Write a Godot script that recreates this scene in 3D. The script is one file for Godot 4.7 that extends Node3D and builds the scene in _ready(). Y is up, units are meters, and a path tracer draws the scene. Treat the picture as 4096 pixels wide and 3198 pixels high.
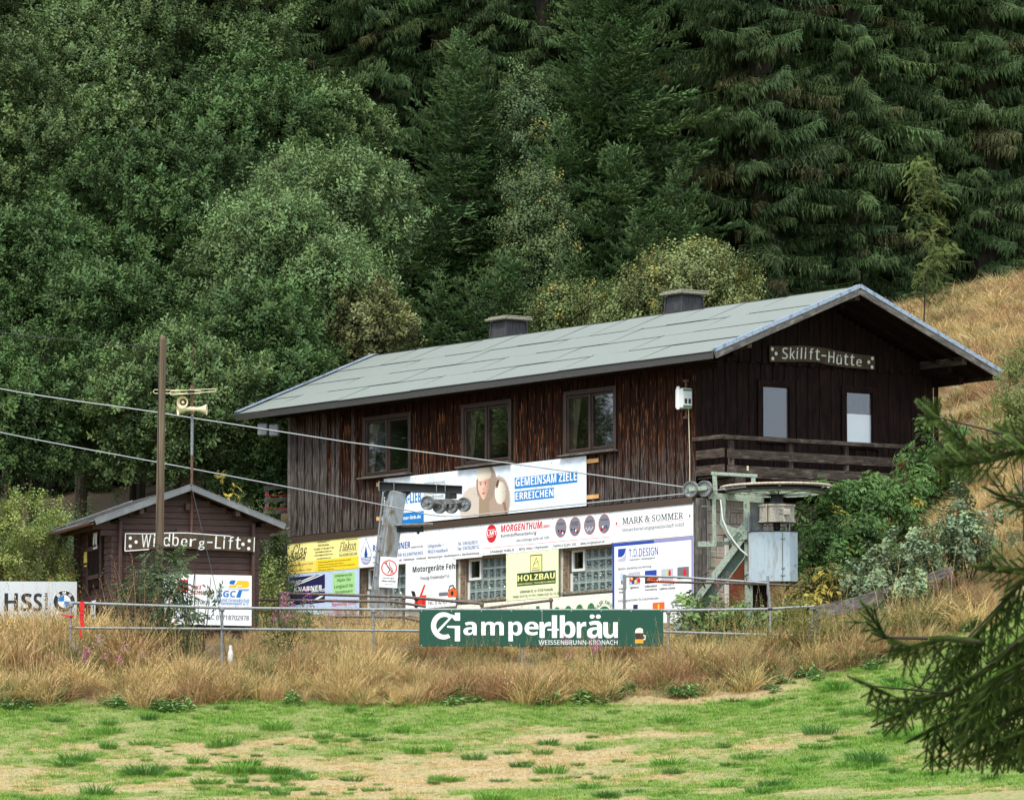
extends Node3D
# Ski lift hut on a forest edge. World: metres, y up; the near corner of the lodge stands at LODGE, the camera looks along -z.

const LODGE := Vector3(3.835, 0.0, 0.0)
const LODGE_TURN := -0.9452
const EYE := Vector3(0.0, -6.3, 122.0)

var M := {}
var rng := RandomNumberGenerator.new()
var used := {}
var fonts := {}

func _ready() -> void:
	rng.seed = 11
	# --- camera, sky, sun, exposure
	var cam := Camera3D.new()
	cam.name = "camera"
	cam.position = EYE
	cam.rotation = Vector3(0.0920, 0, 0)
	cam.fov = 7.7906
	cam.near = 0.5
	cam.far = 3000.0
	add_child(cam)
	var env := Environment.new()
	env.background_mode = Environment.BG_SKY
	var sm := ProceduralSkyMaterial.new()
	sm.sky_top_color = Color(0.90, 0.935, 0.97)
	sm.sky_horizon_color = Color(0.56, 0.61, 0.67)
	sm.sky_curve = 0.42
	sm.ground_bottom_color = Color(0.22, 0.25, 0.17)
	sm.ground_horizon_color = Color(0.34, 0.37, 0.32)
	sm.sky_energy_multiplier = 1.15
	var sky := Sky.new()
	sky.sky_material = sm
	env.sky = sky
	env.tonemap_mode = Environment.TONE_MAPPER_LINEAR
	env.tonemap_exposure = 2.2
	env.sdfgi_enabled = true
	env.ssao_enabled = true
	env.ssil_enabled = true
	var we := WorldEnvironment.new()
	we.name = "environment"
	we.environment = env
	add_child(we)
	var sun := DirectionalLight3D.new()
	sun.name = "sun"
	sun.light_color = Color(1.0, 0.96, 0.88)
	sun.light_energy = 0.5
	sun.light_angular_distance = 14.0
	sun.shadow_enabled = true
	sun.sky_mode = DirectionalLight3D.SKY_MODE_LIGHT_ONLY
	sun.rotation_degrees = Vector3(-56, -28, 0)
	add_child(sun)
	make_materials()
	print("materials ", Time.get_ticks_msec())
	make_terrain()
	print("terrain ", Time.get_ticks_msec())
	make_lodge()
	print("lodge ", Time.get_ticks_msec())
	make_wall_signs()
	make_storage_hut()
	make_poles_and_cables()
	make_railings()
	make_lift()
	print("things ", Time.get_ticks_msec())
	make_forest()
	print("forest ", Time.get_ticks_msec())
	make_shrubs()
	make_grass()
	print("plants ", Time.get_ticks_msec())

# ---------------------------------------------------------------- mesh builder
class MB:
	var v := PackedVector3Array()
	var n := PackedVector3Array()
	var t := PackedVector2Array()
	var c := PackedColorArray()
	var ix := PackedInt32Array()
	var col := Color.WHITE
	var uvo := Vector2.ZERO
	var grain := -1

	func tri(a: Vector3, b: Vector3, d: Vector3, ua := Vector2.ZERO, ub := Vector2.ZERO, ud := Vector2.ZERO) -> void:
		var nn := (b - a).cross(d - a).normalized()
		var k := v.size()
		v.append(a); v.append(b); v.append(d)
		n.append(nn); n.append(nn); n.append(nn)
		t.append(ua + uvo); t.append(ub + uvo); t.append(ud + uvo)
		c.append(col); c.append(col); c.append(col)
		ix.append(k); ix.append(k + 2); ix.append(k + 1)

	func quad(a: Vector3, b: Vector3, d: Vector3, e: Vector3, ua := Vector2.ZERO, ub := Vector2.RIGHT, ud := Vector2.ONE, ue := Vector2.DOWN) -> void:
		var nn := (d - a).cross(e - b).normalized()
		var k := v.size()
		v.append(a); v.append(b); v.append(d); v.append(e)
		for i in 4:
			n.append(nn); c.append(col)
		t.append(ua + uvo); t.append(ub + uvo); t.append(ud + uvo); t.append(ue + uvo)
		ix.append(k); ix.append(k + 2); ix.append(k + 1)
		ix.append(k); ix.append(k + 3); ix.append(k + 2)

	# box with chamfered edges; uv in metres along the two axes of each face
	func box(ctr: Vector3, size: Vector3, bev := 0.0, b := Basis.IDENTITY) -> void:
		var h := size * 0.5
		var e: float = minf(bev, minf(h.x, minf(h.y, h.z)) * 0.9)
		var ax := [Vector3.RIGHT, Vector3.UP, Vector3.BACK]
		for i in 3:
			var j := (i + 1) % 3
			var k := (i + 2) % 3
			for s in [-1.0, 1.0]:
				var p := []
				for q in [[-1, -1], [1, -1], [1, 1], [-1, 1]]:
					var w: Vector3 = ax[i] * h[i] * s + ax[j] * (h[j] - e) * q[0] + ax[k] * (h[k] - e) * q[1]
					p.append(w)
				if s < 0:
					p.reverse()
				var uv := []
				for w in p:
					if grain == j: uv.append(Vector2(w[k], -w[j]))
					elif grain == k: uv.append(Vector2(w[j], -w[k]))
					elif i == 0: uv.append(Vector2(w.z, -w.y))
					elif i == 1: uv.append(Vector2(w.x, w.z))
					else: uv.append(Vector2(w.x, -w.y))
				quad(ctr + b * p[0], ctr + b * p[1], ctr + b * p[2], ctr + b * p[3], uv[0], uv[1], uv[2], uv[3])
		if e <= 0.0:
			return
		for i in 3:
			var j := (i + 1) % 3
			var k := (i + 2) % 3
			for sj in [-1.0, 1.0]:
				for sk in [-1.0, 1.0]:
					var a0: Vector3 = ax[j] * h[j] * sj + ax[k] * (h[k] - e) * sk
					var a1: Vector3 = ax[j] * (h[j] - e) * sj + ax[k] * h[k] * sk
					var lo: Vector3 = ax[i] * -(h[i] - e)
					var hi: Vector3 = ax[i] * (h[i] - e)
					var p := [a0 + lo, a0 + hi, a1 + hi, a1 + lo]
					var out: Vector3 = ax[j] * sj + ax[k] * sk
					if (p[1] - p[0]).cross(p[3] - p[0]).dot(out) < 0:
						p.reverse()
					var uv := []
					for w in p:
						if grain >= 0: uv.append(Vector2(w[(grain + 1) % 3] + w[(grain + 2) % 3], -w[grain]))
						else: uv.append(Vector2(w.x + w.z, -w.y))
					quad(ctr + b * p[0], ctr + b * p[1], ctr + b * p[2], ctr + b * p[3], uv[0], uv[1], uv[2], uv[3])
		for sx in [-1.0, 1.0]:
			for sy in [-1.0, 1.0]:
				for sz in [-1.0, 1.0]:
					var p := [Vector3(h.x * sx, (h.y - e) * sy, (h.z - e) * sz), Vector3((h.x - e) * sx, h.y * sy, (h.z - e) * sz), Vector3((h.x - e) * sx, (h.y - e) * sy, h.z * sz)]
					if (p[1] - p[0]).cross(p[2] - p[0]).dot(Vector3(sx, sy, sz)) < 0:
						p.reverse()
					tri(ctr + b * p[0], ctr + b * p[1], ctr + b * p[2])

	# a bar of rectangular section between two points
	func bar(a: Vector3, d: Vector3, w: float, th: float, bev := 0.0, up := Vector3.UP) -> void:
		var z := (d - a)
		var l := z.length()
		z /= l
		var u := up
		if absf(z.dot(u)) > 0.98:
			u = Vector3.BACK
		var x := u.cross(z).normalized()
		var y := z.cross(x)
		grain = 2
		box((a + d) * 0.5, Vector3(w, th, l), bev, Basis(x, y, z))
		grain = -1

	func tube(path: PackedVector3Array, r: float, sides := 8, r2 := -1.0, caps := true) -> void:
		if r2 < 0: r2 = r
		var m := path.size()
		var up := Vector3.UP
		var k0 := v.size()
		for i in m:
			var d := (path[mini(i + 1, m - 1)] - path[maxi(i - 1, 0)]).normalized()
			if absf(d.dot(up)) > 0.95: up = Vector3.RIGHT if absf(d.x) < 0.8 else Vector3.BACK
			var x := d.cross(up).normalized()
			var y := x.cross(d)
			up = y
			var rr := lerpf(r, r2, float(i) / maxf(1.0, m - 1.0))
			for s in sides + 1:
				var an := TAU * s / sides
				var o := x * cos(an) + y * sin(an)
				v.append(path[i] + o * rr); n.append(o); c.append(col)
				t.append(Vector2(float(s) / sides, i * 0.3) + uvo)
		for i in m - 1:
			for s in sides:
				var a := k0 + i * (sides + 1) + s
				var b := a + sides + 1
				ix.append(a); ix.append(a + 1); ix.append(b)
				ix.append(a + 1); ix.append(b + 1); ix.append(b)
		if caps:
			for e in [0, m - 1]:
				var d: Vector3 = (path[0] - path[1]).normalized() if e == 0 else (path[m - 1] - path[m - 2]).normalized()
				var k := v.size()
				v.append(path[e]); n.append(d); c.append(col); t.append(uvo)
				for s in sides + 1:
					v.append(v[k0 + e * (sides + 1) + s]); n.append(d); c.append(col); t.append(uvo)
				for s in sides:
					if e == 0:
						ix.append(k); ix.append(k + 2 + s); ix.append(k + 1 + s)
					else:
						ix.append(k); ix.append(k + 1 + s); ix.append(k + 2 + s)

	# profile of (radius, height along axis) turned about an axis
	func lathe(at: Vector3, axis: Vector3, prof: Array, sides := 20) -> void:
		var z := axis.normalized()
		var x := (Vector3.UP if absf(z.y) < 0.9 else Vector3.RIGHT).cross(z).normalized()
		var y := z.cross(x)
		for i in prof.size() - 1:
			var p: Vector2 = prof[i]
			var q: Vector2 = prof[i + 1]
			var nr := Vector2(q.y - p.y, p.x - q.x).normalized()
			var k := v.size()
			for s in sides + 1:
				var an := TAU * s / sides
				var o := x * cos(an) + y * sin(an)
				v.append(at + o * p.x + z * p.y); v.append(at + o * q.x + z * q.y)
				var nn := (o * nr.x + z * nr.y)
				n.append(nn); n.append(nn); c.append(col); c.append(col)
				t.append(Vector2(float(s) / sides, p.y) + uvo); t.append(Vector2(float(s) / sides, q.y) + uvo)
			for s in sides:
				var a := k + s * 2
				ix.append(a); ix.append(a + 1); ix.append(a + 2)
				ix.append(a + 2); ix.append(a + 1); ix.append(a + 3)

	# polygon in a plane given by origin and two axes, pushed out along its normal
	func slab(poly: PackedVector2Array, o: Vector3, x: Vector3, y: Vector3, depth: float) -> void:
		var z := x.cross(y).normalized()
		var id := Geometry2D.triangulate_polygon(poly)
		var ccw := not Geometry2D.is_polygon_clockwise(poly)
		for i in range(0, id.size(), 3):
			var p := [poly[id[i]], poly[id[i + 1]], poly[id[i + 2]]]
			if (p[1] - p[0]).cross(p[2] - p[0]) < 0: p.reverse()
			var w := []
			for q in p: w.append(o + x * q.x + y * q.y)
			tri(w[0] + z * depth, w[1] + z * depth, w[2] + z * depth, Vector2(p[0].x, -p[0].y), Vector2(p[1].x, -p[1].y), Vector2(p[2].x, -p[2].y))
			tri(w[0], w[2], w[1], Vector2(p[0].x, -p[0].y), Vector2(p[2].x, -p[2].y), Vector2(p[1].x, -p[1].y))
		var m := poly.size()
		for i in m:
			var a := poly[i]
			var b := poly[(i + 1) % m]
			if not ccw:
				var s := a
				a = b
				b = s
			var wa := o + x * a.x + y * a.y
			var wb := o + x * b.x + y * b.y
			quad(wa, wb, wb + z * depth, wa + z * depth, Vector2(a.x, -a.y), Vector2(b.x, -b.y), Vector2(b.x, -b.y + depth), Vector2(a.x, -a.y + depth))

	func mesh() -> ArrayMesh:
		var a := []
		a.resize(Mesh.ARRAY_MAX)
		a[Mesh.ARRAY_VERTEX] = v
		a[Mesh.ARRAY_NORMAL] = n
		a[Mesh.ARRAY_TEX_UV] = t
		a[Mesh.ARRAY_COLOR] = c
		a[Mesh.ARRAY_INDEX] = ix
		var m := ArrayMesh.new()
		m.add_surface_from_arrays(Mesh.PRIMITIVE_TRIANGLES, a)
		return m

# ---------------------------------------------------------------- naming
func numbered(called: String) -> String:
	if not used.has(called):
		used[called] = 0
		return called
	used[called] += 1
	return "%s_%03d" % [called, used[called]]

func thing(called: String, label: String, category: String, at := Vector3.ZERO, turn := 0.0, group := "") -> Node3D:
	var o := Node3D.new()
	o.name = numbered(called)
	add_child(o)
	o.position = at
	o.rotation.y = turn
	tag(o, label, category, group)
	return o

func tag(o: Node3D, label: String, category := "", group := "", kind := "") -> Node3D:
	if label: o.set_meta("label", label)
	if category: o.set_meta("category", category)
	if group: o.set_meta("group", group)
	if kind: o.set_meta("kind", kind)
	return o

func inst(called: String, mesh: Mesh, mat: Material, parent: Node3D, at := Vector3.ZERO, basis := Basis.IDENTITY) -> MeshInstance3D:
	var o := MeshInstance3D.new()
	o.name = numbered(called) if parent == self else called
	o.mesh = mesh
	o.material_override = mat
	o.transform = Transform3D(basis, at)
	parent.add_child(o, true)
	return o

func part(called: String, mb: MB, mat: Material, parent: Node3D, at := Vector3.ZERO, basis := Basis.IDENTITY) -> MeshInstance3D:
	return inst(called, mb.mesh(), mat, parent, at, basis)

func boxp(called: String, ctr: Vector3, size: Vector3, mat: Material, parent: Node3D, bev := 0.005, basis := Basis.IDENTITY) -> MeshInstance3D:
	var b := MB.new()
	b.uvo = Vector2(rng.randf() * 3.0, rng.randf() * 3.0)
	b.grain = size.max_axis_index()
	b.box(Vector3.ZERO, size, bev)
	return part(called, b, mat, parent, ctr, basis)

func barp(called: String, a: Vector3, d: Vector3, w: float, th: float, mat: Material, parent: Node3D, bev := 0.004, up := Vector3.UP) -> MeshInstance3D:
	var b := MB.new()
	b.uvo = Vector2(rng.randf() * 3.0, rng.randf() * 3.0)
	b.bar(a, d, w, th, bev, up)
	return part(called, b, mat, parent)

func tubep(called: String, pts: Array, r: float, mat: Material, parent: Node3D, sides := 8, r2 := -1.0) -> MeshInstance3D:
	var b := MB.new()
	b.tube(PackedVector3Array(pts), r, sides, r2)
	return part(called, b, mat, parent)

# lettering that fills a box w x h (metres) whose lower left corner is at
func letters(words: String, at: Vector3, w: float, h: float, mat: Material, parent: Node3D, font := "sans", shear := 0.0, turn := Basis.IDENTITY, called := "lettering") -> MeshInstance3D:
	var tm := TextMesh.new()
	tm.text = words
	tm.font = fonts[font]
	tm.font_size = 48
	tm.pixel_size = 0.01
	tm.depth = 0.06
	tm.curve_step = 2.5
	tm.horizontal_alignment = HORIZONTAL_ALIGNMENT_LEFT
	tm.vertical_alignment = VERTICAL_ALIGNMENT_BOTTOM
	var bb := tm.get_aabb()
	var sx := w / maxf(bb.size.x, 0.001)
	var sy := h / maxf(bb.size.y, 0.001)
	var b := Basis(Vector3(sx, 0, 0), Vector3(shear * sy, sy, 0), Vector3(0, 0, 0.05))
	var off := b * bb.position
	var o := inst(called, tm, mat, parent, at - turn * Vector3(off.x - shear * 0.0, off.y, -0.0005), turn * b)
	return o

func mm(called: String, mesh: Mesh, mat: Material, xf: Array, cols: PackedColorArray, parent: Node3D) -> MultiMeshInstance3D:
	var m := MultiMesh.new()
	m.transform_format = MultiMesh.TRANSFORM_3D
	m.use_colors = true
	m.mesh = mesh
	m.instance_count = xf.size()
	for i in xf.size():
		m.set_instance_transform(i, xf[i])
		m.set_instance_color(i, cols[i])
	var o := MultiMeshInstance3D.new()
	o.name = numbered(called) if parent == self else called
	o.multimesh = m
	o.material_override = mat
	parent.add_child(o, true)
	return o

# ---------------------------------------------------------------- materials
func lin(r: float, g: float, b: float) -> Color:
	return Color(r, g, b).linear_to_srgb()

func plain(called: String, c: Color, rough := 0.8, metal := 0.0) -> StandardMaterial3D:
	var m := StandardMaterial3D.new()
	m.resource_name = called
	m.albedo_color = c
	m.roughness = rough
	m.metallic = metal
	M[called] = m
	return m

func noise(seed_: int, freq: float, oct := 3) -> FastNoiseLite:
	var f := FastNoiseLite.new()
	f.noise_type = FastNoiseLite.TYPE_SIMPLEX_SMOOTH
	f.seed = seed_
	f.frequency = freq
	f.fractal_octaves = oct
	return f

func tex(im: Image) -> ImageTexture:
	return ImageTexture.create_from_image(im)

# grain runs along v; size in pixels; base colours mixed by streaks
func wood_image(w: int, h: int, seed_: int, dark: Color, mid: Color, light: Color, amount: float) -> Image:
	var im := Image.create(w, h, false, Image.FORMAT_RGB8)
	var a := noise(seed_, 0.06, 3)
	var b := noise(seed_ + 1, 0.016, 3)
	var k := noise(seed_ + 2, 0.02, 2)
	for y in h:
		for x in w:
			var s := a.get_noise_2d(x * 3.0, y * 0.09) * 0.7 + a.get_noise_2d(x * 8.0 + 300, y * 0.3) * 0.45
			var q := b.get_noise_2d(x * 2.0, y * 0.5)
			var c := mid.lerp(dark, clampf(0.5 + s * 1.2, 0, 1))
			c = c.lerp(light, clampf((q + s * 0.8 - 0.1) * amount, 0, 1))
			if k.get_noise_2d(x * 2.2, y * 0.8) > 0.52: c = c.lerp(dark, 0.7)
			im.set_pixel(x, y, c)
	return im

# weathered cladding, 2.4 m wide and 3 m high (v = 1 at the foot): brown stain, bare orange streaks, grey weathered wood low down
func cladding_image(seed_: int, greyer: float) -> Image:
	var w := 512
	var h := 512
	var im := Image.create(w, h, false, Image.FORMAT_RGB8)
	var a := noise(seed_, 0.05, 3)
	var b := noise(seed_ + 5, 0.02, 2)
	var d := noise(seed_ + 9, 0.03, 3)
	var black := Color(0.06, 0.038, 0.032)
	var brown := Color(0.235, 0.115, 0.072)
	var orange := Color(0.62, 0.40, 0.24)
	var grey := Color(0.43, 0.40, 0.385)
	var char_ := Color(0.115, 0.10, 0.095)
	for y in h:
		var up := 1.0 - float(y) / h
		for x in w:
			var board := floorf(x / 32.0)
			var bt := b.get_noise_2d(board * 40.0, 7.0)
			var s := a.get_noise_2d(x * 6.0, y * 0.22)
			var s2 := a.get_noise_2d(x * 3.0 + 900, y * 0.08)
			var s3 := d.get_noise_2d(x * 5.0, y * 0.35 + 400)
			var c := brown.lerp(black, clampf(0.6 + s * 1.3 + bt * 0.5, 0, 1))
			# bare wood where the stain has flaked away
			var flake := s3 + s2 * 0.6 + bt * 0.25 - 0.30 - absf(up - 0.55) * 0.55
			c = c.lerp(orange, clampf(flake * 6.0, 0, 0.9))
			# weathered low down, with a ragged streaky edge
			var gr := (0.36 + greyer - up) * 2.4 + s * 0.9 + s2 * 0.7 + bt * 0.3
			if gr > 0.0:
				var gc := char_.lerp(grey, clampf(0.42 + s * 1.3 + s3 * 0.7 + greyer * 0.3, 0, 1))
				c = c.lerp(gc, clampf(gr * 2.2, 0, 1))
			if b.get_noise_2d(x * 5.0 + 50, y * 1.6) > 0.72: c = c.lerp(black, 0.75)
			im.set_pixel(x, y, c)
	return im

func speckle_image(n: int, seed_: int, c0: Color, c1: Color, c2: Color, f1 := 0.35, f2 := 0.03, contrast := 1.0) -> Image:
	var im := Image.create(n, n, false, Image.FORMAT_RGB8)
	var a := noise(seed_, f1, 2)
	var b := noise(seed_ + 3, f2, 4)
	var r := RandomNumberGenerator.new()
	r.seed = seed_
	for y in n:
		for x in n:
			# wrapped so that the picture tiles
			var fx := float(x) / n * TAU
			var fy := float(y) / n * TAU
			var s := a.get_noise_2d(x, y) * 0.5 + (r.randf() - 0.5) * 0.5
			var q := b.get_noise_3d(cos(fx) * n / TAU, sin(fx) * n / TAU, cos(fy) * n / TAU * 1.3 + sin(fy) * n / TAU)
			var c := c0.lerp(c1, clampf(0.5 + s * contrast, 0, 1))
			c = c.lerp(c2, clampf(q * 1.6 * contrast, 0, 1))
			im.set_pixel(x, y, c)
	return im

func textured(called: String, im: Image, scale: Vector3, rough := 0.85, metal := 0.0, bump: Image = null, bump_cm := 0.4) -> StandardMaterial3D:
	var m := plain(called, Color.WHITE, rough, metal)
	m.albedo_texture = tex(im)
	m.uv1_scale = scale
	m.texture_repeat = true
	if bump:
		m.heightmap_enabled = true
		m.heightmap_texture = tex(bump)
		m.heightmap_scale = bump_cm
	return m

func triplanar(m: StandardMaterial3D) -> StandardMaterial3D:
	m.uv1_triplanar = true
	m.uv1_triplanar_sharpness = 4.0
	return m

func foliage(called: String, rough: float, back: Color) -> StandardMaterial3D:
	var m := plain(called, Color.WHITE, rough)
	m.vertex_color_use_as_albedo = true
	m.cull_mode = BaseMaterial3D.CULL_DISABLED
	if back != Color.BLACK:
		m.backlight_enabled = true
		m.backlight = back
	return m

func make_materials() -> void:
	for p in [["sans", "Droid Sans", 400], ["bold", "Droid Sans", 700], ["serif", "Droid Serif", 400], ["serifbold", "Droid Serif", 700], ["mono", "Droid Sans Mono", 400]]:
		var f := SystemFont.new()
		f.font_names = PackedStringArray([p[1]])
		f.font_weight = p[2]
		fonts[p[0]] = f
	# timber
	textured("cladding", cladding_image(21, 0.0), Vector3(1.0 / 2.4, 1.0 / 3.0, 1), 0.85)
	textured("cladding_grey", cladding_image(57, 0.55), Vector3(1.0 / 2.4, 1.0 / 3.0, 1), 0.9)
	textured("gable_wood", wood_image(256, 512, 4, Color(0.07, 0.048, 0.045), Color(0.175, 0.11, 0.10), Color(0.27, 0.185, 0.165), 0.6), Vector3(0.7, 0.4, 1), 0.75)
	textured("rail_wood", wood_image(256, 512, 8, Color(0.17, 0.145, 0.13), Color(0.35, 0.31, 0.28), Color(0.53, 0.49, 0.45), 1.0), Vector3(0.8, 0.5, 1), 0.9)
	textured("grey_wood", wood_image(256, 512, 12, Color(0.22, 0.20, 0.19), Color(0.46, 0.44, 0.42), Color(0.62, 0.60, 0.57), 1.0), Vector3(0.8, 0.5, 1), 0.9)
	textured("hut_wood", wood_image(256, 512, 16, Color(0.20, 0.125, 0.11), Color(0.325, 0.215, 0.185), Color(0.41, 0.29, 0.255), 0.6), Vector3(0.9, 0.5, 1), 0.65)
	textured("pole_wood", wood_image(128, 512, 19, Color(0.25, 0.20, 0.15), Color(0.44, 0.375, 0.30), Color(0.56, 0.50, 0.42), 0.9), Vector3(2.0, 0.5, 1), 0.85)
	textured("frame_wood", wood_image(128, 256, 23, Color(0.14, 0.09, 0.07), Color(0.25, 0.17, 0.135), Color(0.36, 0.26, 0.21), 0.6), Vector3(1.0, 0.6, 1), 0.6)
	textured("new_wood", wood_image(128, 128, 25, Color(0.72, 0.52, 0.30), Color(0.86, 0.68, 0.45), Color(0.90, 0.76, 0.55), 0.5), Vector3(1, 1, 1), 0.8)
	textured("sign_wood", wood_image(128, 256, 27, Color(0.21, 0.165, 0.115), Color(0.33, 0.27, 0.19), Color(0.42, 0.35, 0.26), 0.8), Vector3(0.4, 1.5, 1), 0.8)
	for k in ["cladding", "cladding_grey", "gable_wood", "rail_wood"]: M[k].metallic_specular = 0.2
	# roof
	triplanar(textured("roofing_felt", speckle_image(256, 31, Color(0.385, 0.41, 0.395), Color(0.47, 0.49, 0.475), Color(0.405, 0.44, 0.415), 0.4, 0.02, 0.9), Vector3(0.8, 0.8, 0.8), 0.9))
	plain("felt_edge", Color(0.20, 0.21, 0.21), 0.95)
	triplanar(textured("fascia_metal", speckle_image(128, 33, Color(0.20, 0.195, 0.19), Color(0.24, 0.235, 0.225), Color(0.27, 0.255, 0.24), 0.2, 0.03, 0.8), Vector3(0.7, 0.7, 0.7), 0.55))
	triplanar(textured("zinc", speckle_image(128, 35, Color(0.56, 0.61, 0.67), Color(0.68, 0.73, 0.79), Color(0.44, 0.48, 0.55), 0.2, 0.05, 1.0), Vector3(1.5, 1.5, 1.5), 0.4, 0.55))
	triplanar(textured("hut_roof", speckle_image(256, 37, Color(0.20, 0.195, 0.19), Color(0.30, 0.29, 0.28), Color(0.36, 0.35, 0.34), 0.4, 0.04, 0.9), Vector3(1.2, 1.2, 1.2), 0.95))
	triplanar(textured("hut_verge", speckle_image(128, 39, Color(0.40, 0.41, 0.42), Color(0.47, 0.48, 0.49), Color(0.54, 0.55, 0.57), 0.2, 0.03, 0.8), Vector3(1, 1, 1), 0.5, 0.2))
	plain("slate", Color(0.14, 0.14, 0.155), 0.65)
	plain("slate_worn", Color(0.20, 0.20, 0.21), 0.75)
	triplanar(textured("mossy_concrete", speckle_image(128, 41, Color(0.45, 0.43, 0.38), Color(0.60, 0.58, 0.53), Color(0.24, 0.24, 0.18), 0.3, 0.06, 1.2), Vector3(1.5, 1.5, 1.5), 0.95))
	plain("gutter", Color(0.43, 0.33, 0.29), 0.5, 0.2)
	# masonry
	triplanar(textured("block", speckle_image(128, 43, Color(0.66, 0.61, 0.55), Color(0.76, 0.71, 0.66), Color(0.57, 0.52, 0.46), 0.3, 0.04, 0.9), Vector3(1.4, 1.4, 1.4), 0.95))
	plain("mortar", Color(0.50, 0.46, 0.42), 0.95)
	triplanar(textured("plaster", speckle_image(128, 45, Color(0.86, 0.85, 0.80), Color(0.90, 0.89, 0.85), Color(0.76, 0.74, 0.67), 0.3, 0.03, 0.8), Vector3(0.8, 0.8, 0.8), 0.9))
	triplanar(textured("reveal", speckle_image(128, 47, Color(0.58, 0.50, 0.42), Color(0.68, 0.60, 0.52), Color(0.44, 0.38, 0.32), 0.3, 0.04, 1.0), Vector3(1.2, 1.2, 1.2), 0.95))
	plain("inner_wood", Color(0.36, 0.28, 0.21), 0.9)
	triplanar(textured("door_red", speckle_image(128, 49, Color(0.46, 0.235, 0.15), Color(0.54, 0.28, 0.18), Color(0.40, 0.21, 0.14), 0.2, 0.04, 0.8), Vector3(1, 1, 1), 0.7))
	# glass
	var g := plain("pane", Color(0.9, 0.93, 0.92, 0.0), 0.02)
	g.transparency = BaseMaterial3D.TRANSPARENCY_ALPHA
	var g2 := plain("pane_coated", Color(0.9, 0.93, 0.95, 0.0), 0.02)
	g2.transparency = BaseMaterial3D.TRANSPARENCY_ALPHA
	plain("curtain", Color(0.40, 0.37, 0.31), 0.9)
	plain("blind", Color(0.86, 0.88, 0.87), 0.8)
	var gb := plain("glass_block", Color(0.32, 0.37, 0.37), 0.08)
	gb.metallic_specular = 0.7
	gb.normal_enabled = true
	var nt := NoiseTexture2D.new()
	nt.width = 256
	nt.height = 256
	nt.seamless = true
	nt.as_normal_map = true
	nt.bump_strength = 14.0
	nt.noise = noise(71, 0.02, 2)
	gb.normal_texture = nt
	gb.normal_scale = 1.4
	gb.uv1_scale = Vector3(1.6, 1.6, 1)
	plain("glass_rim", Color(0.55, 0.62, 0.60), 0.25)
	plain("white_frame", Color(0.86, 0.86, 0.84), 0.5)
	# metal
	triplanar(textured("galvanised", speckle_image(128, 51, Color(0.50, 0.52, 0.53), Color(0.60, 0.62, 0.63), Color(0.42, 0.43, 0.43), 0.15, 0.05, 1.0), Vector3(2, 2, 2), 0.5, 0.45))
	triplanar(textured("rail_steel", speckle_image(128, 53, Color(0.46, 0.48, 0.49), Color(0.56, 0.58, 0.59), Color(0.38, 0.36, 0.34), 0.2, 0.06, 1.0), Vector3(2, 2, 2), 0.55, 0.3))
	triplanar(textured("brown_pipe", speckle_image(128, 54, Color(0.34, 0.30, 0.27), Color(0.45, 0.41, 0.38), Color(0.28, 0.21, 0.17), 0.2, 0.06, 1.0), Vector3(2, 2, 2), 0.7, 0.2))
	triplanar(textured("pylon_steel", speckle_image(256, 55, Color(0.55, 0.58, 0.60), Color(0.64, 0.67, 0.69), Color(0.44, 0.36, 0.28), 0.1, 0.025, 1.0), Vector3(1.1, 0.45, 1.1), 0.55, 0.3))
	triplanar(textured("lift_green", speckle_image(256, 59, Color(0.54, 0.605, 0.55), Color(0.61, 0.665, 0.61), Color(0.43, 0.42, 0.37), 0.15, 0.05, 1.1), Vector3(1.4, 1.4, 1.4), 0.6, 0.05))
	triplanar(textured("lift_green_deep", speckle_image(128, 61, Color(0.30, 0.38, 0.33), Color(0.36, 0.44, 0.38), Color(0.27, 0.30, 0.26), 0.15, 0.05, 1.0), Vector3(1.4, 1.4, 1.4), 0.65))
	triplanar(textured("cabinet_grey", speckle_image(256, 63, Color(0.62, 0.68, 0.72), Color(0.66, 0.72, 0.76), Color(0.56, 0.58, 0.57), 0.1, 0.03, 0.9), Vector3(1.6, 0.5, 1.6), 0.5, 0.05))
	triplanar(textured("gearbox", speckle_image(256, 65, Color(0.63, 0.61, 0.57), Color(0.73, 0.71, 0.67), Color(0.46, 0.39, 0.33), 0.15, 0.05, 1.0), Vector3(2, 2, 2), 0.5, 0.15))
	triplanar(textured("guard_paint", speckle_image(128, 68, Color(0.66, 0.60, 0.54), Color(0.78, 0.74, 0.69), Color(0.46, 0.36, 0.30), 0.3, 0.06, 1.1), Vector3(2, 2, 2), 0.7))
	plain("dark_steel", Color(0.15, 0.15, 0.155), 0.55, 0.4)
	plain("beam_black", Color(0.19, 0.195, 0.20), 0.6, 0.2)
	plain("roller", Color(0.46, 0.46, 0.45), 0.4, 0.6)
	plain("rubber", Color(0.10, 0.10, 0.10), 0.85)
	plain("cable", Color(0.60, 0.62, 0.63), 0.5, 0.4)
	plain("cable_dark", Color(0.17, 0.17, 0.17), 0.6, 0.3)
	triplanar(textured("rust", speckle_image(128, 67, Color(0.38, 0.25, 0.20), Color(0.47, 0.34, 0.28), Color(0.30, 0.19, 0.15), 0.3, 0.06, 1.0), Vector3(2, 2, 2), 0.9))
	plain("horn_cream", Color(0.84, 0.80, 0.66), 0.5)
	plain("horn_dark", Color(0.36, 0.32, 0.24), 0.7)
	plain("white_paint", Color(0.90, 0.90, 0.89), 0.6)
	plain("box_white", Color(0.80, 0.82, 0.82), 0.5)
	plain("box_green", Color(0.25, 0.42, 0.32), 0.6)
	plain("tape_red", Color(0.80, 0.05, 0.07), 0.5)
	plain("hose_white", Color(0.86, 0.86, 0.85), 0.5)
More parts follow.
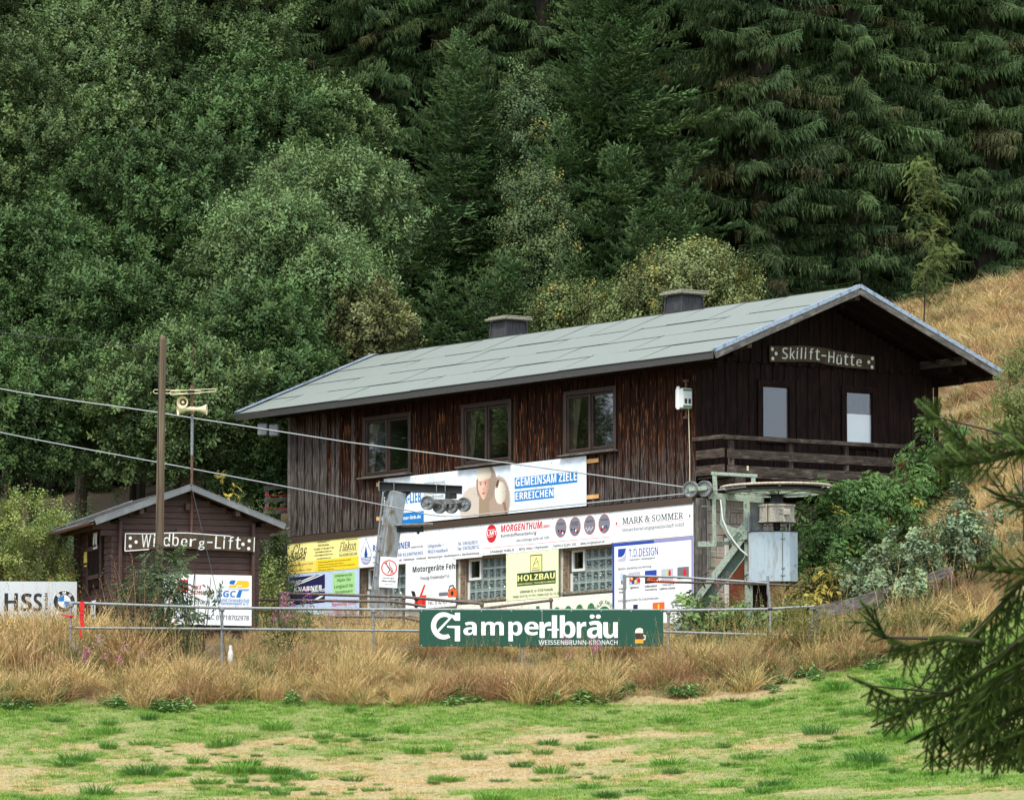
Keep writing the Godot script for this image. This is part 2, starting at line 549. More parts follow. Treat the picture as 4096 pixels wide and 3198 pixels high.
	plain("orange_tube", Color(0.80, 0.34, 0.20), 0.7)
	plain("stone", Color(0.62, 0.60, 0.55), 0.9)
	# print colours
	for p in [["sheet_white", Color(0.93, 0.94, 0.95)], ["sheet_silver", Color(0.76, 0.78, 0.80)], ["ink", Color(0.09, 0.09, 0.10)], ["ink_brown", Color(0.25, 0.22, 0.16)], ["ink_blue", Color(0.11, 0.30, 0.60)], ["ink_red", Color(0.80, 0.09, 0.14)],
		["ink_grey", Color(0.42, 0.43, 0.46)], ["lemon", Color(0.975, 0.93, 0.60)], ["amber", Color(0.965, 0.83, 0.18)], ["amber_pale", Color(0.965, 0.85, 0.42)], ["ice_blue", Color(0.73, 0.80, 0.91)], ["navy", Color(0.13, 0.12, 0.30)],
		["mint", Color(0.64, 0.84, 0.55)], ["cream_green", Color(0.90, 0.93, 0.76)], ["cream", Color(0.93, 0.92, 0.85)], ["forest_ink", Color(0.13, 0.27, 0.11)], ["sun_yellow", Color(0.95, 0.93, 0.60)], ["bottle_green", Color(0.02, 0.27, 0.20)], ["azure", Color(0.04, 0.47, 0.77)],
		["sgc_yellow", Color(0.96, 0.74, 0.05)], ["sgc_blue", Color(0.02, 0.40, 0.72)], ["royal", Color(0.08, 0.24, 0.63)], ["lilac", Color(0.55, 0.54, 0.74)], ["sign_red", Color(0.88, 0.20, 0.12)], ["leaf_emblem", Color(0.10, 0.43, 0.25)], ["notice_yellow", Color(0.88, 0.78, 0.36)], ["pic_grey", Color(0.47, 0.47, 0.51)],
		["husq_orange", Color(0.86, 0.38, 0.16)], ["bronze_strip", Color(0.27, 0.215, 0.17)], ["beer", Color(0.92, 0.62, 0.14)], ["foam", Color(0.93, 0.90, 0.80)], ["rot_grey", Color(0.73, 0.72, 0.78)], ["pic_dark", Color(0.20, 0.13, 0.09)]]:
		plain(p[0], p[1], 0.45)
	# plants
	foliage("leaf", 0.5, Color(0.30, 0.36, 0.12)).metallic_specular = 0.26
	foliage("leaf_soft", 0.6, Color(0.30, 0.36, 0.14)).metallic_specular = 0.3
	foliage("needle", 0.65, Color(0.12, 0.15, 0.06)).metallic_specular = 0.22
	foliage("grass_blade", 0.7, Color(0.30, 0.32, 0.12))
	foliage("dry_blade", 0.85, Color(0.32, 0.26, 0.14))
	foliage("petal", 0.7, Color(0.4, 0.2, 0.3))
	textured("bark", wood_image(128, 256, 29, Color(0.14, 0.115, 0.09), Color(0.26, 0.22, 0.18), Color(0.40, 0.37, 0.32), 0.9), Vector3(3, 0.6, 1), 0.95)
	plain("stalk", Color(0.33, 0.30, 0.18), 0.9)
	plain("spike_brown", Color(0.42, 0.30, 0.24), 0.9)

# ---------------------------------------------------------------- terrain
const SURVEY := [  # x, distance from the camera, height above the camera
	[-25, 0, -1.8], [0, 0, -1.7], [25, 0, -1.3], [-25, 50, -0.6], [0, 50, 0.0], [25, 50, 1.2],
	[-22, 85, 1.2], [0, 85, 1.3], [22, 85, 2.6],
	[-16, 100, 2.25], [-8, 100, 2.3], [0, 100, 2.38], [6, 100, 2.6], [13, 100, 3.4], [22, 100, 5.2],
	[-16, 111.2, 4.3], [-8, 111.2, 4.42], [0, 111.2, 4.5], [4, 111.3, 4.7], [7, 112, 5.3], [9.5, 114, 6.5], [14, 112, 6.9],
	[-16, 114, 5.3], [-10, 114, 5.3], [-5, 114, 5.3], [0, 114, 5.35], [3, 114, 5.45], [5.8, 114, 5.75],
	[-8, 117, 5.9], [-5.2, 117, 5.95], [-9.2, 120.5, 6.3], [-14, 118, 6.0],
	[0, 118, 6.1], [3.6, 120.6, 6.2], [-1.2, 127, 6.55], [-3, 121, 6.3], [-5.6, 133.5, 7.3],
	[5, 118.5, 6.0], [5.6, 121, 6.6], [7, 122.6, 8.0], [9.2, 125.2, 9.7], [9.3, 118, 7.7], [10.4, 122, 9.5],
	[12, 128, 11.7], [12, 140, 15.0], [11, 150, 16.5], [15, 150, 17.2], [22, 150, 18.6], [22, 120, 11.0],
	[1, 140, 10.6], [-5.8, 141, 9.5], [-10, 140, 8.9], [-17, 140, 8.5], [-22, 125, 6.8], [0, 150, 13.2], [-10, 155, 12.4], [-22, 155, 11.5],
	[0, 180, 22.0], [-22, 180, 19.0], [22, 180, 27.0], [6, 145, 14.0], [8.5, 138, 13.4], [4.5, 131, 10.2],
]
var tps := PackedFloat64Array()
var gx0 := -26.0
var gz0 := -60.0
var gstep := 0.5
var gw := 105
var gh := 370
var grid := PackedFloat32Array()

func tps_k(r2: float) -> float:
	return 0.0 if r2 < 1e-9 else 0.5 * r2 * log(r2)

func solve_survey() -> void:
	var n := SURVEY.size()
	var m := n + 3
	var a := []
	for i in n:
		var row := PackedFloat64Array()
		row.resize(m + 1)
		for j in n:
			var dx: float = SURVEY[i][0] - SURVEY[j][0]
			var dz: float = SURVEY[i][1] - SURVEY[j][1]
			row[j] = tps_k(dx * dx + dz * dz) + (1.5 if i == j else 0.0)
		row[n] = 1.0
		row[n + 1] = SURVEY[i][0]
		row[n + 2] = SURVEY[i][1]
		row[m] = SURVEY[i][2]
		a.append(row)
	for k in 3:
		var row := PackedFloat64Array()
		row.resize(m + 1)
		for j in n:
			row[j] = 1.0 if k == 0 else float(SURVEY[j][k - 1])
		a.append(row)
	for i in m:
		var p := i
		for r in range(i + 1, m):
			if absf(a[r][i]) > absf(a[p][i]): p = r
		var sw = a[i]
		a[i] = a[p]
		a[p] = sw
		var ri: PackedFloat64Array = a[i]
		for r in m:
			if r == i: continue
			var rr: PackedFloat64Array = a[r]
			var f := rr[i] / ri[i]
			if f == 0.0: continue
			for q in range(i, m + 1):
				rr[q] -= f * ri[q]
			a[r] = rr
	tps.resize(m)
	for i in m:
		tps[i] = a[i][m] / a[i][i]

func survey_height(x: float, dist: float) -> float:
	x = clampf(x, -26.0, 26.0)
	dist = clampf(dist, -5.0, 182.0)
	var n := SURVEY.size()
	var s := tps[n] + tps[n + 1] * x + tps[n + 2] * dist
	for j in n:
		var dx: float = x - SURVEY[j][0]
		var dz: float = dist - SURVEY[j][1]
		s += tps[j] * tps_k(dx * dx + dz * dz)
	return s - 6.3

func ground(x: float, z: float) -> float:
	var fx := clampf((x - gx0) / gstep, 0.0, gw - 1.001)
	var fz := clampf((z - gz0) / gstep, 0.0, gh - 1.001)
	var i := int(fx)
	var j := int(fz)
	var u := fx - i
	var w := fz - j
	var k := j * gw + i
	return lerpf(lerpf(grid[k], grid[k + 1], u), lerpf(grid[k + gw], grid[k + gw + 1], u), w)

func on_ground(x: float, z: float, dy := 0.0) -> Vector3:
	return Vector3(x, ground(x, z) + dy, z)

# edge of the mown meadow: tall dry grass grows where z is smaller
func mown_edge(x: float) -> float:
	return 10.75 + 0.18 * sin(x * 1.7) + 0.12 * sin(x * 4.1 + 1.0) - (0.13 * maxf(0.0, x - 3.0)) - 0.16 * maxf(0.0, x - 6.0) * maxf(0.0, x - 6.0)

# the forest floor begins behind this line
func wood_edge(x: float) -> float:
	return -16.0 - 1.05 * maxf(0.0, x + 3.0) + 0.015 * maxf(0.0, x + 3.0) * maxf(0.0, x + 3.0)

# how green the meadow is at a spot, 0 straw to 1 lush
var patch_a: FastNoiseLite
var patch_b: FastNoiseLite
func lushness(x: float, z: float) -> float:
	var s := patch_a.get_noise_2d(x * 0.75, z * 1.5) * 1.05 + patch_b.get_noise_2d(x, z * 1.4) * 0.55
	s += 0.9 * smoothstep(14.2, 11.6, z) + 0.08
	s -= 0.42 * smoothstep(13.5, 16.0, z) * smoothstep(21.5, 19.0, z) * smoothstep(-7.5, -3.5, x) * smoothstep(3.5, 0.5, x)
	s -= 0.35 * smoothstep(15.5, 16.5, z) * smoothstep(19.0, 17.5, z) * smoothstep(-5.0, -8.0, x)
	s += 0.25 * smoothstep(2.0, 5.0, x)
	# a strip of short straw runs along the foot of the bank on the right
	var e := mown_edge(x)
	s -= 1.3 * smoothstep(e + 1.5, e + 0.5, z) * smoothstep(0.5, 3.5, x)
	return clampf(0.5 + s * 0.95, 0.0, 1.0)

func make_terrain() -> void:
	patch_a = noise(301, 0.28, 3)
	patch_b = noise(307, 1.1, 2)
	solve_survey()
	grid.resize(gw * gh)
	for j in gh:
		for i in gw:
			grid[j * gw + i] = survey_height(gx0 + i * gstep, 122.0 - (gz0 + j * gstep))
	var bump := noise(311, 0.55, 3)
	var xs := PackedFloat32Array()
	var zs := PackedFloat32Array()
	for e in [-600.0, -300.0, -120.0, -60.0, -40.0, -32.0, -26.0]: xs.append(e)
	var x := -25.5
	while x < 26.0:
		xs.append(x)
		x += 0.25 if absf(x) < 15.0 else 0.75
	for e in [26.0, 32.0, 40.0, 60.0, 120.0, 300.0, 600.0]: xs.append(e)
	for e in [-600.0, -300.0, -160.0, -100.0, -80.0, -60.0]: zs.append(e)
	var z := -58.0
	while z < 123.0:
		zs.append(z)
		z += 0.25 if z > -34.0 and z < 24.0 else 1.5
	for e in [124.0, 140.0, 200.0, 350.0, 700.0]: zs.append(e)
	var b := MB.new()
	var nx := xs.size()
	for zz in zs:
		for xx in xs:
			var y := ground(xx, zz)
			if zz < -60.0: y += (-60.0 - zz) * 0.26
			y += bump.get_noise_2d(xx, zz) * 0.05
			b.v.append(Vector3(xx, y, zz))
			var c: Color
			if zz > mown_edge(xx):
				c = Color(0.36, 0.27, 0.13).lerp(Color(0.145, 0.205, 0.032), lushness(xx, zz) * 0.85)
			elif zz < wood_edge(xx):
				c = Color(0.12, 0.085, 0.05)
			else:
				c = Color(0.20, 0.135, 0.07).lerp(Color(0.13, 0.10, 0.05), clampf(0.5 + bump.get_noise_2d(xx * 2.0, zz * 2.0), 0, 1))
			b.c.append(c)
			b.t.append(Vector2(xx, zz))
			var e := 0.3
			b.n.append(Vector3(ground(xx - e, zz) - ground(xx + e, zz), 2.0 * e, ground(xx, zz - e) - ground(xx, zz + e)).normalized())
	for j in zs.size() - 1:
		for i in nx - 1:
			var k := j * nx + i
			b.ix.append(k); b.ix.append(k + 1); b.ix.append(k + nx)
			b.ix.append(k + 1); b.ix.append(k + nx + 1); b.ix.append(k + nx)
	var m := textured("soil", speckle_image(256, 69, Color(0.82, 0.82, 0.82), Color(1, 1, 1), Color(0.66, 0.66, 0.64), 0.3, 0.04, 1.0), Vector3(0.9, 0.9, 1), 0.95)
	m.vertex_color_use_as_albedo = true
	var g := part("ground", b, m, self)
	tag(g, "sloping ground of mown meadow, grassy bank and hillside", "", "", "structure")

# ---------------------------------------------------------------- the lodge
# own axes: x along the long wall (0 at the near corner, -15.2 at the far end), z out of the long wall, y up
const L := 15.2
const WIDE := 6.52
const FLOOR2 := 2.93
const EAVE := 5.82
const RIDGE := 7.39
const RIDGE_Z := -3.17
var lodge: Node3D

func roof_y(z: float) -> float:
	return RIDGE - absf(z - RIDGE_Z) * (RIDGE - EAVE) / 3.85

func wood_board(called: String, ctr: Vector3, size: Vector3, mat: Material, parent: Node3D, uo: Vector2, basis := Basis.IDENTITY) -> MeshInstance3D:
	var b := MB.new()
	b.uvo = uo
	b.grain = size.max_axis_index()
	b.box(Vector3.ZERO, size, 0.006)
	return part(called, b, mat, parent, ctr, basis)

func make_lodge() -> void:
	lodge = thing("ski_lodge", "long dark timber ski lodge with grey felt roof and balcony over a signboard-clad ground floor", "building", LODGE, LODGE_TURN)
	var core := MB.new()
	# upper storey: inner shell behind the boards, with window openings left free on the two seen sides
	var wins := [[-12.12, -10.42], [-8.28, -6.59], [-4.47, -2.79]]
	var y0 := FLOOR2
	var y1 := EAVE + 0.1
	var wy0 := 4.16
	var wy1 := 5.36
	var edge := -L
	for w in wins:
		core.box(Vector3((edge + w[0]) * 0.5, (y0 + y1) * 0.5, -0.08), Vector3(w[0] - edge, y1 - y0, 0.1))
		core.box(Vector3((w[0] + w[1]) * 0.5, (y0 + wy0) * 0.5, -0.08), Vector3(w[1] - w[0], wy0 - y0, 0.1))
		core.box(Vector3((w[0] + w[1]) * 0.5, (wy1 + y1) * 0.5, -0.08), Vector3(w[1] - w[0], y1 - wy1, 0.1))
		edge = w[1]
	core.box(Vector3((edge) * 0.5, (y0 + y1) * 0.5, -0.08), Vector3(-edge, y1 - y0, 0.1))
	core.box(Vector3(-L * 0.5, (y0 + y1) * 0.5, -WIDE + 0.05), Vector3(L - 0.3, y1 - y0, 0.1))
	core.box(Vector3(-L * 0.5, (y0 + y1) * 0.5, -2.6), Vector3(L - 0.4, y1 - y0, 0.06))
	core.box(Vector3(-L * 0.5, FLOOR2 + 0.05, -WIDE * 0.5), Vector3(L - 0.3, 0.12, WIDE - 0.3))
	# gable ends
	var gw_ := [[-1.75, -2.46], [-4.01, -4.73]]
	for gx in [-0.08, -L + 0.08]:
		if gx < -1.0:
			core.slab(PackedVector2Array([Vector2(0.1, y0), Vector2(0.1, roof_y(-0.1) - 0.12), Vector2(-RIDGE_Z, RIDGE - 0.12), Vector2(WIDE - 0.1, roof_y(-WIDE + 0.1) - 0.12), Vector2(WIDE - 0.1, y0)]), Vector3(gx, 0, 0), Vector3(0, 0, -1), Vector3.UP, 0.1)
			continue
		core.slab(PackedVector2Array([Vector2(0.1, 5.37), Vector2(0.1, roof_y(-0.1) - 0.12), Vector2(-RIDGE_Z, RIDGE - 0.12), Vector2(WIDE - 0.1, roof_y(-WIDE + 0.1) - 0.12), Vector2(WIDE - 0.1, 5.37)]), Vector3(gx - 0.05, 0, 0), Vector3(0, 0, -1), Vector3.UP, 0.1)
		core.box(Vector3(gx, (y0 + 4.26) * 0.5, -WIDE * 0.5), Vector3(0.1, 4.26 - y0, WIDE - 0.2))
		for s in [[-0.1, -1.74], [-2.47, -4.0], [-4.74, -WIDE + 0.1]]:
			core.box(Vector3(gx, (4.26 + 5.37) * 0.5, (s[0] + s[1]) * 0.5), Vector3(0.1, 1.11, s[0] - s[1]))
	part("inner_wall", core, M.inner_wood, lodge)
	make_ground_floor()
	make_cladding(wins)
	make_windows(wins)
	make_roof()
	make_chimneys()
	make_balcony()

func make_ground_floor() -> void:
	var b := MB.new()
	# front wall with three window openings
	var ops := [[-12.40, -10.46], [-8.50, -6.62], [-4.69, -2.78]]
	var edge := -L
	for w in ops:
		b.box(Vector3((edge + w[0]) * 0.5, 1.42, -0.15), Vector3(w[0] - edge, 3.0, 0.3))
		b.box(Vector3((w[0] + w[1]) * 0.5, 0.51, -0.15), Vector3(w[1] - w[0], 1.18, 0.3))
		b.box(Vector3((w[0] + w[1]) * 0.5, 2.51, -0.15), Vector3(w[1] - w[0], 0.82, 0.3))
		edge = w[1]
	b.box(Vector3(edge * 0.5, 1.42, -0.15), Vector3(-edge, 3.0, 0.3))
	b.box(Vector3(-L + 0.15, 1.42, -WIDE * 0.5), Vector3(0.29, 2.99, WIDE - 0.6))
	b.box(Vector3(-L * 0.5, 1.42, -WIDE + 0.12), Vector3(L - 0.7, 3.0, 0.2))
	part("ground_wall", b, M.plaster, lodge)
	for w in ops:
		boxp("window_sill", Vector3((w[0] + w[1]) * 0.5, 1.13, 0.0), Vector3(w[1] - w[0] - 0.01, 0.06, 0.2), M.mossy_concrete, lodge)
	for w in ops: glass_window(w[0], w[1])
	# gable side: block masonry, door, timber corner post
	var g := MB.new()
	g.box(Vector3(-0.2, 1.42, -WIDE * 0.5), Vector3(0.3, 3.0, WIDE - 0.02))
	part("block_wall", g, M.mortar, lodge)
	var mesh := []
	for k in 3:
		var q := MB.new()
		q.box(Vector3.ZERO, Vector3(0.05, 0.228, 0.345 if k < 2 else 0.165), 0.008)
		mesh.append(q.mesh())
	for row in 12:
		var zz := -0.03 - (0.175 if row % 2 else 0.0)
		if row % 2: inst("concrete_block", mesh[2], M.block, lodge, Vector3(-0.048 + rng.randf() * 0.004, 0.12 + row * 0.24, -0.12))
		while zz > -WIDE + 0.3:
			var c := zz - 0.18
			zz -= 0.357
			if row < 9 and c < -0.75 and c > -1.95: continue
			inst("concrete_block", mesh[row % 2], M.block, lodge, Vector3(-0.048 + rng.randf() * 0.006, 0.12 + row * 0.24, c))
	var d := Node3D.new()
	d.name = "door"
	lodge.add_child(d, true)
	boxp("door_leaf", Vector3(-0.03, 0.98, -1.36), Vector3(0.05, 2.0, 1.0), M.door_red, d)
	boxp("door_frame", Vector3(-0.02, 1.02, -0.81), Vector3(0.09, 2.16, 0.08), M.white_frame, d)
	boxp("door_frame", Vector3(-0.02, 1.02, -1.91), Vector3(0.09, 2.16, 0.08), M.white_frame, d)
	boxp("door_frame", Vector3(-0.021, 2.06, -1.36), Vector3(0.09, 0.09, 1.02), M.white_frame, d)
	for k in 2:
		wood_board("corner_post", Vector3(0.06 + k * 0.001, 1.42, -0.02 - k * 0.135), Vector3(0.08, 2.95, 0.12), M.grey_wood, lodge, Vector2(k * 0.6, 0.3))
	# bronze coloured strip that covers the joint between the storeys
	var s := MB.new()
	s.box(Vector3(-L * 0.5 + 0.02, 2.846, 0.13), Vector3(L + 0.06, 0.128, 0.012), 0.003)
	s.box(Vector3(-L * 0.5 + 0.02, 2.916, 0.07), Vector3(L + 0.06, 0.012, 0.13), 0.003)
	part("joint_strip", s, M.bronze_strip, lodge)

func glass_window(x0: float, x1: float) -> void:
	var w := Node3D.new()
	w.name = "glass_block_window"
	lodge.add_child(w, true)
	w.position = Vector3(x0, 1.1, 0)
	var wide := x1 - x0
	# side lining seen at the left of each opening
	var r := MB.new()
	for k in 5:
		r.box(Vector3(0.0125, 0.125 + k * 0.2, -0.06), Vector3(0.025, 0.188, 0.12), 0.004)
	r.box(Vector3(0.03, 0.5, -0.13), Vector3(0.06, 1.0, 0.03))
	r.box(Vector3(wide * 0.5, 0.975, -0.07), Vector3(wide, 0.03, 0.14))
	part("lining", r, M.reveal, w)
	var b := MB.new()
	b.box(Vector3(0.32 + wide * 0.5, 0.73, -0.19), Vector3(wide - 0.64, 0.52, 0.06))
	b.box(Vector3(wide * 0.5 + 0.03, 0.245, -0.19), Vector3(wide - 0.06, 0.45, 0.06))
	part("joint_bed", b, M.white_frame, w)
	var bm := []
	for v in 6:
		var q := MB.new()
		var u0 := Vector2(rng.randf() * 4.0, rng.randf() * 4.0)
		var n := 6
		for i in n:
			for j in n:
				var p := []
				for e in [[0, 0], [1, 0], [1, 1], [0, 1]]:
					var fx: float = (i + e[0]) / float(n) - 0.5
					var fy: float = (j + e[1]) / float(n) - 0.5
					var dz: float = -0.014 * (1.0 - pow(absf(fx * 2), 4.0)) * (1.0 - pow(absf(fy * 2), 4.0))
					p.append(Vector3(fx * 0.17, fy * 0.17, 0.012 + dz))
				q.quad(p[0], p[1], p[2], p[3], u0 + Vector2(p[0].x, -p[0].y), u0 + Vector2(p[1].x, -p[1].y), u0 + Vector2(p[2].x, -p[2].y), u0 + Vector2(p[3].x, -p[3].y))
		bm.append(q.mesh())
	var rim := MB.new()
	for s in [-1.0, 1.0]:
		rim.box(Vector3(s * 0.098, 0, 0), Vector3(0.022, 0.218, 0.03), 0.004)
		rim.box(Vector3(0, s * 0.098, 0), Vector3(0.172, 0.022, 0.03), 0.004)
	var rmesh := rim.mesh()
	for row in 4:
		for k in 8:
			if row >= 2 and k < 2: continue
			var cx := 0.16 + 0.12 + k * 0.24
			if cx + 0.11 > wide: continue
			var bl := inst("glass_block", bm[rng.randi() % 6], M.glass_block, w, Vector3(cx, 0.14 + row * 0.24, -0.155), Basis(Vector3.BACK, (PI if rng.randf() < 0.5 else 0.0)))
			inst("rim", rmesh, M.glass_rim, bl)
	var fp := Vector3(0.40, 0.735, -0.14)
	var fr := MB.new()
	for s in [-1.0, 1.0]:
		fr.box(Vector3(s * 0.205, 0, 0), Vector3(0.06, 0.48, 0.05), 0.005)
		fr.box(Vector3(0, s * 0.21, 0), Vector3(0.35, 0.06, 0.05), 0.005)
	part("vent_frame", fr, M.white_frame, w, fp)
	boxp("vent_pane", fp + Vector3(0, 0, -0.012), Vector3(0.352, 0.362, 0.006), M.pane_coated, w, 0.0)

func make_cladding(wins: Array) -> void:
	# long wall: boards with cover boards, alternately set back and proud
	var pitch := 0.155
	var n := int(L / pitch)
	for i in n + 1:
		var x := -L + 0.06 + i * pitch
		if x > -0.02: break
		var grey := x < -13.2 + sin(i * 1.7) * 0.9
		var mat: Material = M.cladding_grey if grey else M.cladding
		var proud := i % 2 == 1
		var z := 0.012 if not proud else 0.036
		var wd := 0.165 if not proud else 0.115
		var spans := [[FLOOR2 + 0.005 + rng.randf() * 0.02, EAVE - 0.02]]
		for w in wins:
			if x + wd * 0.5 > w[0] - 0.09 and x - wd * 0.5 < w[1] + 0.09:
				spans = [[spans[0][0], 4.09], [5.42, EAVE - 0.02]]
		for s in spans:
			var h: float = s[1] - s[0]
			var cy: float = (s[0] + s[1]) * 0.5
			# v runs with height above the storey floor, so the weathered wood is at the foot
			var uo := Vector2((rng.randi() % 15) * 0.15 + 0.075, 3.0 - (cy - FLOOR2))
			wood_board("plank", Vector3(x, cy, z), Vector3(wd, h, 0.024), mat, lodge, uo)
	# far gable side, seen edge on
	for i in 42:
		var zz := -0.04 - i * 0.155
		wood_board("plank", Vector3(-L - 0.02 - (0.02 if i % 2 else 0.0), (FLOOR2 + roof_y(zz) - 0.15) * 0.5, zz), Vector3(0.024, roof_y(zz) - 0.15 - FLOOR2, 0.15), M.cladding_grey, lodge, Vector2((i % 15) * 0.15, 1.5))
	# near gable, lower field
	var gp := 0.158
	for i in 42:
		var zz := -0.03 - i * gp
		if zz < -WIDE: break
		var proud := i % 2 == 1
		var wd := 0.168 if not proud else 0.12
		var spans := [[FLOOR2 - 0.02, minf(5.9, roof_y(zz) - 0.16)]]
		for w in [[-1.75, -2.46], [-4.01, -4.73]]:
			if zz - wd * 0.5 < w[0] + 0.05 and zz + wd * 0.5 > w[1] - 0.05:
				spans = [[FLOOR2 - 0.02, 4.23], [5.40, minf(5.9, roof_y(zz) - 0.16)]]
		for s in spans:
			wood_board("gable_plank", Vector3(0.012 + (0.024 if proud else 0.0), (s[0] + s[1]) * 0.5, zz), Vector3(0.024, s[1] - s[0], wd), M.gable_wood, lodge, Vector2(rng.randf() * 2.0, rng.randf() * 2.0))
	# upper field overlaps it, boards of unequal length
	for i in 42:
		var zz := -0.03 - i * gp
		var top := roof_y(zz) - 0.13
		if zz < -WIDE or top < 5.95: continue
		var proud := i % 2 == 1
		var lo := (5.79 if proud else 5.83) + rng.randf() * 0.02
		wood_board("gable_plank", Vector3(0.064 + (0.024 if proud else 0.0), (lo + top) * 0.5, zz), Vector3(0.024, top - lo, 0.168 if not proud else 0.12), M.gable_wood, lodge, Vector2(rng.randf() * 2.0, rng.randf() * 2.0))
	wood_board("corner_board", Vector3(0.016, (FLOOR2 + 5.7) * 0.5, 0.05), Vector3(0.09, 5.7 - FLOOR2, 0.026), M.cladding, lodge, Vector2(0.5, 1.6))
	wood_board("corner_board", Vector3(-L - 0.03, (FLOOR2 + 5.7) * 0.5, 0.03), Vector3(0.1, 5.7 - FLOOR2, 0.05), M.grey_wood, lodge, Vector2(0.2, 0.4))

func frame_mesh(w: float, h: float, bar_: float, deep: float) -> MB:
	var b := MB.new()
	for s in [-1.0, 1.0]:
		b.box(Vector3(s * (w - bar_) * 0.5, 0, 0), Vector3(bar_, h, deep), 0.006)
		b.box(Vector3(0, s * (h - bar_) * 0.5, 0), Vector3(w - bar_ * 2, bar_, deep), 0.006)
	return b

func curtain_mesh(w: float, h: float, gather: float) -> MB:
	var b := MB.new()
	var n := 24
	var m := 6
	for j in m:
		for i in n:
			var p := []
			for e in [[0, 0], [1, 0], [1, 1], [0, 1]]:
				var u: float = (i + e[0]) / float(n)
				var v: float = (j + e[1]) / float(m)
				var pull := lerpf(1.0, gather, pow(v, 0.7))
				p.append(Vector3(u * w * pull, -v * h, sin(u * 44.0) * 0.018))
			b.quad(p[3], p[2], p[1], p[0])
	return b

func make_windows(wins: Array) -> void:
	var k := 0
	for w in wins:
		var o := Node3D.new()
		o.name = "window"
		lodge.add_child(o, true)
		o.position = Vector3((w[0] + w[1]) * 0.5, 4.76, 0.0)
		var wd: float = w[1] - w[0]
		part("window_frame", frame_mesh(wd + 0.1, 1.32, 0.05, 0.08), M.frame_wood, o, Vector3(0, 0, 0.03))
		part("casing", frame_mesh(wd + 0.2, 1.42, 0.055, 0.02), M.frame_wood, o, Vector3(0, 0, 0.062))
		boxp("mullion", Vector3(0, 0, 0.035), Vector3(0.07, 1.2, 0.075), M.frame_wood, o)
		for s in [-1.0, 1.0]:
			var sw := wd * 0.5 - 0.03
			part("sash", frame_mesh(sw, 1.19, 0.042, 0.045), M.frame_wood, o, Vector3(s * (sw * 0.5 + 0.03), 0, 0.02))
			boxp("pane", Vector3(s * (sw * 0.5 + 0.03), 0, 0.008), Vector3(sw - 0.08, 1.11, 0.005), M.pane, o, 0.0)
			boxp("inner_pane", Vector3(s * (sw * 0.5 + 0.03), 0, -0.012), Vector3(sw - 0.08, 1.11, 0.005), M.pane, o, 0.0)
			var cm := curtain_mesh(0.30, 1.15, 0.25)
			part("curtain", cm, M.curtain, o, Vector3(s * (wd * 0.5 - 0.02), 0.57, -0.12), Basis(Vector3(-s, 0, 0), Vector3.UP, Vector3(0, 0, -s)))
		wood_board("sill", Vector3(-0.03, -0.68, 0.1), Vector3(wd + 0.3, 0.035, 0.16), M.grey_wood, o, Vector2(k * 0.7, 0.2))
		k += 1
	for w in [[-1.75, -2.46], [-4.01, -4.73]]:
		var o := Node3D.new()
		o.name = "window"
		lodge.add_child(o, true)
		o.position = Vector3(0.0, 4.806, (w[0] + w[1]) * 0.5)
		o.rotation.y = PI * 0.5
		part("window_frame", frame_mesh(0.83, 1.18, 0.06, 0.07), M.gable_wood, o, Vector3(0, 0, 0.035))
		part("casing", frame_mesh(1.0, 1.34, 0.1, 0.025), M.gable_wood, o, Vector3(0, 0, 0.066))
		boxp("pane", Vector3(0, 0, 0.016), Vector3(0.73, 1.08, 0.005), M.pane_coated, o, 0.0)
		boxp("inner_pane", Vector3(0, 0, 0.0), Vector3(0.73, 1.08, 0.005), M.pane_coated, o, 0.0)
		if w[0] < -3.0:
			boxp("blind", Vector3(0, -0.22, -0.012), Vector3(0.72, 0.60, 0.004), M.blind, o, 0.0)
		boxp("back_board", Vector3(0, -0.1, -0.9), Vector3(1.6, 2.0, 0.02), M.inner_wood, o, 0.0)
	boxp("window_ledge", Vector3(0.12, 4.235, -2.1), Vector3(0.10, 0.025, 0.85), M.frame_wood, lodge)
	boxp("window_ledge", Vector3(0.12, 4.225, -4.37), Vector3(0.10, 0.025, 0.9), M.frame_wood, lodge)

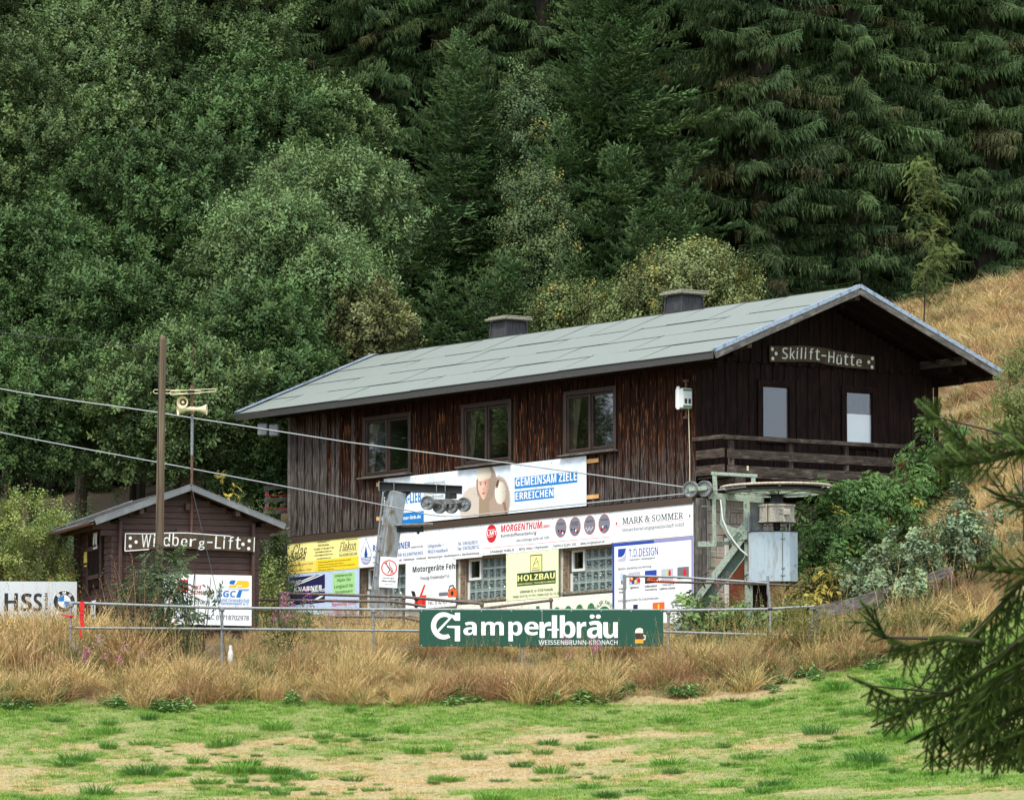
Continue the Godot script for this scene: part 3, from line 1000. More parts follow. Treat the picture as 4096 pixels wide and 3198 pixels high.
func make_roof() -> void:
	var r := Node3D.new()
	r.name = "roof"
	lodge.add_child(r, true)
	var x0 := -16.51
	var x1 := 1.57
	var run := 3.85
	var ang := atan2(RIDGE - EAVE, run)
	var sl := run / cos(ang)
	# deck of boards under the felt
	for side in [1.0, -1.0]:
		var d := MB.new()
		var b := Basis(Vector3.RIGHT, ang * side)
		d.box(Vector3((x0 + x1) * 0.5, (RIDGE + EAVE) * 0.5 - 0.045, RIDGE_Z + side * run * 0.5), Vector3(x1 - x0 - 0.04, 0.05, sl - 0.02), 0.0, b)
		part("deck", d, M.gable_wood, r)
	# felt sheets: four courses, joints staggered, each lapping the one below
	var lens := [1.0, 1.0, 1.0, 1.15]
	var cuts := [[-15.1, -12.3, -9.4, -6.6, -3.9, -1.1], [-14.0, -11.2, -8.3, -5.5, -2.6], [-12.9, -10.2, -7.2, -4.6, -1.5], [-14.6, -13.6, -12.0, -10.6, -9.2, -7.9, -6.5, -5.2, -3.7, -2.3, -0.8]]
	for side in [1.0, -1.0]:
		var at := 0.0
		var b := Basis(Vector3.RIGHT, ang * side)
		for c in 4:
			var wid: float = lens[c]
			var xs: Array = [x0]
			xs.append_array(cuts[c])
			xs.append(x1 - 0.09)
			for i in xs.size() - 1:
				var a: float = xs[i]
				var e: float = xs[i + 1]
				var m := MB.new()
				var hw := (e - a) * 0.5 + 0.012
				var hh := wid * 0.5 + 0.03
				# a thin sheet that follows the slope with slight waves
				var n := 10
				var ph := rng.randf() * 6.0
				for q in n:
					var u0 := -hw + 2.0 * hw * q / n
					var u1 := -hw + 2.0 * hw * (q + 1) / n
					var za := hh + sin(u0 * 2.3 + ph) * 0.012
					var zb := hh + sin(u1 * 2.3 + ph) * 0.012
					var ya := 0.004 * sin(u0 * 1.9 + ph)
					var yb := 0.004 * sin(u1 * 1.9 + ph)
					var s2: float = side
					if s2 > 0:
						m.quad(Vector3(u0, 0.006 + ya, za), Vector3(u1, 0.006 + yb, zb), Vector3(u1, -0.004, -hh), Vector3(u0, -0.004, -hh))
						m.quad(Vector3(u0, -0.006 + ya, za), Vector3(u1, -0.006 + yb, zb), Vector3(u1, 0.006 + yb, zb), Vector3(u0, 0.006 + ya, za))
					else:
						m.quad(Vector3(u0, -0.004, hh), Vector3(u1, -0.004, hh), Vector3(u1, 0.006 + yb, -zb), Vector3(u0, 0.006 + ya, -za))
				m.quad(Vector3(hw, -0.008, hh), Vector3(hw, -0.008, -hh), Vector3(hw, 0.006, -hh), Vector3(hw, 0.006, hh))
				m.quad(Vector3(-hw, -0.008, -hh), Vector3(-hw, -0.008, hh), Vector3(-hw, 0.006, hh), Vector3(-hw, 0.006, -hh))
				var mid := at + wid * 0.5
				var pos := Vector3((a + e) * 0.5, EAVE + mid * sin(ang) + 0.012 + c * 0.002 + (i % 2) * 0.009, RIDGE_Z + side * (run - mid * cos(ang)))
				var tilt := Basis(Vector3.RIGHT, ang * side) * Basis(Vector3.BACK, 0.0)
				part("felt_sheet", m, M.roofing_felt, r, pos, tilt)
				# tarred lap along the foot and the end of the sheet
				var lap := MB.new()
				lap.box(Vector3(0, -0.003, side * (hh + 0.006)), Vector3(hw * 2.0 - 0.02, 0.012, 0.016))
				if i > 0: lap.box(Vector3(-hw - 0.004, -0.004, 0), Vector3(0.014, 0.014, hh * 2.0 - 0.05))
				if c > 0 or i > 0: part("tar_joint", lap, M.felt_edge, r, pos, tilt)
			at += wid
	# eaves
	for side in [1.0, -1.0]:
		var f := MB.new()
		f.box(Vector3((x0 + x1) * 0.5 - 0.02, EAVE - 0.075, RIDGE_Z + side * (run + 0.012)), Vector3(x1 - x0 - 0.1, 0.165, 0.02), 0.004)
		part("fascia", f, M.fascia_metal, r)
	# verges: barge boards with zinc flashing, at both ends
	for gx in [x1, x0]:
		var out := 1.0 if gx > 0.0 else -1.0
		for side in [1.0, -1.0]:
			var p0 := Vector3(gx - out * 0.02, EAVE - 0.08, RIDGE_Z + side * (run + 0.01))
			var p1 := Vector3(gx - out * 0.02, RIDGE - 0.075, RIDGE_Z + side * 0.004)
			var bb := MB.new()
			bb.uvo = Vector2(rng.randf(), rng.randf())
			bb.bar(p0, p1, 0.035, 0.16, 0.005)
			part("barge_board", bb, M.grey_wood if out > 0 else M.rail_wood, r)
			var zf := MB.new()
			zf.bar(p0 + Vector3(out * 0.022, 0.098, side * 0.02), p1 + Vector3(out * 0.022, 0.1, 0), 0.012, 0.085, 0.002)
			zf.bar(p0 + Vector3(-out * 0.055, 0.125, side * 0.02), p1 + Vector3(-out * 0.055, 0.125, 0), 0.14, 0.012, 0.002)
			part("verge_flashing", zf, M.zinc, r)
	# purlins carry the overhang
	for zz in [-0.28, RIDGE_Z, -6.1]:
		boxp("purlin", Vector3(0.72, roof_y(zz) - 0.18, zz), Vector3(1.5, 0.17, 0.13), M.rail_wood, r)
		boxp("purlin", Vector3(0.5, roof_y(zz) - 0.335, zz), Vector3(1.0, 0.12, 0.12), M.gable_wood, r)
		boxp("purlin", Vector3(-L - 0.62, roof_y(zz) - 0.16, zz), Vector3(1.2, 0.15, 0.13), M.gable_wood, r)
	boxp("purlin", Vector3(0.25, 5.66, 0.02), Vector3(1.2, 0.16, 0.12), M.gable_wood, r)
	boxp("purlin", Vector3(0.25, 5.66, -WIDE - 0.02), Vector3(1.2, 0.16, 0.12), M.gable_wood, r)
	# rafters under the gable overhang
	for gx in [0.55, 1.15]:
		for side in [1.0, -1.0]:
			barp("rafter", Vector3(gx, EAVE - 0.11, RIDGE_Z + side * (run - 0.1)), Vector3(gx, RIDGE - 0.12, RIDGE_Z + side * 0.05), 0.07, 0.09, M.gable_wood, r)
	for i in 20:
		barp("rafter", Vector3(-0.6 - i * 0.76, EAVE - 0.1, RIDGE_Z + run - 0.05), Vector3(-0.6 - i * 0.76, roof_y(-0.1) - 0.1, -0.1), 0.07, 0.09, M.gable_wood, r)
	# soffit boards
	var sf := MB.new()
	sf.box(Vector3(-L * 0.5 + 0.2, 5.69, 0.36), Vector3(L + 1.4, 0.015, 0.58))
	part("soffit", sf, M.gable_wood, r)

func make_chimneys() -> void:
	for spot in [[-11.8, -3.7], [-5.2, -3.7]]:
		var c := Node3D.new()
		c.name = "chimney"
		lodge.add_child(c, true)
		var base := RIDGE - 0.35
		c.position = Vector3(spot[0], base, spot[1])
		var wd: float = 0.60
		var top := 0.80
		var core := MB.new()
		core.box(Vector3(0, top * 0.5, 0), Vector3(wd - 0.06, top, wd - 0.06))
		part("chimney_core", core, M.slate, c)
		var sh := MB.new()
		sh.box(Vector3.ZERO, Vector3(0.195, 0.17, 0.014), 0.003)
		var shm := sh.mesh()
		var hs := MB.new()
		hs.box(Vector3.ZERO, Vector3(0.095, 0.17, 0.014), 0.003)
		var hsm := hs.mesh()
		for face in 4:
			var bs := Basis(Vector3.UP, face * PI * 0.5)
			for row in 5:
				var flare := 0.016 * (4 - row)
				for k in (3 if row % 2 == 0 else 4):
					var half := row % 2 == 1 and (k == 0 or k == 3)
					var x: float = (k - 1) * 0.2 if row % 2 == 0 else [-0.25, -0.1, 0.1, 0.25][k]
					var p := Vector3(x, 0.08 + row * 0.15, wd * 0.5 - 0.02 + flare)
					inst("slate_shingle", hsm if half else shm, M.slate if rng.randf() < 0.7 else M.slate_worn, c, bs * p, bs * Basis(Vector3.RIGHT, -0.09 + rng.randf() * 0.03))
			var ed := MB.new()
			ed.bar(Vector3(wd * 0.5 + 0.035, 0.0, wd * 0.5 + 0.035), Vector3(wd * 0.5 - 0.015, top - 0.02, wd * 0.5 - 0.015), 0.04, 0.04, 0.004)
			part("corner_strip", ed, M.slate_worn, c, Vector3.ZERO, bs)
		var cap := MB.new()
		cap.box(Vector3(0, top + 0.035, 0), Vector3(0.80, 0.055, 0.80), 0.015)
		cap.box(Vector3(0.02, top + 0.085, -0.02), Vector3(0.72, 0.03, 0.74), 0.012)
		part("cap_slab", cap, M.mossy_concrete, c)

func make_balcony() -> void:
	var b := Node3D.new()
	b.name = "balcony"
	lodge.add_child(b, true)
	var ox := 1.07
	var z1 := -4.95
	for k in 10:
		boxp("deck_board", Vector3(0.1 + k * 0.105, 3.30, z1 * 0.5), Vector3(0.098, 0.035, -z1), M.rail_wood, b)
	for zz in [-0.25, -1.75, -3.25, -4.7]:
		boxp("joist", Vector3(0.62, 3.20, zz), Vector3(1.35, 0.13, 0.11), M.rail_wood, b)
		boxp("joist", Vector3(0.5, 3.06, zz), Vector3(1.0, 0.10, 0.1), M.gable_wood, b)
	for zz in [-0.14, -1.70, -3.20, -4.68]:
		boxp("rail_post", Vector3(ox - 0.05, 3.66, zz), Vector3(0.09, 0.95, 0.10), M.rail_wood, b)
	for h in [[3.44, 0.20], [3.775, 0.19]]:
		wood_board("rail_board", Vector3(ox, h[0], z1 * 0.5), Vector3(0.032, h[1], -z1), M.rail_wood, b, Vector2(h[0], 0.2), Basis(Vector3.RIGHT, 0.006))
		wood_board("rail_board", Vector3(ox * 0.5 - 0.02, h[0] + 0.01, 0.035), Vector3(ox - 0.06, h[1], 0.03), M.rail_wood, b, Vector2(h[0], 0.9))
	wood_board("handrail", Vector3(ox + 0.01, 4.115, z1 * 0.5), Vector3(0.13, 0.085, -z1 + 0.1), M.rail_wood, b, Vector2(0.4, 0.1), Basis(Vector3.RIGHT, 0.006))
	wood_board("handrail", Vector3(ox * 0.5 - 0.03, 4.12, 0.035), Vector3(ox - 0.02, 0.085, 0.11), M.rail_wood, b, Vector2(0.1, 0.7))
	boxp("paper_notice", Vector3(ox + 0.018, 3.48, -0.52), Vector3(0.004, 0.10, 0.05), M.horn_cream, b, 0.0)

# ---------------------------------------------------------------- signs on the long wall
var signs := {}

func lodge_xf(p: Vector3) -> Vector3:
	return LODGE + Basis(Vector3.UP, LODGE_TURN) * p

func wall_sign(key: String, called: String, label: String, x0: float, y0: float, x1: float, y1: float, mat: Material, z := 0.1, screws := 6) -> Node3D:
	var o := thing(called, label, "sign", lodge_xf(Vector3(x0, y0, z)), LODGE_TURN, "advertising boards on the lodge wall")
	var w := x1 - x0
	var h := y1 - y0
	boxp("board", Vector3(w * 0.5, h * 0.5, 0.006), Vector3(w - 0.004, h - 0.004, 0.012), mat, o, 0.002)
	signs[key] = [o, x0, y0]
	var sc := MB.new()
	for i in screws:
		for e in [0.035, h - 0.035]:
			sc.lathe(Vector3(0.05 + (w - 0.1) * i / (screws - 1.0), e, 0.0125), Vector3.BACK, [Vector2(0.011, 0.0), Vector2(0.011, 0.004), Vector2(0.0, 0.005)], 6)
	tag(part("screw_heads", sc, M.ink_grey, o), "", "", "", "stuff")
	return o

func write(key: String, words: String, x: float, y: float, w: float, h: float, font: String, mat: String, shear := 0.0) -> void:
	var s: Array = signs[key]
	letters(words, Vector3(x - s[1], y - s[2], 0.0145), w, h, M[mat], s[0], font, shear)

# flat printed patch on a sign, in wall coordinates
func patch(key: String, called: String, pts: Array, mat: String, lift := 0.0) -> MeshInstance3D:
	var s: Array = signs[key]
	var p := PackedVector2Array()
	for q in pts: p.append(Vector2(q[0] - s[1], q[1] - s[2]))
	var b := MB.new()
	b.slab(p, Vector3(0, 0, 0.0122 + lift), Vector3.RIGHT, Vector3.UP, 0.0012)
	return part(called, b, M[mat], s[0])

func rect(x0: float, y0: float, x1: float, y1: float) -> Array:
	return [[x0, y0], [x1, y0], [x1, y1], [x0, y1]]

func oval(x: float, y: float, rx: float, ry: float, n := 24) -> Array:
	var p := []
	for i in n: p.append([x + cos(TAU * i / n) * rx, y + sin(TAU * i / n) * ry])
	return p

func make_wall_signs() -> void:
	wall_sign("cafe", "cafe_sign", "yellow glass cafe and museum signboard at the far end of the lodge wall", -15.19, 2.07, -12.295, 2.78, M.lemon)
	patch("cafe", "amber_band", rect(-15.188, 2.072, -14.0, 2.335), "amber_pale")
	patch("cafe", "amber_band", rect(-14.0, 2.072, -12.297, 2.34), "amber")
	patch("cafe", "rule_line", rect(-13.07, 2.475, -12.36, 2.483), "ink_brown")
	patch("cafe", "flourish", [[-15.08, 2.42], [-14.95, 2.38], [-14.75, 2.42], [-14.5, 2.52], [-14.42, 2.56], [-14.36, 2.53], [-14.42, 2.54], [-14.52, 2.49], [-14.75, 2.395], [-14.95, 2.36], [-15.1, 2.40], [-15.12, 2.5], [-15.105, 2.5]], "ink_brown")
	wall_sign("sport", "sport_sign", "pale blue sports shop signboard with dark blue panel and green ski service panel", -15.16, 0.95, -12.27, 2.065, M.ice_blue)
	patch("sport", "navy_panel", rect(-15.10, 1.36, -13.645, 2.0), "navy")
	patch("sport", "white_bar", [[-14.61, 1.90], [-14.1, 1.995], [-13.97, 1.995], [-14.61, 1.875]], "sheet_white", 0.0016)
	patch("sport", "white_bar", [[-15.09, 1.775], [-13.82, 1.998], [-13.69, 1.998], [-15.09, 1.745]], "sheet_white", 0.0016)
	patch("sport", "white_bar", [[-14.25, 1.40], [-13.65, 1.57], [-13.65, 1.52], [-14.12, 1.39]], "sheet_white", 0.0016)
	patch("sport", "mint_panel", rect(-13.33, 1.49, -12.446, 2.0), "mint")
	wall_sign("heat", "heating_sign", "long white heating and plumbing signboard with blue flame logo", -12.293, 2.07, -7.51, 2.783, M.sheet_white, 0.1, 10)
	patch("heat", "emblem", oval(-11.995, 2.345, 0.215, 0.215), "ink_blue")
	patch("heat", "emblem", oval(-11.995, 2.345, 0.20, 0.20), "sheet_white", 0.0016)
	patch("heat", "emblem", [[-12.1, 2.56], [-11.995, 2.74], [-11.89, 2.56], [-11.91, 2.5], [-12.08, 2.5]], "ink_blue", 0.001)
	patch("heat", "emblem", [[-12.085, 2.56], [-11.995, 2.715], [-11.905, 2.56], [-11.92, 2.48], [-12.07, 2.48]], "sheet_white", 0.003)
	patch("heat", "emblem", [[-12.06, 2.36], [-11.995, 2.56], [-11.93, 2.36], [-11.95, 2.3], [-12.04, 2.3]], "ink_blue", 0.0045)
	for k in 5:
		var hw := [0.195, 0.185, 0.165, 0.14, 0.1]
		patch("heat", "emblem", rect(-11.995 - hw[k], 2.29 - k * 0.032, -11.995 + hw[k], 2.303 - k * 0.032), "ink_blue", 0.003)
	wall_sign("plast", "plastics_sign", "white plastics firm signboard with red round logo and four grey picture discs", -7.508, 2.095, -2.80, 2.787, M.sheet_white, 0.1, 10)
	patch("plast", "red_disc", oval(-7.156, 2.56, 0.195, 0.20), "ink_red")
	patch("plast", "logo_bar", rect(-7.32, 2.635, -7.02, 2.648), "sheet_white", 0.0016)
	patch("plast", "logo_bar", rect(-7.32, 2.49, -7.1, 2.503), "sheet_white", 0.0016)
	patch("plast", "red_line", rect(-7.49, 2.247, -2.81, 2.256), "ink_red")
	var cx := [-4.602, -4.09, -3.564, -3.047]
	var words := ["Spritzguss", "Duroplast-", "Zubehör", "Veredelung"]
	for k in 4:
		patch("plast", "picture_disc", oval(cx[k], 2.54, 0.205, 0.207), "ink_red")
		patch("plast", "picture_disc", oval(cx[k], 2.54, 0.195, 0.197), "pic_grey", 0.0016)
		write("plast", words[k], cx[k] - 0.13, 2.60, 0.26, 0.05, "sans", "ink")
		for j in 7:
			patch("plast", "cap_print", oval(cx[k] - 0.12 + j * 0.04, 2.45 + 0.03 * sin(j * 2.1 + k), 0.026, 0.03, 8), (["husq_orange", "ink", "azure", "ink_red", "ink", "sheet_white", "navy"][(j + k) % 7] if k != 2 else "rot_grey"), 0.003 + j * 0.0012)
	write("plast", "pressen", -4.20, 2.55, 0.22, 0.045, "sans", "ink")
	wall_sign("tax", "tax_adviser_sign", "white signboard with serif lettering and red underline above the blue-edged board", -2.797, 2.115, 0.045, 2.815, M.sheet_white)
	patch("tax", "red_line", rect(-2.64, 2.459, -0.045, 2.466), "ink_red")
	patch("tax", "red_square", rect(-2.64, 2.49, -2.588, 2.545), "ink_red")
	patch("tax", "red_square", rect(-0.095, 2.505, -0.045, 2.56), "ink_red")
	wall_sign("design", "design_agency_sign", "tall white design agency signboard with blue and lilac border at the lodge corner", -2.758, 0.25, 0.047, 2.105, M.sheet_white)
	patch("design", "blue_border", [[-2.756, 0.252], [-2.69, 0.252], [-2.69, 2.03], [-2.0, 2.03], [-1.3, 2.03], [-1.3, 2.1], [-2.756, 2.1]], "royal")
	patch("design", "lilac_border", [[-1.3, 2.03], [-0.015, 2.03], [-0.015, 0.252], [0.044, 0.252], [0.044, 2.1], [-1.3, 2.1]], "lilac")
	patch("design", "logo_mark", [[-2.56, 1.80], [-2.42, 1.80], [-2.33, 1.86], [-2.27, 1.975], [-2.56, 1.975]], "royal")
	patch("design", "logo_mark", [[-2.56, 1.70], [-2.33, 1.70], [-2.28, 1.73], [-2.275, 1.93], [-2.33, 1.82], [-2.44, 1.765], [-2.56, 1.765]], "rot_grey")
	for k in [[-2.19, 1.19, -1.78, 1.46, "rot_grey"], [-1.617, 1.195, -1.21, 1.465, "navy"], [-1.05, 1.215, -0.64, 1.47, "rot_grey"], [-0.497, 1.23, -0.1, 1.48, "ink_grey"], [-1.353, 0.56, -0.94, 0.78, "husq_orange"], [-2.03, 0.6, -1.87, 0.77, "navy"]]:
		patch("design", "picture_print", rect(k[0], k[1], k[2], k[3]), k[4])
	for k in 9:
		patch("design", "colour_dab", oval(-2.1 + 0.035 * k, 1.30 + 0.05 * sin(k * 2.3), 0.05, 0.045, 8), ["ink_red", "amber", "royal", "ink_red", "navy", "amber", "ink_red", "lilac", "ink_red"][k], 0.002 + k * 0.0012)
	patch("design", "tree_print", rect(-1.617, 1.195, -1.21, 1.27), "ink", 0.002)
	patch("design", "sky_print", rect(-1.617, 1.36, -1.21, 1.465), "royal", 0.002)
	patch("design", "figure_print", oval(-0.87, 1.36, 0.045, 0.09, 10), "mint", 0.002)
	patch("design", "figure_print", oval(-0.76, 1.36, 0.045, 0.09, 10), "ink_red", 0.002)
	patch("design", "shape_print", oval(-0.24, 1.35, 0.06, 0.1, 10), "ink_red", 0.002)
	patch("design", "shape_print", oval(-0.3, 1.26, 0.15, 0.03, 10), "leaf_emblem", 0.003)
	patch("design", "bulb_print", oval(-2.43, 1.38, 0.07, 0.085, 12), "ice_blue")
	patch("design", "bulb_print", rect(-2.46, 1.22, -2.40, 1.30), "ink_grey")
	patch("design", "bottle_print", rect(-1.17, 0.6, -1.12, 0.74), "amber", 0.002)
	wall_sign("motor", "motor_tools_sign", "white motor tools signboard with chainsaw and snow blower pictures between glass block windows", -10.44, 1.04, -8.51, 2.085, M.sheet_white)
	# pictures of the machines, printed
	patch("motor", "machine_print", [[-10.1, 1.1], [-9.66, 1.1], [-9.63, 1.34], [-9.8, 1.34], [-9.66, 1.56], [-9.72, 1.58], [-9.9, 1.32], [-10.08, 1.3]], "sign_red")
	patch("motor", "machine_print", [[-10.22, 1.46], [-10.08, 1.44], [-10.02, 1.3], [-9.93, 1.24], [-10.0, 1.2], [-10.14, 1.28]], "ink", 0.002)
	patch("motor", "machine_print", oval(-10.02, 1.13, 0.08, 0.06, 12), "ink", 0.004)
	patch("motor", "machine_print", oval(-9.75, 1.2, 0.05, 0.07, 12), "ink_red", 0.003)
	patch("motor", "chainsaw_print", [[-9.16, 1.32], [-9.13, 1.285], [-8.8, 1.285], [-8.8, 1.365], [-9.14, 1.37]], "ink_grey")
	patch("motor", "chainsaw_print", [[-8.8, 1.25], [-8.5, 1.24], [-8.45, 1.3], [-8.47, 1.42], [-8.62, 1.46], [-8.78, 1.40]], "husq_orange", 0.002)
	patch("motor", "chainsaw_print", oval(-8.64, 1.33, 0.05, 0.05, 10), "ink", 0.004)
	patch("motor", "chainsaw_print", [[-8.80, 1.38], [-8.74, 1.5], [-8.6, 1.52], [-8.52, 1.42], [-8.55, 1.41], [-8.62, 1.495], [-8.72, 1.475], [-8.77, 1.38]], "ink", 0.004)
	wall_sign("holz", "carpentry_sign", "pale green and yellow carpentry signboard with dark green name panel", -6.615, 1.06, -4.695, 2.093, M.cream_green)
	patch("holz", "name_panel", rect(-6.207, 1.36, -4.79, 1.64), "forest_ink", 0.0)
	patch("holz", "emblem_frame", rect(-5.722, 1.625, -5.281, 2.012), "ink", 0.002)
	patch("holz", "emblem_field", rect(-5.70, 1.645, -5.303, 1.99), "sun_yellow", 0.004)
	for e in [[[-5.66, 1.67], [-5.35, 1.67], [-5.35, 1.69], [-5.66, 1.69]], [[-5.64, 1.72], [-5.36, 1.72], [-5.36, 1.735], [-5.64, 1.735]], [[-5.62, 1.76], [-5.5, 1.95], [-5.48, 1.95], [-5.595, 1.76]], [[-5.51, 1.96], [-5.49, 1.96], [-5.38, 1.76], [-5.40, 1.76]], [[-5.6, 1.80], [-5.4, 1.86], [-5.4, 1.872], [-5.6, 1.812]]]:
		patch("holz", "emblem_line", e, "ink_grey", 0.006)
	wall_sign("carton", "cardboard_firm_sign", "cream signboard with green lettering low on the wall, mostly hidden behind the green banner", -8.45, 0.2, -2.77, 1.055, M.cream, 0.1, 10)
	patch("carton", "emblem", oval(-3.05, 0.52, 0.27, 0.27), "leaf_emblem")
	var arc := "TTAUER KARTON"
	for i in arc.length():
		var an := 2.62 - i * 0.175
		var ch := arc[i]
		if ch == " ": continue
		var s: Array = signs["carton"]
		var tb := Basis(Vector3.BACK, an - PI * 0.5)
		letters(ch, Vector3(-3.05 - s[1] + cos(an) * 0.31, 0.52 - s[2] + sin(an) * 0.31, 0.0145) - tb * Vector3(0.035, 0, 0), 0.07, 0.09, M.leaf_emblem, s[0], "sans", 0.0, tb)
	for k in 4:
		patch("carton", "green_arch", oval(-4.75 + k * 0.41, 0.66 + k * 0.01, 0.15, 0.19, 16), "leaf_emblem")
	for k in 3: patch("carton", "green_block", rect(-6.35 + k * 0.42, 0.55, -6.22 + k * 0.42, 0.80 + 0.05 * k), "leaf_emblem")
	make_banner()
	write("cafe", "Glas", -15.02, 2.404, 0.56, 0.344, "serif", "ink_brown", 0.35)
	write("cafe", "Café", -14.71, 2.361, 0.25, 0.080, "sans", "ink_brown")
	write("cafe", "Glashüttenplatz 1-7", -13.95, 2.716, 0.49, 0.049, "sans", "ink_brown")
	write("cafe", "96355 Kleintettau", -13.93, 2.648, 0.45, 0.043, "sans", "ink_brown")
	write("cafe", "Tel. 09269 / 77-100 oder 77-104", -14.10, 2.568, 0.81, 0.044, "sans", "ink_brown")
	write("cafe", "glascafe@heinz-glas.com", -14.03, 2.493, 0.65, 0.046, "sans", "ink_brown")
	write("cafe", "museum@glasbewahrer.com", -14.07, 2.424, 0.74, 0.042, "sans", "ink_brown")
	write("cafe", "www.glasbewahrer.de", -13.98, 2.347, 0.57, 0.040, "sans", "ink_brown")
	write("cafe", "EUROPÄISCHES", -12.80, 2.723, 0.44, 0.031, "sans", "ink_brown")
	write("cafe", "Flakon", -13.07, 2.503, 0.66, 0.192, "serif", "ink_brown", 0.35)
	write("cafe", "GLASMUSEUM", -13.07, 2.371, 0.71, 0.067, "sans", "ink_brown")
	write("cafe", "Montag - Samstag: 11.00 Uhr - 17.00 Uhr", -15.06, 2.250, 0.94, 0.040, "sans", "ink_brown")
	write("cafe", "Marktsonntage: 13.00 Uhr - 17.00 Uhr", -15.06, 2.118, 0.87, 0.038, "sans", "ink_brown")
	write("cafe", "Montag bis Freitag jeweils 8.00-17.00 Uhr (letzter Einlass 16.00 Uhr)", -13.92, 2.263, 1.33, 0.032, "sans", "ink_brown")
	write("cafe", "Samstags 10.00-16.00 Uhr (letzter Einlass 15.00 Uhr)", -13.92, 2.202, 1.02, 0.032, "sans", "ink_brown")
	write("cafe", "Jeden ersten Samstag im Monat finden von 12.00-15.00 Uhr Halbautomaten-", -13.92, 2.148, 1.49, 0.032, "sans", "ink_brown")
	write("cafe", "Vorführungen am Glasofen statt.", -13.92, 2.088, 0.64, 0.032, "sans", "ink_brown")
	write("sport", "SPORT", -15.05, 1.830, 0.42, 0.092, "bold", "sheet_white", 0.1)
	write("sport", "KNABNER", -14.91, 1.657, 1.15, 0.108, "bold", "sheet_white", 0.12)
	write("sport", "SAALFELD", -14.19, 1.617, 0.56, 0.064, "bold", "sheet_white", 0.1)
	write("sport", "Schleifservice für", -13.25, 1.912, 0.71, 0.064, "sans", "ink")
	write("sport", "Alpin-Ski", -13.16, 1.785, 0.55, 0.090, "sans", "ink")
	write("sport", "Langlauf-Ski", -13.26, 1.641, 0.75, 0.096, "sans", "ink")
	write("sport", "Snowboard", -13.22, 1.544, 0.68, 0.063, "sans", "ink")
	write("sport", "Regelmäßig Sonder-", -13.36, 1.248, 1.02, 0.090, "serif", "ink_red", 0.3)
	write("sport", "preise! Ratespaß!", -13.34, 1.071, 1.00, 0.107, "serif", "ink_red", 0.3)
	write("heat", "ROLF KNABNER", -11.72, 2.416, 1.47, 0.144, "bold", "ink_blue")
	write("heat", "GmbH & Co.KG", -10.22, 2.404, 0.46, 0.049, "sans", "ink")
	write("heat", "HEIZUNG·SANITÄR·KLEMPNEREI", -11.72, 2.243, 1.96, 0.094, "sans", "ink_blue")
	write("heat", "Heizungsanlagen · Solartechnik · Pelletkessel · Holzkessel · Wärmepumpen · Bauklempnerei u. Blechbearbeitung", -11.72, 2.127, 4.10, 0.062, "sans", "ink")
	write("heat", "Giftigstraße 7", -9.58, 2.358, 0.61, 0.092, "sans", "ink_blue")
	write("heat", "96523 Haselbach", -9.58, 2.255, 0.77, 0.078, "sans", "ink_blue")
	write("heat", "Tel.: 036762/8237", -8.43, 2.368, 0.76, 0.078, "sans", "ink_blue")
	write("heat", "Fax: 036762/80152", -8.43, 2.259, 0.82, 0.078, "sans", "ink_blue")
	write("plast", "MORGENTHUM", -6.81, 2.571, 1.50, 0.150, "bold", "ink_red", 0.15)
	write("plast", "GMBH", -5.29, 2.572, 0.28, 0.069, "sans", "ink_red", 0.15)
	write("plast", "Kunststoffverarbeitung", -6.81, 2.434, 1.31, 0.094, "sans", "ink", 0.15)
	write("plast", "...eine schlüssige Sache seit 1936", -6.30, 2.311, 1.26, 0.082, "sans", "ink_grey", 0.15)
	write("plast", "Schauberger Straße 20   -   96355 Tettau / Oberfranken   -   Telefon 0 92 69 / 230   -   www.morgenthum.de", -7.21, 2.123, 4.18, 0.070, "sans", "ink")
	write("plast", "LMT", -7.32, 2.524, 0.36, 0.093, "bold", "sheet_white")
	write("tax", "MARK & SOMMER", -2.40, 2.492, 2.11, 0.133, "serif", "ink")
	write("tax", "Steuerberatungsgesellschaft mbH", -2.41, 2.310, 2.15, 0.097, "serif", "ink_grey")
	write("design", "T.D.DESIGN", -2.18, 1.777, 1.02, 0.169, "sans", "royal")
	write("design", "Medienfabrik - Marketingagentur", -2.15, 1.695, 0.90, 0.049, "sans", "ink_grey")
	write("design", "Medien, Marketing und Werbung", -2.55, 1.510, 1.16, 0.068, "sans", "ink_grey")
	write("design", "Design", -2.54, 1.098, 0.17, 0.055, "sans", "ink")
	write("design", "Konzept", -2.53, 1.027, 0.17, 0.048, "sans", "ink")
	write("design", "Digitaldruck", -2.14, 1.097, 0.31, 0.061, "sans", "ink")
	write("design", "Großformatdruck", -1.63, 1.109, 0.44, 0.053, "sans", "ink")
	write("design", "& Beschilderung", -1.62, 1.031, 0.42, 0.053, "sans", "ink")
	write("design", "T-Shirts und Co", -1.04, 1.116, 0.43, 0.043, "sans", "ink")
	write("design", "Textildruck & Stickerei", -1.12, 1.036, 0.55, 0.048, "sans", "ink")
	write("design", "Fertigungstechniken für Industriekunden", -2.55, 0.831, 1.41, 0.073, "sans", "ink_grey")
	write("design", "Etiketten", -0.69, 0.735, 0.22, 0.041, "sans", "ink")
	write("design", "Auf- und Eindrucke", -0.69, 0.651, 0.47, 0.046, "sans", "ink")
	write("design", "Digitalschneiden", -0.69, 0.501, 0.40, 0.047, "sans", "ink")
	write("motor", "Motorgeräte Fehn", -10.16, 1.819, 1.75, 0.179, "bold", "ink")
	write("motor", "Pressig-Friedersdorf 53", -9.85, 1.657, 1.10, 0.100, "sans", "ink")
	write("motor", "Tel.: 0 92 65 - 15 12", -9.57, 1.114, 1.15, 0.085, "sans", "ink")
	write("holz", "HOLZBAU", -6.18, 1.467, 1.36, 0.129, "bold", "sun_yellow")
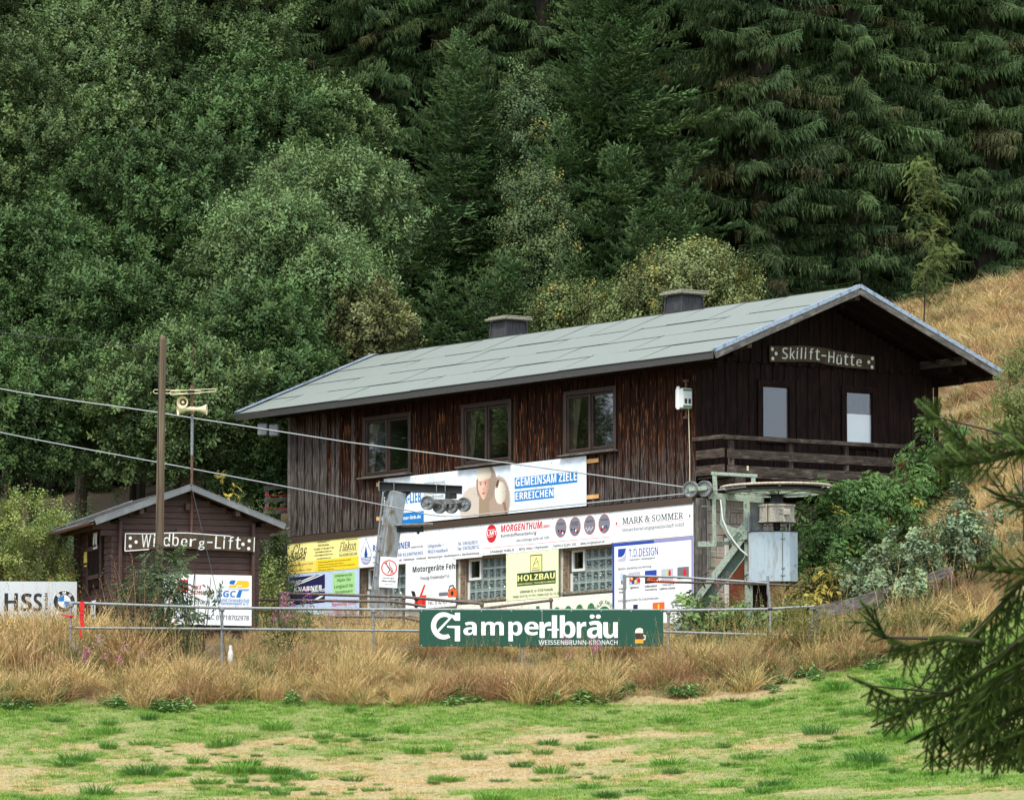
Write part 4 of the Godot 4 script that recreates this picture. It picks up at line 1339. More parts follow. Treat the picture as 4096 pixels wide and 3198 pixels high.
	write("holz", "HARALD KÄCHELE - TISCHLEREI & ZIMMEREI", -6.19, 1.388, 1.38, 0.042, "sans", "sun_yellow")
	write("holz", "Gräfenthaler Str. 2a • 07330 Probstzella", -6.10, 1.208, 1.21, 0.062, "sans", "ink_brown")
	write("holz", "Telefon: 03 67 35 / 73 79-0 • Telefax: 03 67 35 / 73 79-2", -6.37, 1.116, 1.74, 0.050, "sans", "ink_brown")
	write("banner", "ENGINEERING", -9.78, 3.767, 0.81, 0.070, "sans", "ink_grey")
	write("banner", "SONDERMASCHINEN", -9.78, 3.565, 0.99, 0.065, "sans", "ink_grey")
	write("banner", "LASERTECHNIK", -9.78, 3.467, 0.75, 0.062, "sans", "ink_grey")
	write("banner", "WERNER-LIEB", -11.30, 3.419, 1.40, 0.254, "bold", "azure")
	write("banner", "www.werner-lieb.de", -11.18, 3.058, 1.28, 0.085, "bold", "sheet_white")
	write("banner", "GEMEINSAM ZIELE", -6.31, 3.536, 2.23, 0.180, "bold", "sheet_white")
	write("banner", "ERREICHEN", -6.31, 3.242, 1.39, 0.159, "bold", "sheet_white")
	# the hut's name on the gable
	var g := thing("name_board", "wavy brown wooden board with hand-painted white lettering and dots on the lodge gable", "sign", lodge_xf(Vector3(0.118, 5.845, -1.86)), LODGE_TURN + PI * 0.5)
	var wv := PackedVector2Array([Vector2(0, 0.005), Vector2(0.5, 0.035), Vector2(0.95, 0.065), Vector2(1.3, 0.072), Vector2(1.6, 0.03), Vector2(2.0, 0.012), Vector2(2.4, 0.005), Vector2(2.857, 0.0), Vector2(2.857, 0.295), Vector2(2.4, 0.305), Vector2(1.9, 0.345), Vector2(1.55, 0.385), Vector2(1.2, 0.40), Vector2(0.8, 0.395), Vector2(0.4, 0.36), Vector2(0, 0.345)])
	var wb := MB.new()
	wb.slab(wv, Vector3.ZERO, Vector3.RIGHT, Vector3.UP, 0.03)
	part("board", wb, M.sign_wood, g)
	painted_word(g, "Skilift-Hütte", 0.30, 2.52, [[0.30, 0.09], [0.9, 0.12], [1.35, 0.115], [1.7, 0.06], [2.5, 0.05]], 0.24, 0.031)
	for q in [[0.07, 0.28], [0.17, 0.19], [0.08, 0.08], [2.79, 0.24], [2.69, 0.155], [2.78, 0.055]]:
		var d := MB.new()
		d.lathe(Vector3(q[0], q[1], 0.03), Vector3.BACK, [Vector2(0.04, 0.0), Vector2(0.04, 0.002), Vector2(0, 0.0025)], 14)
		part("painted_dot", d, M.white_paint, g)

# hand-painted letters, each set on a wavy base line
func painted_word(o: Node3D, words: String, x0: float, x1: float, base: Array, h: float, z: float) -> void:
	var adv := {"i": 0.55, "l": 0.55, "f": 0.8, "t": 0.85, "-": 0.9, "W": 1.5, "k": 0.95, "S": 1.05, "H": 1.1}
	var total := 0.0
	for ch in words: total += adv.get(ch, 1.0)
	var x := x0
	for ch in words:
		var a: float = adv.get(ch, 1.0) * (x1 - x0) / total
		var y := 0.0
		for k in base.size() - 1:
			if x >= base[k][0] and x <= base[k + 1][0] + 0.001:
				y = lerpf(base[k][1], base[k + 1][1], (x - base[k][0]) / (base[k + 1][0] - base[k][0]))
		var tall := h
		var drop := 0.0
		if ch in "erag": tall = h * 0.62
		if ch == "g": drop = -h * 0.22
		if ch == "ü": tall = h * 0.85
		if ch == "-":
			letters(ch, Vector3(x + a * 0.15, y + h * 0.4, z), a * 0.7, h * 0.11, M.white_paint, o, "bold")
		else:
			letters(ch, Vector3(x + a * 0.12, y + drop, z), a * (0.3 if ch in "il" else 0.72), tall + (0.1 * h if ch == "g" else 0.0), M.white_paint, o, "bold" if ch in "il" else "sans", 0.06)
		x += a

# print of the long banner: a child in winter clothes before snow
func make_banner() -> void:
	var w := 1520
	var h := 208
	var im := Image.create(w, h, false, Image.FORMAT_RGB8)
	var a := noise(401, 0.009, 4)
	var k := noise(402, 0.16, 2)
	for y in h:
		for x in w:
			var q := a.get_noise_2d(x, y * 1.6)
			var c := Color(0.84, 0.885, 0.93).lerp(Color(0.95, 0.965, 0.98), clampf(0.5 + q * 1.6, 0, 1))
			if x > 840: c = c.lerp(Color(0.74, 0.80, 0.88), clampf(q * 1.3 - 0.05, 0, 0.6))
			# figure: the child leans in from the lower middle
			var fx := (float(x) - 772.0) * 0.5
			var fy := float(y) * 0.5
			if fx > -110.0 and fx < 130.0:
				var knit := k.get_noise_2d(x, y) * 0.12
				# fur coat, left and right shoulder
				if pow((fx + 42) / 50.0, 2) + pow((fy - 84) / 46.0, 2) < 1.0 + knit * 2.0: c = Color(0.80, 0.74, 0.69).lightened(clampf(knit + 0.05, 0, 0.3))
				if pow((fx - 52) / 44.0, 2) + pow((fy - 74) / 52.0, 2) < 1.0 + knit * 2.0: c = Color(0.66, 0.57, 0.50).lightened(clampf(knit + 0.03, 0, 0.3))
				# hood behind the head, hair
				if pow((fx - 8) / 38.0, 2) + pow((fy - 34) / 40.0, 2) < 1.0 + knit: c = Color(0.60, 0.53, 0.47)
				# scarf
				if absf(fx + 2 - (fy - 60) * 0.06) < 17.0 + (fy - 60) * 0.10 and fy > 58: c = Color(0.70, 0.61, 0.50).darkened(clampf(0.12 + 0.12 * sin(x * 0.9) + knit, 0, 0.35))
				# face
				var ex := fx + 4.0 - (fy - 36.0) * 0.05
				if pow(ex / (21.0 - maxf(0.0, fy - 44.0) * 0.38), 2) + pow((fy - 39) / 30.0, 2) < 1.0:
					c = Color(0.90, 0.74, 0.66).lerp(Color(0.72, 0.51, 0.43), clampf((ex + 4.0) / 26.0, 0, 0.8))
					for s in [-9.0, 8.0]:
						var dx: float = ex - s
						if pow(dx / 4.2, 2) + pow((fy - 36.0) / 1.9, 2) < 1.0: c = Color(0.90, 0.87, 0.84)
						if pow(dx / 1.9, 2) + pow((fy - 36.0) / 2.0, 2) < 1.0: c = Color(0.16, 0.13, 0.13)
						if absf(fy - 33.6 - dx * dx * 0.03) < 0.7 and absf(dx) < 4.8: c = Color(0.36, 0.25, 0.21)
						if absf(fy - 30.4 - dx * dx * 0.02) < 0.9 and absf(dx) < 5.5: c = Color(0.58, 0.43, 0.35)
					if pow((ex - 1.0) / 3.4, 2) + pow((fy - 47.0) / 1.5, 2) < 1.0: c = Color(0.70, 0.48, 0.41)
					if pow((ex - 0.5) / 6.2, 2) + pow((fy - 55.0) / 2.2, 2) < 1.0: c = Color(0.72, 0.38, 0.37)
				# knitted cap
				if pow((fx + 1) / 27.0, 2) + pow((fy - 14) / 19.0, 2) < 1.0 + knit * 0.5 and fy < 26.0 - fx * 0.05: c = Color(0.92, 0.87, 0.79).darkened(clampf(0.08 + 0.10 * sin(x * 0.8 + sin(y * 0.7)) + fx * 0.004, 0, 0.3))
				# mitten and pole grip
				if pow((fx - 60) / 21.0, 2) + pow((fy - 58) / 24.0, 2) < 1.0 + knit: c = Color(0.91, 0.88, 0.82).darkened(clampf(knit + (fx - 55) * 0.008, 0, 0.25))
				if pow((fx - 50 + (fy - 36) * 0.3) / 4.5, 2) + pow((fy - 38) / 9.0, 2) < 1.0: c = Color(0.34, 0.21, 0.16)
				if absf(fx - 74 - (fy - 80) * 0.35) < 5.0 and fy > 78: c = Color(0.55, 0.42, 0.34)
				# drawstrings
				if absf(fx + 27 - (fy - 30) * 0.10) < 0.8 and fy > 24 and fy < 62: c = Color(0.25, 0.22, 0.22)
			im.set_pixel(x, y, c)
	var o := thing("winter_banner", "wide banner with a child in winter clothes and blue slogan under the lodge windows", "banner", lodge_xf(Vector3(-11.35, 2.965, 0.062)), LODGE_TURN)
	signs["banner"] = [o, -11.35, 2.965]
	var m := plain("banner_print", Color.WHITE, 0.45)
	m.albedo_texture = tex(im)
	var b := MB.new()
	b.quad(Vector3(0, 0, 0.012), Vector3(7.61, 0, 0.012), Vector3(7.61, 1.07, 0.012), Vector3(0, 1.055, 0.012), Vector2(0, 1), Vector2(1, 1), Vector2(1, 0), Vector2(0, 0))
	part("print", b, m, o)
	boxp("panel", Vector3(3.805, 0.53, 0.005), Vector3(7.61, 1.06, 0.01), M.sheet_white, o, 0.0)
	patch("banner", "blue_panel", rect(-11.35, 2.967, -9.79, 3.215), "azure")
	patch("banner", "slogan_panel", rect(-6.346, 3.485, -4.056, 3.728), "azure")
	patch("banner", "slogan_panel", rect(-6.346, 3.205, -4.90, 3.43), "azure")
	patch("banner", "panel_joint", rect(-9.43, 2.967, -9.424, 4.025), "ink_grey", 0.001)
	var sc := MB.new()
	for i in 14:
		for e in [0.06, 1.0, 0.5]:
			sc.lathe(Vector3(0.1 + 7.4 * i / 13.0, e, 0.0125), Vector3.BACK, [Vector2(0.011, 0.0), Vector2(0.011, 0.004), Vector2(0.0, 0.005)], 6)
	tag(part("screw_heads", sc, M.ink_grey, o), "", "", "", "stuff")
	for y in [0.95, 0.18]:
		boxp("batten", Vector3(3.85, y, -0.012), Vector3(8.35, 0.09, 0.022), M.new_wood, o, 0.003)

# ---------------------------------------------------------------- log hut on the left
const HUT := Vector3(-6.534, -0.25, 4.669)
const HUT_TURN := 0.3316

func hut_xf(p: Vector3) -> Vector3:
	return HUT + Basis(Vector3.UP, HUT_TURN) * p

func make_storage_hut() -> void:
	var h := thing("log_hut", "small brown log hut with grey verge boards and dark shingle roof", "hut", HUT, HUT_TURN)
	var wx := 1.4
	var dz := 3.0
	var pitch := 0.125
	var eave := 2.28
	var peak := 3.0
	var slope := (peak - eave) / 1.95
	var inner := MB.new()
	inner.slab(PackedVector2Array([Vector2(-wx + 0.04, 0), Vector2(wx - 0.04, 0), Vector2(wx - 0.04, eave + 0.12), Vector2(0, peak - 0.1), Vector2(-wx + 0.04, eave + 0.12)]), Vector3(0, 0, -0.09), Vector3.RIGHT, Vector3.UP, 0.05)
	inner.box(Vector3(-wx + 0.07, 1.15, -dz * 0.5), Vector3(0.04, 2.3, dz - 0.2))
	inner.box(Vector3(wx - 0.07, 1.15, -dz * 0.5), Vector3(0.04, 2.3, dz - 0.2))
	inner.box(Vector3(0, 1.2, -dz + 0.07), Vector3(2.6, 2.4, 0.04))
	part("inner_wall", inner, M.hut_wood, h)
	var rows := 22
	for r in rows:
		var y := 0.07 + r * pitch
		var half := wx + 0.13
		if y > eave - 0.06:
			half = minf(wx + 0.0, (peak - 0.12 - y) / slope)
		if r == 16: half = wx + 0.36
		if r == 17: half = wx + 0.52
		if half < 0.12: continue
		wood_board("log", Vector3(0, y, -0.02), Vector3(half * 2.0, pitch - 0.006, 0.06), M.hut_wood, h, Vector2(rng.randf() * 3.0, rng.randf() * 2.0))
		h.get_child(h.get_child_count() - 1).rotation.z = (rng.randf() - 0.5) * 0.004
		if y < eave:
			for s in [-1.0, 1.0]:
				wood_board("log", Vector3(s * (wx - 0.02), y + pitch * 0.5, -dz * 0.5 + 0.0), Vector3(0.06, pitch - 0.006, dz + 0.26), M.hut_wood, h, Vector2(rng.randf() * 3.0, rng.randf() * 2.0))
			wood_board("log", Vector3(0, y, -dz + 0.02), Vector3(wx * 2.0 + 0.26, pitch - 0.006, 0.06), M.hut_wood, h, Vector2(rng.randf() * 3.0, 0.0))
	# post boards at the front corners
	for s in [-1.0, 1.0]:
		boxp("corner_strip", Vector3(s * (wx - 0.02), 1.16, 0.075), Vector3(0.075, 2.34, 0.12), M.hut_wood, h, 0.02)
	boxp("plinth", Vector3(0, -0.15, -dz * 0.5), Vector3(2.75, 0.32, dz), M.mossy_concrete, h, 0.02)
	# roof
	var r := Node3D.new()
	r.name = "roof"
	h.add_child(r, true)
	var z0 := 0.35
	var z1 := -4.0
	var an := atan2(peak - eave, 1.95)
	var ln := 1.95 / cos(an)
	for s in [-1.0, 1.0]:
		var bs := Basis(Vector3.BACK, -s * an)
		boxp("roof_deck", Vector3(s * 0.975, (peak + eave) * 0.5 - 0.035, (z0 + z1) * 0.5), Vector3(ln, 0.04, z0 - z1 - 0.03), M.hut_wood, r, 0.0, bs)
		# shingle courses
		for c in 14:
			var t := 1.0 - (c + 0.5) / 14.0
			var m := MB.new()
			var n := 22
			for k in n:
				var za := z0 - 0.05 + (z1 - z0) * k / n
				var lift := rng.randf() * 0.006
				m.box(Vector3(0, 0.004 + lift, za - 0.09), Vector3(ln / 14.0 + 0.045, 0.012, (z0 - z1) / n - 0.012), 0.0, Basis(Vector3.BACK, s * 0.05))
			tag(part("shingles", m, M.hut_roof, r, Vector3(s * 1.95 * t, peak + 0.012 - (peak - eave) * t, 0), bs), "", "", "", "stuff")
		var a := Vector3(s * 1.97, eave - 0.03, z0)
		var p := Vector3(0, peak - 0.012, z0)
		barp("verge_board", a, p, 0.02, 0.115, M.hut_verge, r, 0.003)
		barp("verge_cap", a + Vector3(0, 0.062, -0.03), p + Vector3(0, 0.064, -0.03), 0.09, 0.012, M.hut_verge, r, 0.002)
		barp("verge_board", Vector3(s * 1.97, eave - 0.03, z1), Vector3(0, peak - 0.012, z1), 0.02, 0.115, M.hut_verge, r, 0.003)
		boxp("purlin", Vector3(s * 1.0, roof_at(1.0, peak, slope) - 0.13, -1.6), Vector3(0.09, 0.12, 3.8), M.hut_wood, r)
		boxp("purlin", Vector3(s * 1.62, roof_at(1.62, peak, slope) - 0.13, -1.8), Vector3(0.09, 0.12, 3.6), M.hut_wood, r)
		# gutter: half round trough
		var g := MB.new()
		for k in 10:
			var a0 := PI + PI * k / 10.0
			var a1 := PI + PI * (k + 1) / 10.0
			var c0 := Vector3(cos(a0), sin(a0), 0) * 0.06
			var c1 := Vector3(cos(a1), sin(a1), 0) * 0.06
			var o := Vector3(s * 2.03, eave - 0.02, 0)
			g.quad(o + c0 + Vector3(0, 0, z0 - 0.06), o + c0 + Vector3(0, -0.03, z1 - 0.1), o + c1 + Vector3(0, -0.03, z1 - 0.1), o + c1 + Vector3(0, 0, z0 - 0.06))
			g.quad(o + c0 * 0.93 + Vector3(0, 0, z0 - 0.06), o + c1 * 0.93 + Vector3(0, 0, z0 - 0.06), o + c1 * 0.93 + Vector3(0, -0.03, z1 - 0.1), o + c0 * 0.93 + Vector3(0, -0.03, z1 - 0.1))
		part("gutter", g, M.gutter, r)
		var fl := MB.new()
		fl.box(Vector3(s * 1.96, eave + 0.012, (z0 + z1) * 0.5), Vector3(0.13, 0.006, z0 - z1 - 0.1), 0.0, bs)
		part("drip_edge", fl, M.zinc, r)
	# shutter-like hatch in the left wall
	var d := Node3D.new()
	d.name = "hatch"
	h.add_child(d, true)
	d.position = Vector3(-wx - 0.055, 1.06, -1.62)
	d.rotation.y = -PI * 0.5
	for k in 5: wood_board("hatch_board", Vector3(-0.36 + k * 0.18, 0.5, 0.0), Vector3(0.172, 1.0, 0.03), M.gable_wood, d, Vector2(rng.randf(), rng.randf()))
	for y in [0.22, 0.8]: wood_board("cross_batten", Vector3(-0.02, y, 0.03), Vector3(0.9, 0.09, 0.03), M.hut_wood, d, Vector2(0.3, y))
	boxp("hatch_frame", Vector3(0.5, 0.5, 0.0), Vector3(0.07, 1.2, 0.05), M.hut_wood, d)
	boxp("hatch_frame", Vector3(-0.5, 0.5, 0.0), Vector3(0.07, 1.2, 0.05), M.hut_wood, d)
	boxp("padlock", Vector3(-0.42, 0.48, 0.03), Vector3(0.06, 0.1, 0.03), M.dark_steel, d)
	# small things on the hut
	notice("paper_notice", "white paper notice with dark print high on the log hut's side wall", Vector3(-wx - 0.1, 2.0, -1.42), Vector2(0.3, 0.32), M.sheet_white, "KASSE", M.ink)
	notice("yellow_notice", "small yellow notice with black print on the log hut's side wall", Vector3(-wx - 0.075, 1.68, -2.25), Vector2(0.26, 0.3), M.notice_yellow, "ACHTUNG", M.ink)
	notice("arrow_notice", "white notice with a blue arrow low on the log hut's side wall", Vector3(-wx - 0.07, 0.62, -1.62), Vector2(0.3, 0.38), M.sheet_white, "KASSE", M.ink_blue)
	# name board
	var g := thing("name_board", "wavy brown wooden board with white-edged hand-painted lettering on the log hut", "sign", hut_xf(Vector3(-1.31, 1.70, 0.145)), HUT_TURN)
	var poly := [Vector2(0, 0.0), Vector2(0.5, 0.045), Vector2(0.9, 0.085), Vector2(1.3, 0.085), Vector2(1.7, 0.06), Vector2(2.2, 0.055), Vector2(2.68, 0.04), Vector2(2.69, 0.335), Vector2(2.2, 0.345), Vector2(1.7, 0.37), Vector2(1.3, 0.39), Vector2(0.95, 0.385), Vector2(0.5, 0.355), Vector2(0.01, 0.35)]
	var wb := MB.new()
	wb.slab(PackedVector2Array(poly), Vector3.ZERO, Vector3.RIGHT, Vector3.UP, 0.025)
	part("board", wb, M.sign_wood, g)
	for e in [[0, 1, 0], [13, 0, 1], [6, 7, 1], [9, 8, 0], [10, 9, 0], [11, 10, 0], [12, 11, 0], [13, 12, 0]]:
		var q := MB.new()
		var p0: Vector2 = poly[e[0]]
		var p1: Vector2 = poly[e[1]]
		q.bar(Vector3(p0.x, p0.y, 0.026), Vector3(p1.x, p1.y, 0.026), 0.004, 0.018, 0.0, Vector3.UP if e[2] == 0 else Vector3.RIGHT)
		part("painted_edge", q, M.white_paint, g)
	painted_word(g, "Wildberg-Lift", 0.30, 2.42, [[0.30, 0.085], [0.9, 0.125], [1.4, 0.12], [1.8, 0.09], [2.6, 0.085]], 0.25, 0.026)
	for q in [[0.11, 0.26], [0.23, 0.185], [0.11, 0.10], [2.58, 0.26], [2.45, 0.19], [2.57, 0.105]]:
		var dm := MB.new()
		dm.lathe(Vector3(q[0], q[1], 0.025), Vector3.BACK, [Vector2(0.034, 0.0), Vector2(0.034, 0.002), Vector2(0, 0.0025)], 14)
		part("painted_dot", dm, M.white_paint, g)
	ski_club_sign()
	# bracket for the mast
	boxp("mast_bracket", Vector3(0.05, 2.13, 0.03), Vector3(0.52, 0.1, 0.05), M.hut_wood, h)
	boxp("mast_bracket", Vector3(0.0, 2.62, 0.08), Vector3(0.09, 0.14, 0.1), M.hut_wood, h)

func roof_at(x: float, peak: float, slope: float) -> float:
	return peak - x * slope

func notice(called: String, label: String, at: Vector3, size: Vector2, mat: Material, words: String, ink: Material) -> void:
	var o := thing(called, label, "notice", hut_xf(at), HUT_TURN - PI * 0.5)
	var b := MB.new()
	for k in 4:
		var y0 := -size.y * 0.5 + size.y * k / 4.0
		var y1 := y0 + size.y / 4.0
		b.box(Vector3(0, (y0 + y1) * 0.5, 0.004 * sin(k * 1.3)), Vector3(size.x, size.y / 4.0, 0.004))
	part("sheet", b, mat, o)
	letters(words, Vector3(-size.x * 0.4, -size.y * 0.4, 0.009), size.x * 0.8, size.y * 0.16, ink, o, "bold")
	var a := MB.new()
	a.slab(PackedVector2Array([Vector2(-0.03, -0.06), Vector2(0.03, -0.06), Vector2(0.03, 0.03), Vector2(0.07, 0.03), Vector2(0, 0.12), Vector2(-0.07, 0.03), Vector2(-0.03, 0.03)]), Vector3(0, 0.02, 0.008), Vector3.RIGHT, Vector3.UP, 0.001)
	if ink == M.ink_blue: part("arrow", a, ink, o)
	elif mat == M.sheet_white: part("arrow", a, M.ink_grey, o, Vector3.ZERO, Basis(Vector3.BACK, PI))

func ski_club_sign() -> void:
	var o := thing("ski_club_sign", "white ski club board with yellow and blue emblem on the log hut front", "sign", hut_xf(Vector3(-0.66, 0.255, 0.12)), HUT_TURN)
	signs["club"] = [o, 0.0, 0.0]
	boxp("board", Vector3(1.0, 0.505, 0.006), Vector3(2.0, 1.01, 0.012), M.sheet_white, o, 0.003)
	# emblem: measured on the board, origin at its lower left corner
	patch("club", "emblem_blue", [[1.53, 0.84], [1.56, 0.825], [1.63, 0.825], [1.665, 0.91], [1.58, 0.91], [1.54, 0.89]], "sgc_blue")
	patch("club", "emblem_yellow", [[1.66, 0.83], [1.615, 0.81], [1.53, 0.81], [1.515, 0.76], [1.67, 0.76], [1.695, 0.815], [1.80, 0.815], [1.79, 0.795], [1.70, 0.795], [1.685, 0.76], [1.90, 0.76], [1.945, 0.80], [1.945, 0.87], [1.90, 0.905], [1.70, 0.905]], "sgc_yellow")
	patch("club", "emblem_blue", [[1.50, 0.745], [1.955, 0.738], [1.955, 0.73], [1.50, 0.737]], "sgc_blue")
	patch("club", "emblem_blue", [[1.73, 0.72], [1.955, 0.72], [1.92, 0.70], [1.80, 0.70], [1.76, 0.565], [1.67, 0.565]], "sgc_blue")
	var club := [["SGC", 1.29, 0.57, 0.36, 0.13, "bold", "sgc_blue", 0.12], ["Ski-und Grasskiclub", 1.20, 0.475, 0.74, 0.075, "sans", "sgc_blue", 0.2], ["Frankenwald e.V.", 1.32, 0.415, 0.62, 0.06, "sans", "sgc_blue", 0.2], ["Kronach", 1.65, 0.345, 0.29, 0.055, "sans", "sgc_blue", 0.2],
		["SKI", 0.74, 0.72, 0.2, 0.07, "bold", "ink_red", 0.2], ["SCHULE", 0.71, 0.61, 0.40, 0.08, "bold", "ink_red", 0.2], ["DSV", 0.40, 0.62, 0.27, 0.075, "bold", "ink_red", 0.2], ["Skiclub Kronach", 0.28, 0.42, 0.84, 0.085, "sans", "ink", 0.0], ["Infohotline SGC", 0.24, 0.12, 0.98, 0.095, "sans", "ink", 0.0], ["01718702978", 1.26, 0.11, 0.68, 0.095, "sans", "ink", 0.0]]
	for t in club: write("club", t[0], t[1], t[2], t[3], t[4], t[5], t[6], t[7])
	patch("club", "red_emblem", [[0.45, 0.80], [0.66, 0.84], [0.66, 0.90], [0.50, 0.90]], "ink_red")
	patch("club", "red_emblem", oval(0.56, 0.73, 0.13, 0.07, 16), "ink_red")

# ---------------------------------------------------------------- poles, mast, cables, far left board
func make_poles_and_cables() -> void:
	var foot := on_ground(-6.99, 6.4)
	var p := thing("utility_pole", "tall weathered round wooden pole standing before the log hut", "pole", foot)
	var top := Vector3(-6.91, 5.58, 6.4) - foot
	var b := MB.new()
	b.tube(PackedVector3Array([Vector3(0, -0.3, 0), top * 0.25 + Vector3(0.012, 0, 0), top * 0.5, top * 0.75 - Vector3(0.008, 0, 0), top - Vector3(0, 0.03, 0), top]), 0.088, 14, 0.068)
	part("shaft", b, M.pole_wood, p)
	var cap := MB.new()
	cap.lathe(top, Vector3(0.2, 1, 0), [Vector2(0.067, -0.005), Vector2(0.05, 0.05), Vector2(0, 0.06)], 12)
	part("pole_top", cap, M.pole_wood, p)
	tubep("pole_wire", [top + Vector3(-0.07, -0.15, 0.03), top + Vector3(-0.09, -0.45, 0.05), Vector3(-0.0, 3.0, 0.085), Vector3(-0.06, 1.6, 0.08), Vector3(-0.05, 0.4, 0.09)], 0.006, M.cable_dark, p, 6)
	tubep("insulator_hook", [top + Vector3(-0.05, -0.18, 0.02), top + Vector3(-0.12, -0.2, 0.02), top + Vector3(-0.13, -0.16, 0.02)], 0.012, M.dark_steel, p, 6)
	boxp("switch_box", Vector3(0.045, 1.52, 0.09), Vector3(0.06, 0.08, 0.03), M.box_white, p)
	for k in 7:
		var kn := MB.new()
		kn.lathe(Vector3(0.02 * sin(k * 2.0) + top.x * k / 7.0, 0.9 + k * 0.68, 0.078 - k * 0.002), Vector3.BACK, [Vector2(0.022, -0.006), Vector2(0.012, 0.004), Vector2(0, 0.005)], 8)
		part("knot", kn, M.spike_brown, p)
	wire("power_line", "thin overhead power line running left from the wooden pole", [Vector3(-40, 9.2, 6.4), Vector3(-10.13, 5.70, 6.4), Vector3(-8.5, 5.53, 6.4), Vector3(-7.03, 5.41, 6.42)], 0.009, M.cable_dark, "cable")
	# mast with horns
	var base := hut_xf(Vector3(0.085, 2.05, 0.11))
	var m := thing("loudspeaker_mast", "rusty antenna mast with three cream horn loudspeakers above the log hut", "mast", base)
	tubep("mast_tube", [Vector3.ZERO, Vector3(0, 1.6, 0)], 0.026, M.rust, m, 10)
	tubep("mast_tube", [Vector3(0, 1.6, 0), Vector3(0, 2.42, 0)], 0.03, M.galvanised, m, 10)
	tubep("mast_tube", [Vector3(0, 2.42, 0), Vector3(-0.01, 3.02, 0)], 0.026, M.rust, m, 10)
	tubep("whip_aerial", [Vector3(0.03, 2.95, 0), Vector3(0.0, 3.85, 0)], 0.006, M.rust, m, 5, 0.003)
	for q in [[Vector3(-0.16, 2.66, 0.06), Vector3(-0.12, -0.05, 1.0)], [Vector3(0.1, 2.53, 0.0), Vector3(1.0, -0.03, 0.1)], [Vector3(-0.1, 2.53, 0.0), Vector3(-1.0, -0.08, 0.25)]]:
		var hn := Node3D.new()
		hn.name = "horn_loudspeaker"
		m.add_child(hn, true)
		hn.position = q[0]
		var hb := MB.new()
		var dir: Vector3 = q[1]
		hb.lathe(Vector3.ZERO, dir, [Vector2(0.0, -0.14), Vector2(0.05, -0.13), Vector2(0.055, -0.06), Vector2(0.04, -0.05), Vector2(0.045, 0.04), Vector2(0.07, 0.12), Vector2(0.11, 0.19), Vector2(0.115, 0.195), Vector2(0.108, 0.193), Vector2(0.065, 0.11)], 20)
		part("bell", hb, M.horn_cream, hn)
		var hi := MB.new()
		hi.lathe(Vector3.ZERO, dir, [Vector2(0.063, 0.10), Vector2(0.042, 0.04), Vector2(0.0, 0.04)], 16)
		part("throat", hi, M.horn_dark, hn)
		var hc := MB.new()
		hc.lathe(Vector3.ZERO, dir, [Vector2(0.03, 0.05), Vector2(0.032, 0.14), Vector2(0.0, 0.16)], 12)
		part("core", hc, M.horn_cream, hn)
	for q in [[-0.75, 0.16, 2.86, -0.02], [-0.42, 0.46, 2.83, 0.05]]:
		tubep("aerial_loop", [Vector3(q[0], q[2] - 0.02, 0.1), Vector3(q[0] - 0.03, q[2] + 0.02, 0.1), Vector3(q[0], q[2] + 0.055, 0.1), Vector3(q[1], q[2] + 0.055 + q[3], 0.1), Vector3(q[1] + 0.03, q[2] + 0.03 + q[3], 0.1), Vector3(q[1], q[2] + q[3], 0.1), Vector3(q[0], q[2] - 0.02, 0.1)], 0.008, M.horn_cream, m, 5)
	boxp("aerial_clamp", Vector3(-0.02, 2.88, 0.07), Vector3(0.14, 0.05, 0.1), M.dark_steel, m)
	tubep("signal_wire", [Vector3(-0.05, 2.5, 0.05), Vector3(0.04, 2.3, 0.06), Vector3(0.03, 1.5, 0.04)], 0.006, M.cable_dark, m, 5)
	wire("guy_wire", "thin stay wire running from the hut ridge down past the railing", [Vector3(-6.40, 2.72, 5.06), Vector3(-6.12, 1.75, 6.2), Vector3(-5.78, 0.55, 7.6), Vector3(-5.70, 0.2, 8.2), Vector3(-5.5, -1.0, 8.6)], 0.006, M.cable_dark, "cable")
	# haul cables of the lift; both run on to the left, out of sight
	wire("haul_cable", "upper steel haul cable coming down to the two guide pulleys", [Vector3(-60, 15.5, 9.0), Vector3(-30, 8.6, 6.0), Vector3(-10.42, 4.86, 3.6), Vector3(-7.19, 4.37, 3.6), Vector3(-3.3, 3.77, 3.5), Vector3(-0.24, 3.37, 3.5), Vector3(3.5, 2.86, 3.5)], 0.013, M.cable, "cable", "haul cables of the ski lift")
	wire("haul_cable", "lower steel haul cable passing under the roller battery of the pylon", [Vector3(-60, 14.2, 6.0), Vector3(-30, 8.2, 3.5), Vector3(-10.45, 4.12, 1.6), Vector3(-7.2, 3.51, 1.5), Vector3(-4.86, 3.07, 1.4), Vector3(-2.81, 2.69, 1.3), Vector3(-1.75, 2.47, 1.3), Vector3(-1.3, 2.43, 1.3), Vector3(-0.9, 2.44, 1.35), Vector3(1.2, 2.60, 2.2), Vector3(3.6, 2.76, 3.2), Vector3(4.7, 2.80, 4.4)], 0.012, M.cable, "cable", "haul cables of the ski lift")
	# board at the left edge
	var o := thing("car_dealer_board", "silver board with black letters and round blue emblem left of the log hut", "sign", Vector3(-8.73, 0.0, 4.4), 0.06)
	signs["car"] = [o, 0.0, 0.0]
	boxp("board", Vector3(-1.9, 0.44, 0), Vector3(3.8, 0.90, 0.012), M.sheet_silver, o, 0.003)
	for x in [-3.4, -1.9, -0.15]: boxp("stake", Vector3(x, -0.1, -0.04), Vector3(0.06, 1.9, 0.05), M.rail_wood, o)
	for t in [["C", -1.82, 0.295, 0.27], ["H", -1.45, 0.295, 0.27], ["S", -1.12, 0.295, 0.22], ["S", -0.87, 0.295, 0.17]]:
		letters(t[0], Vector3(t[1], t[2], 0.0075), t[3], 0.36, M.ink, o, "bold")
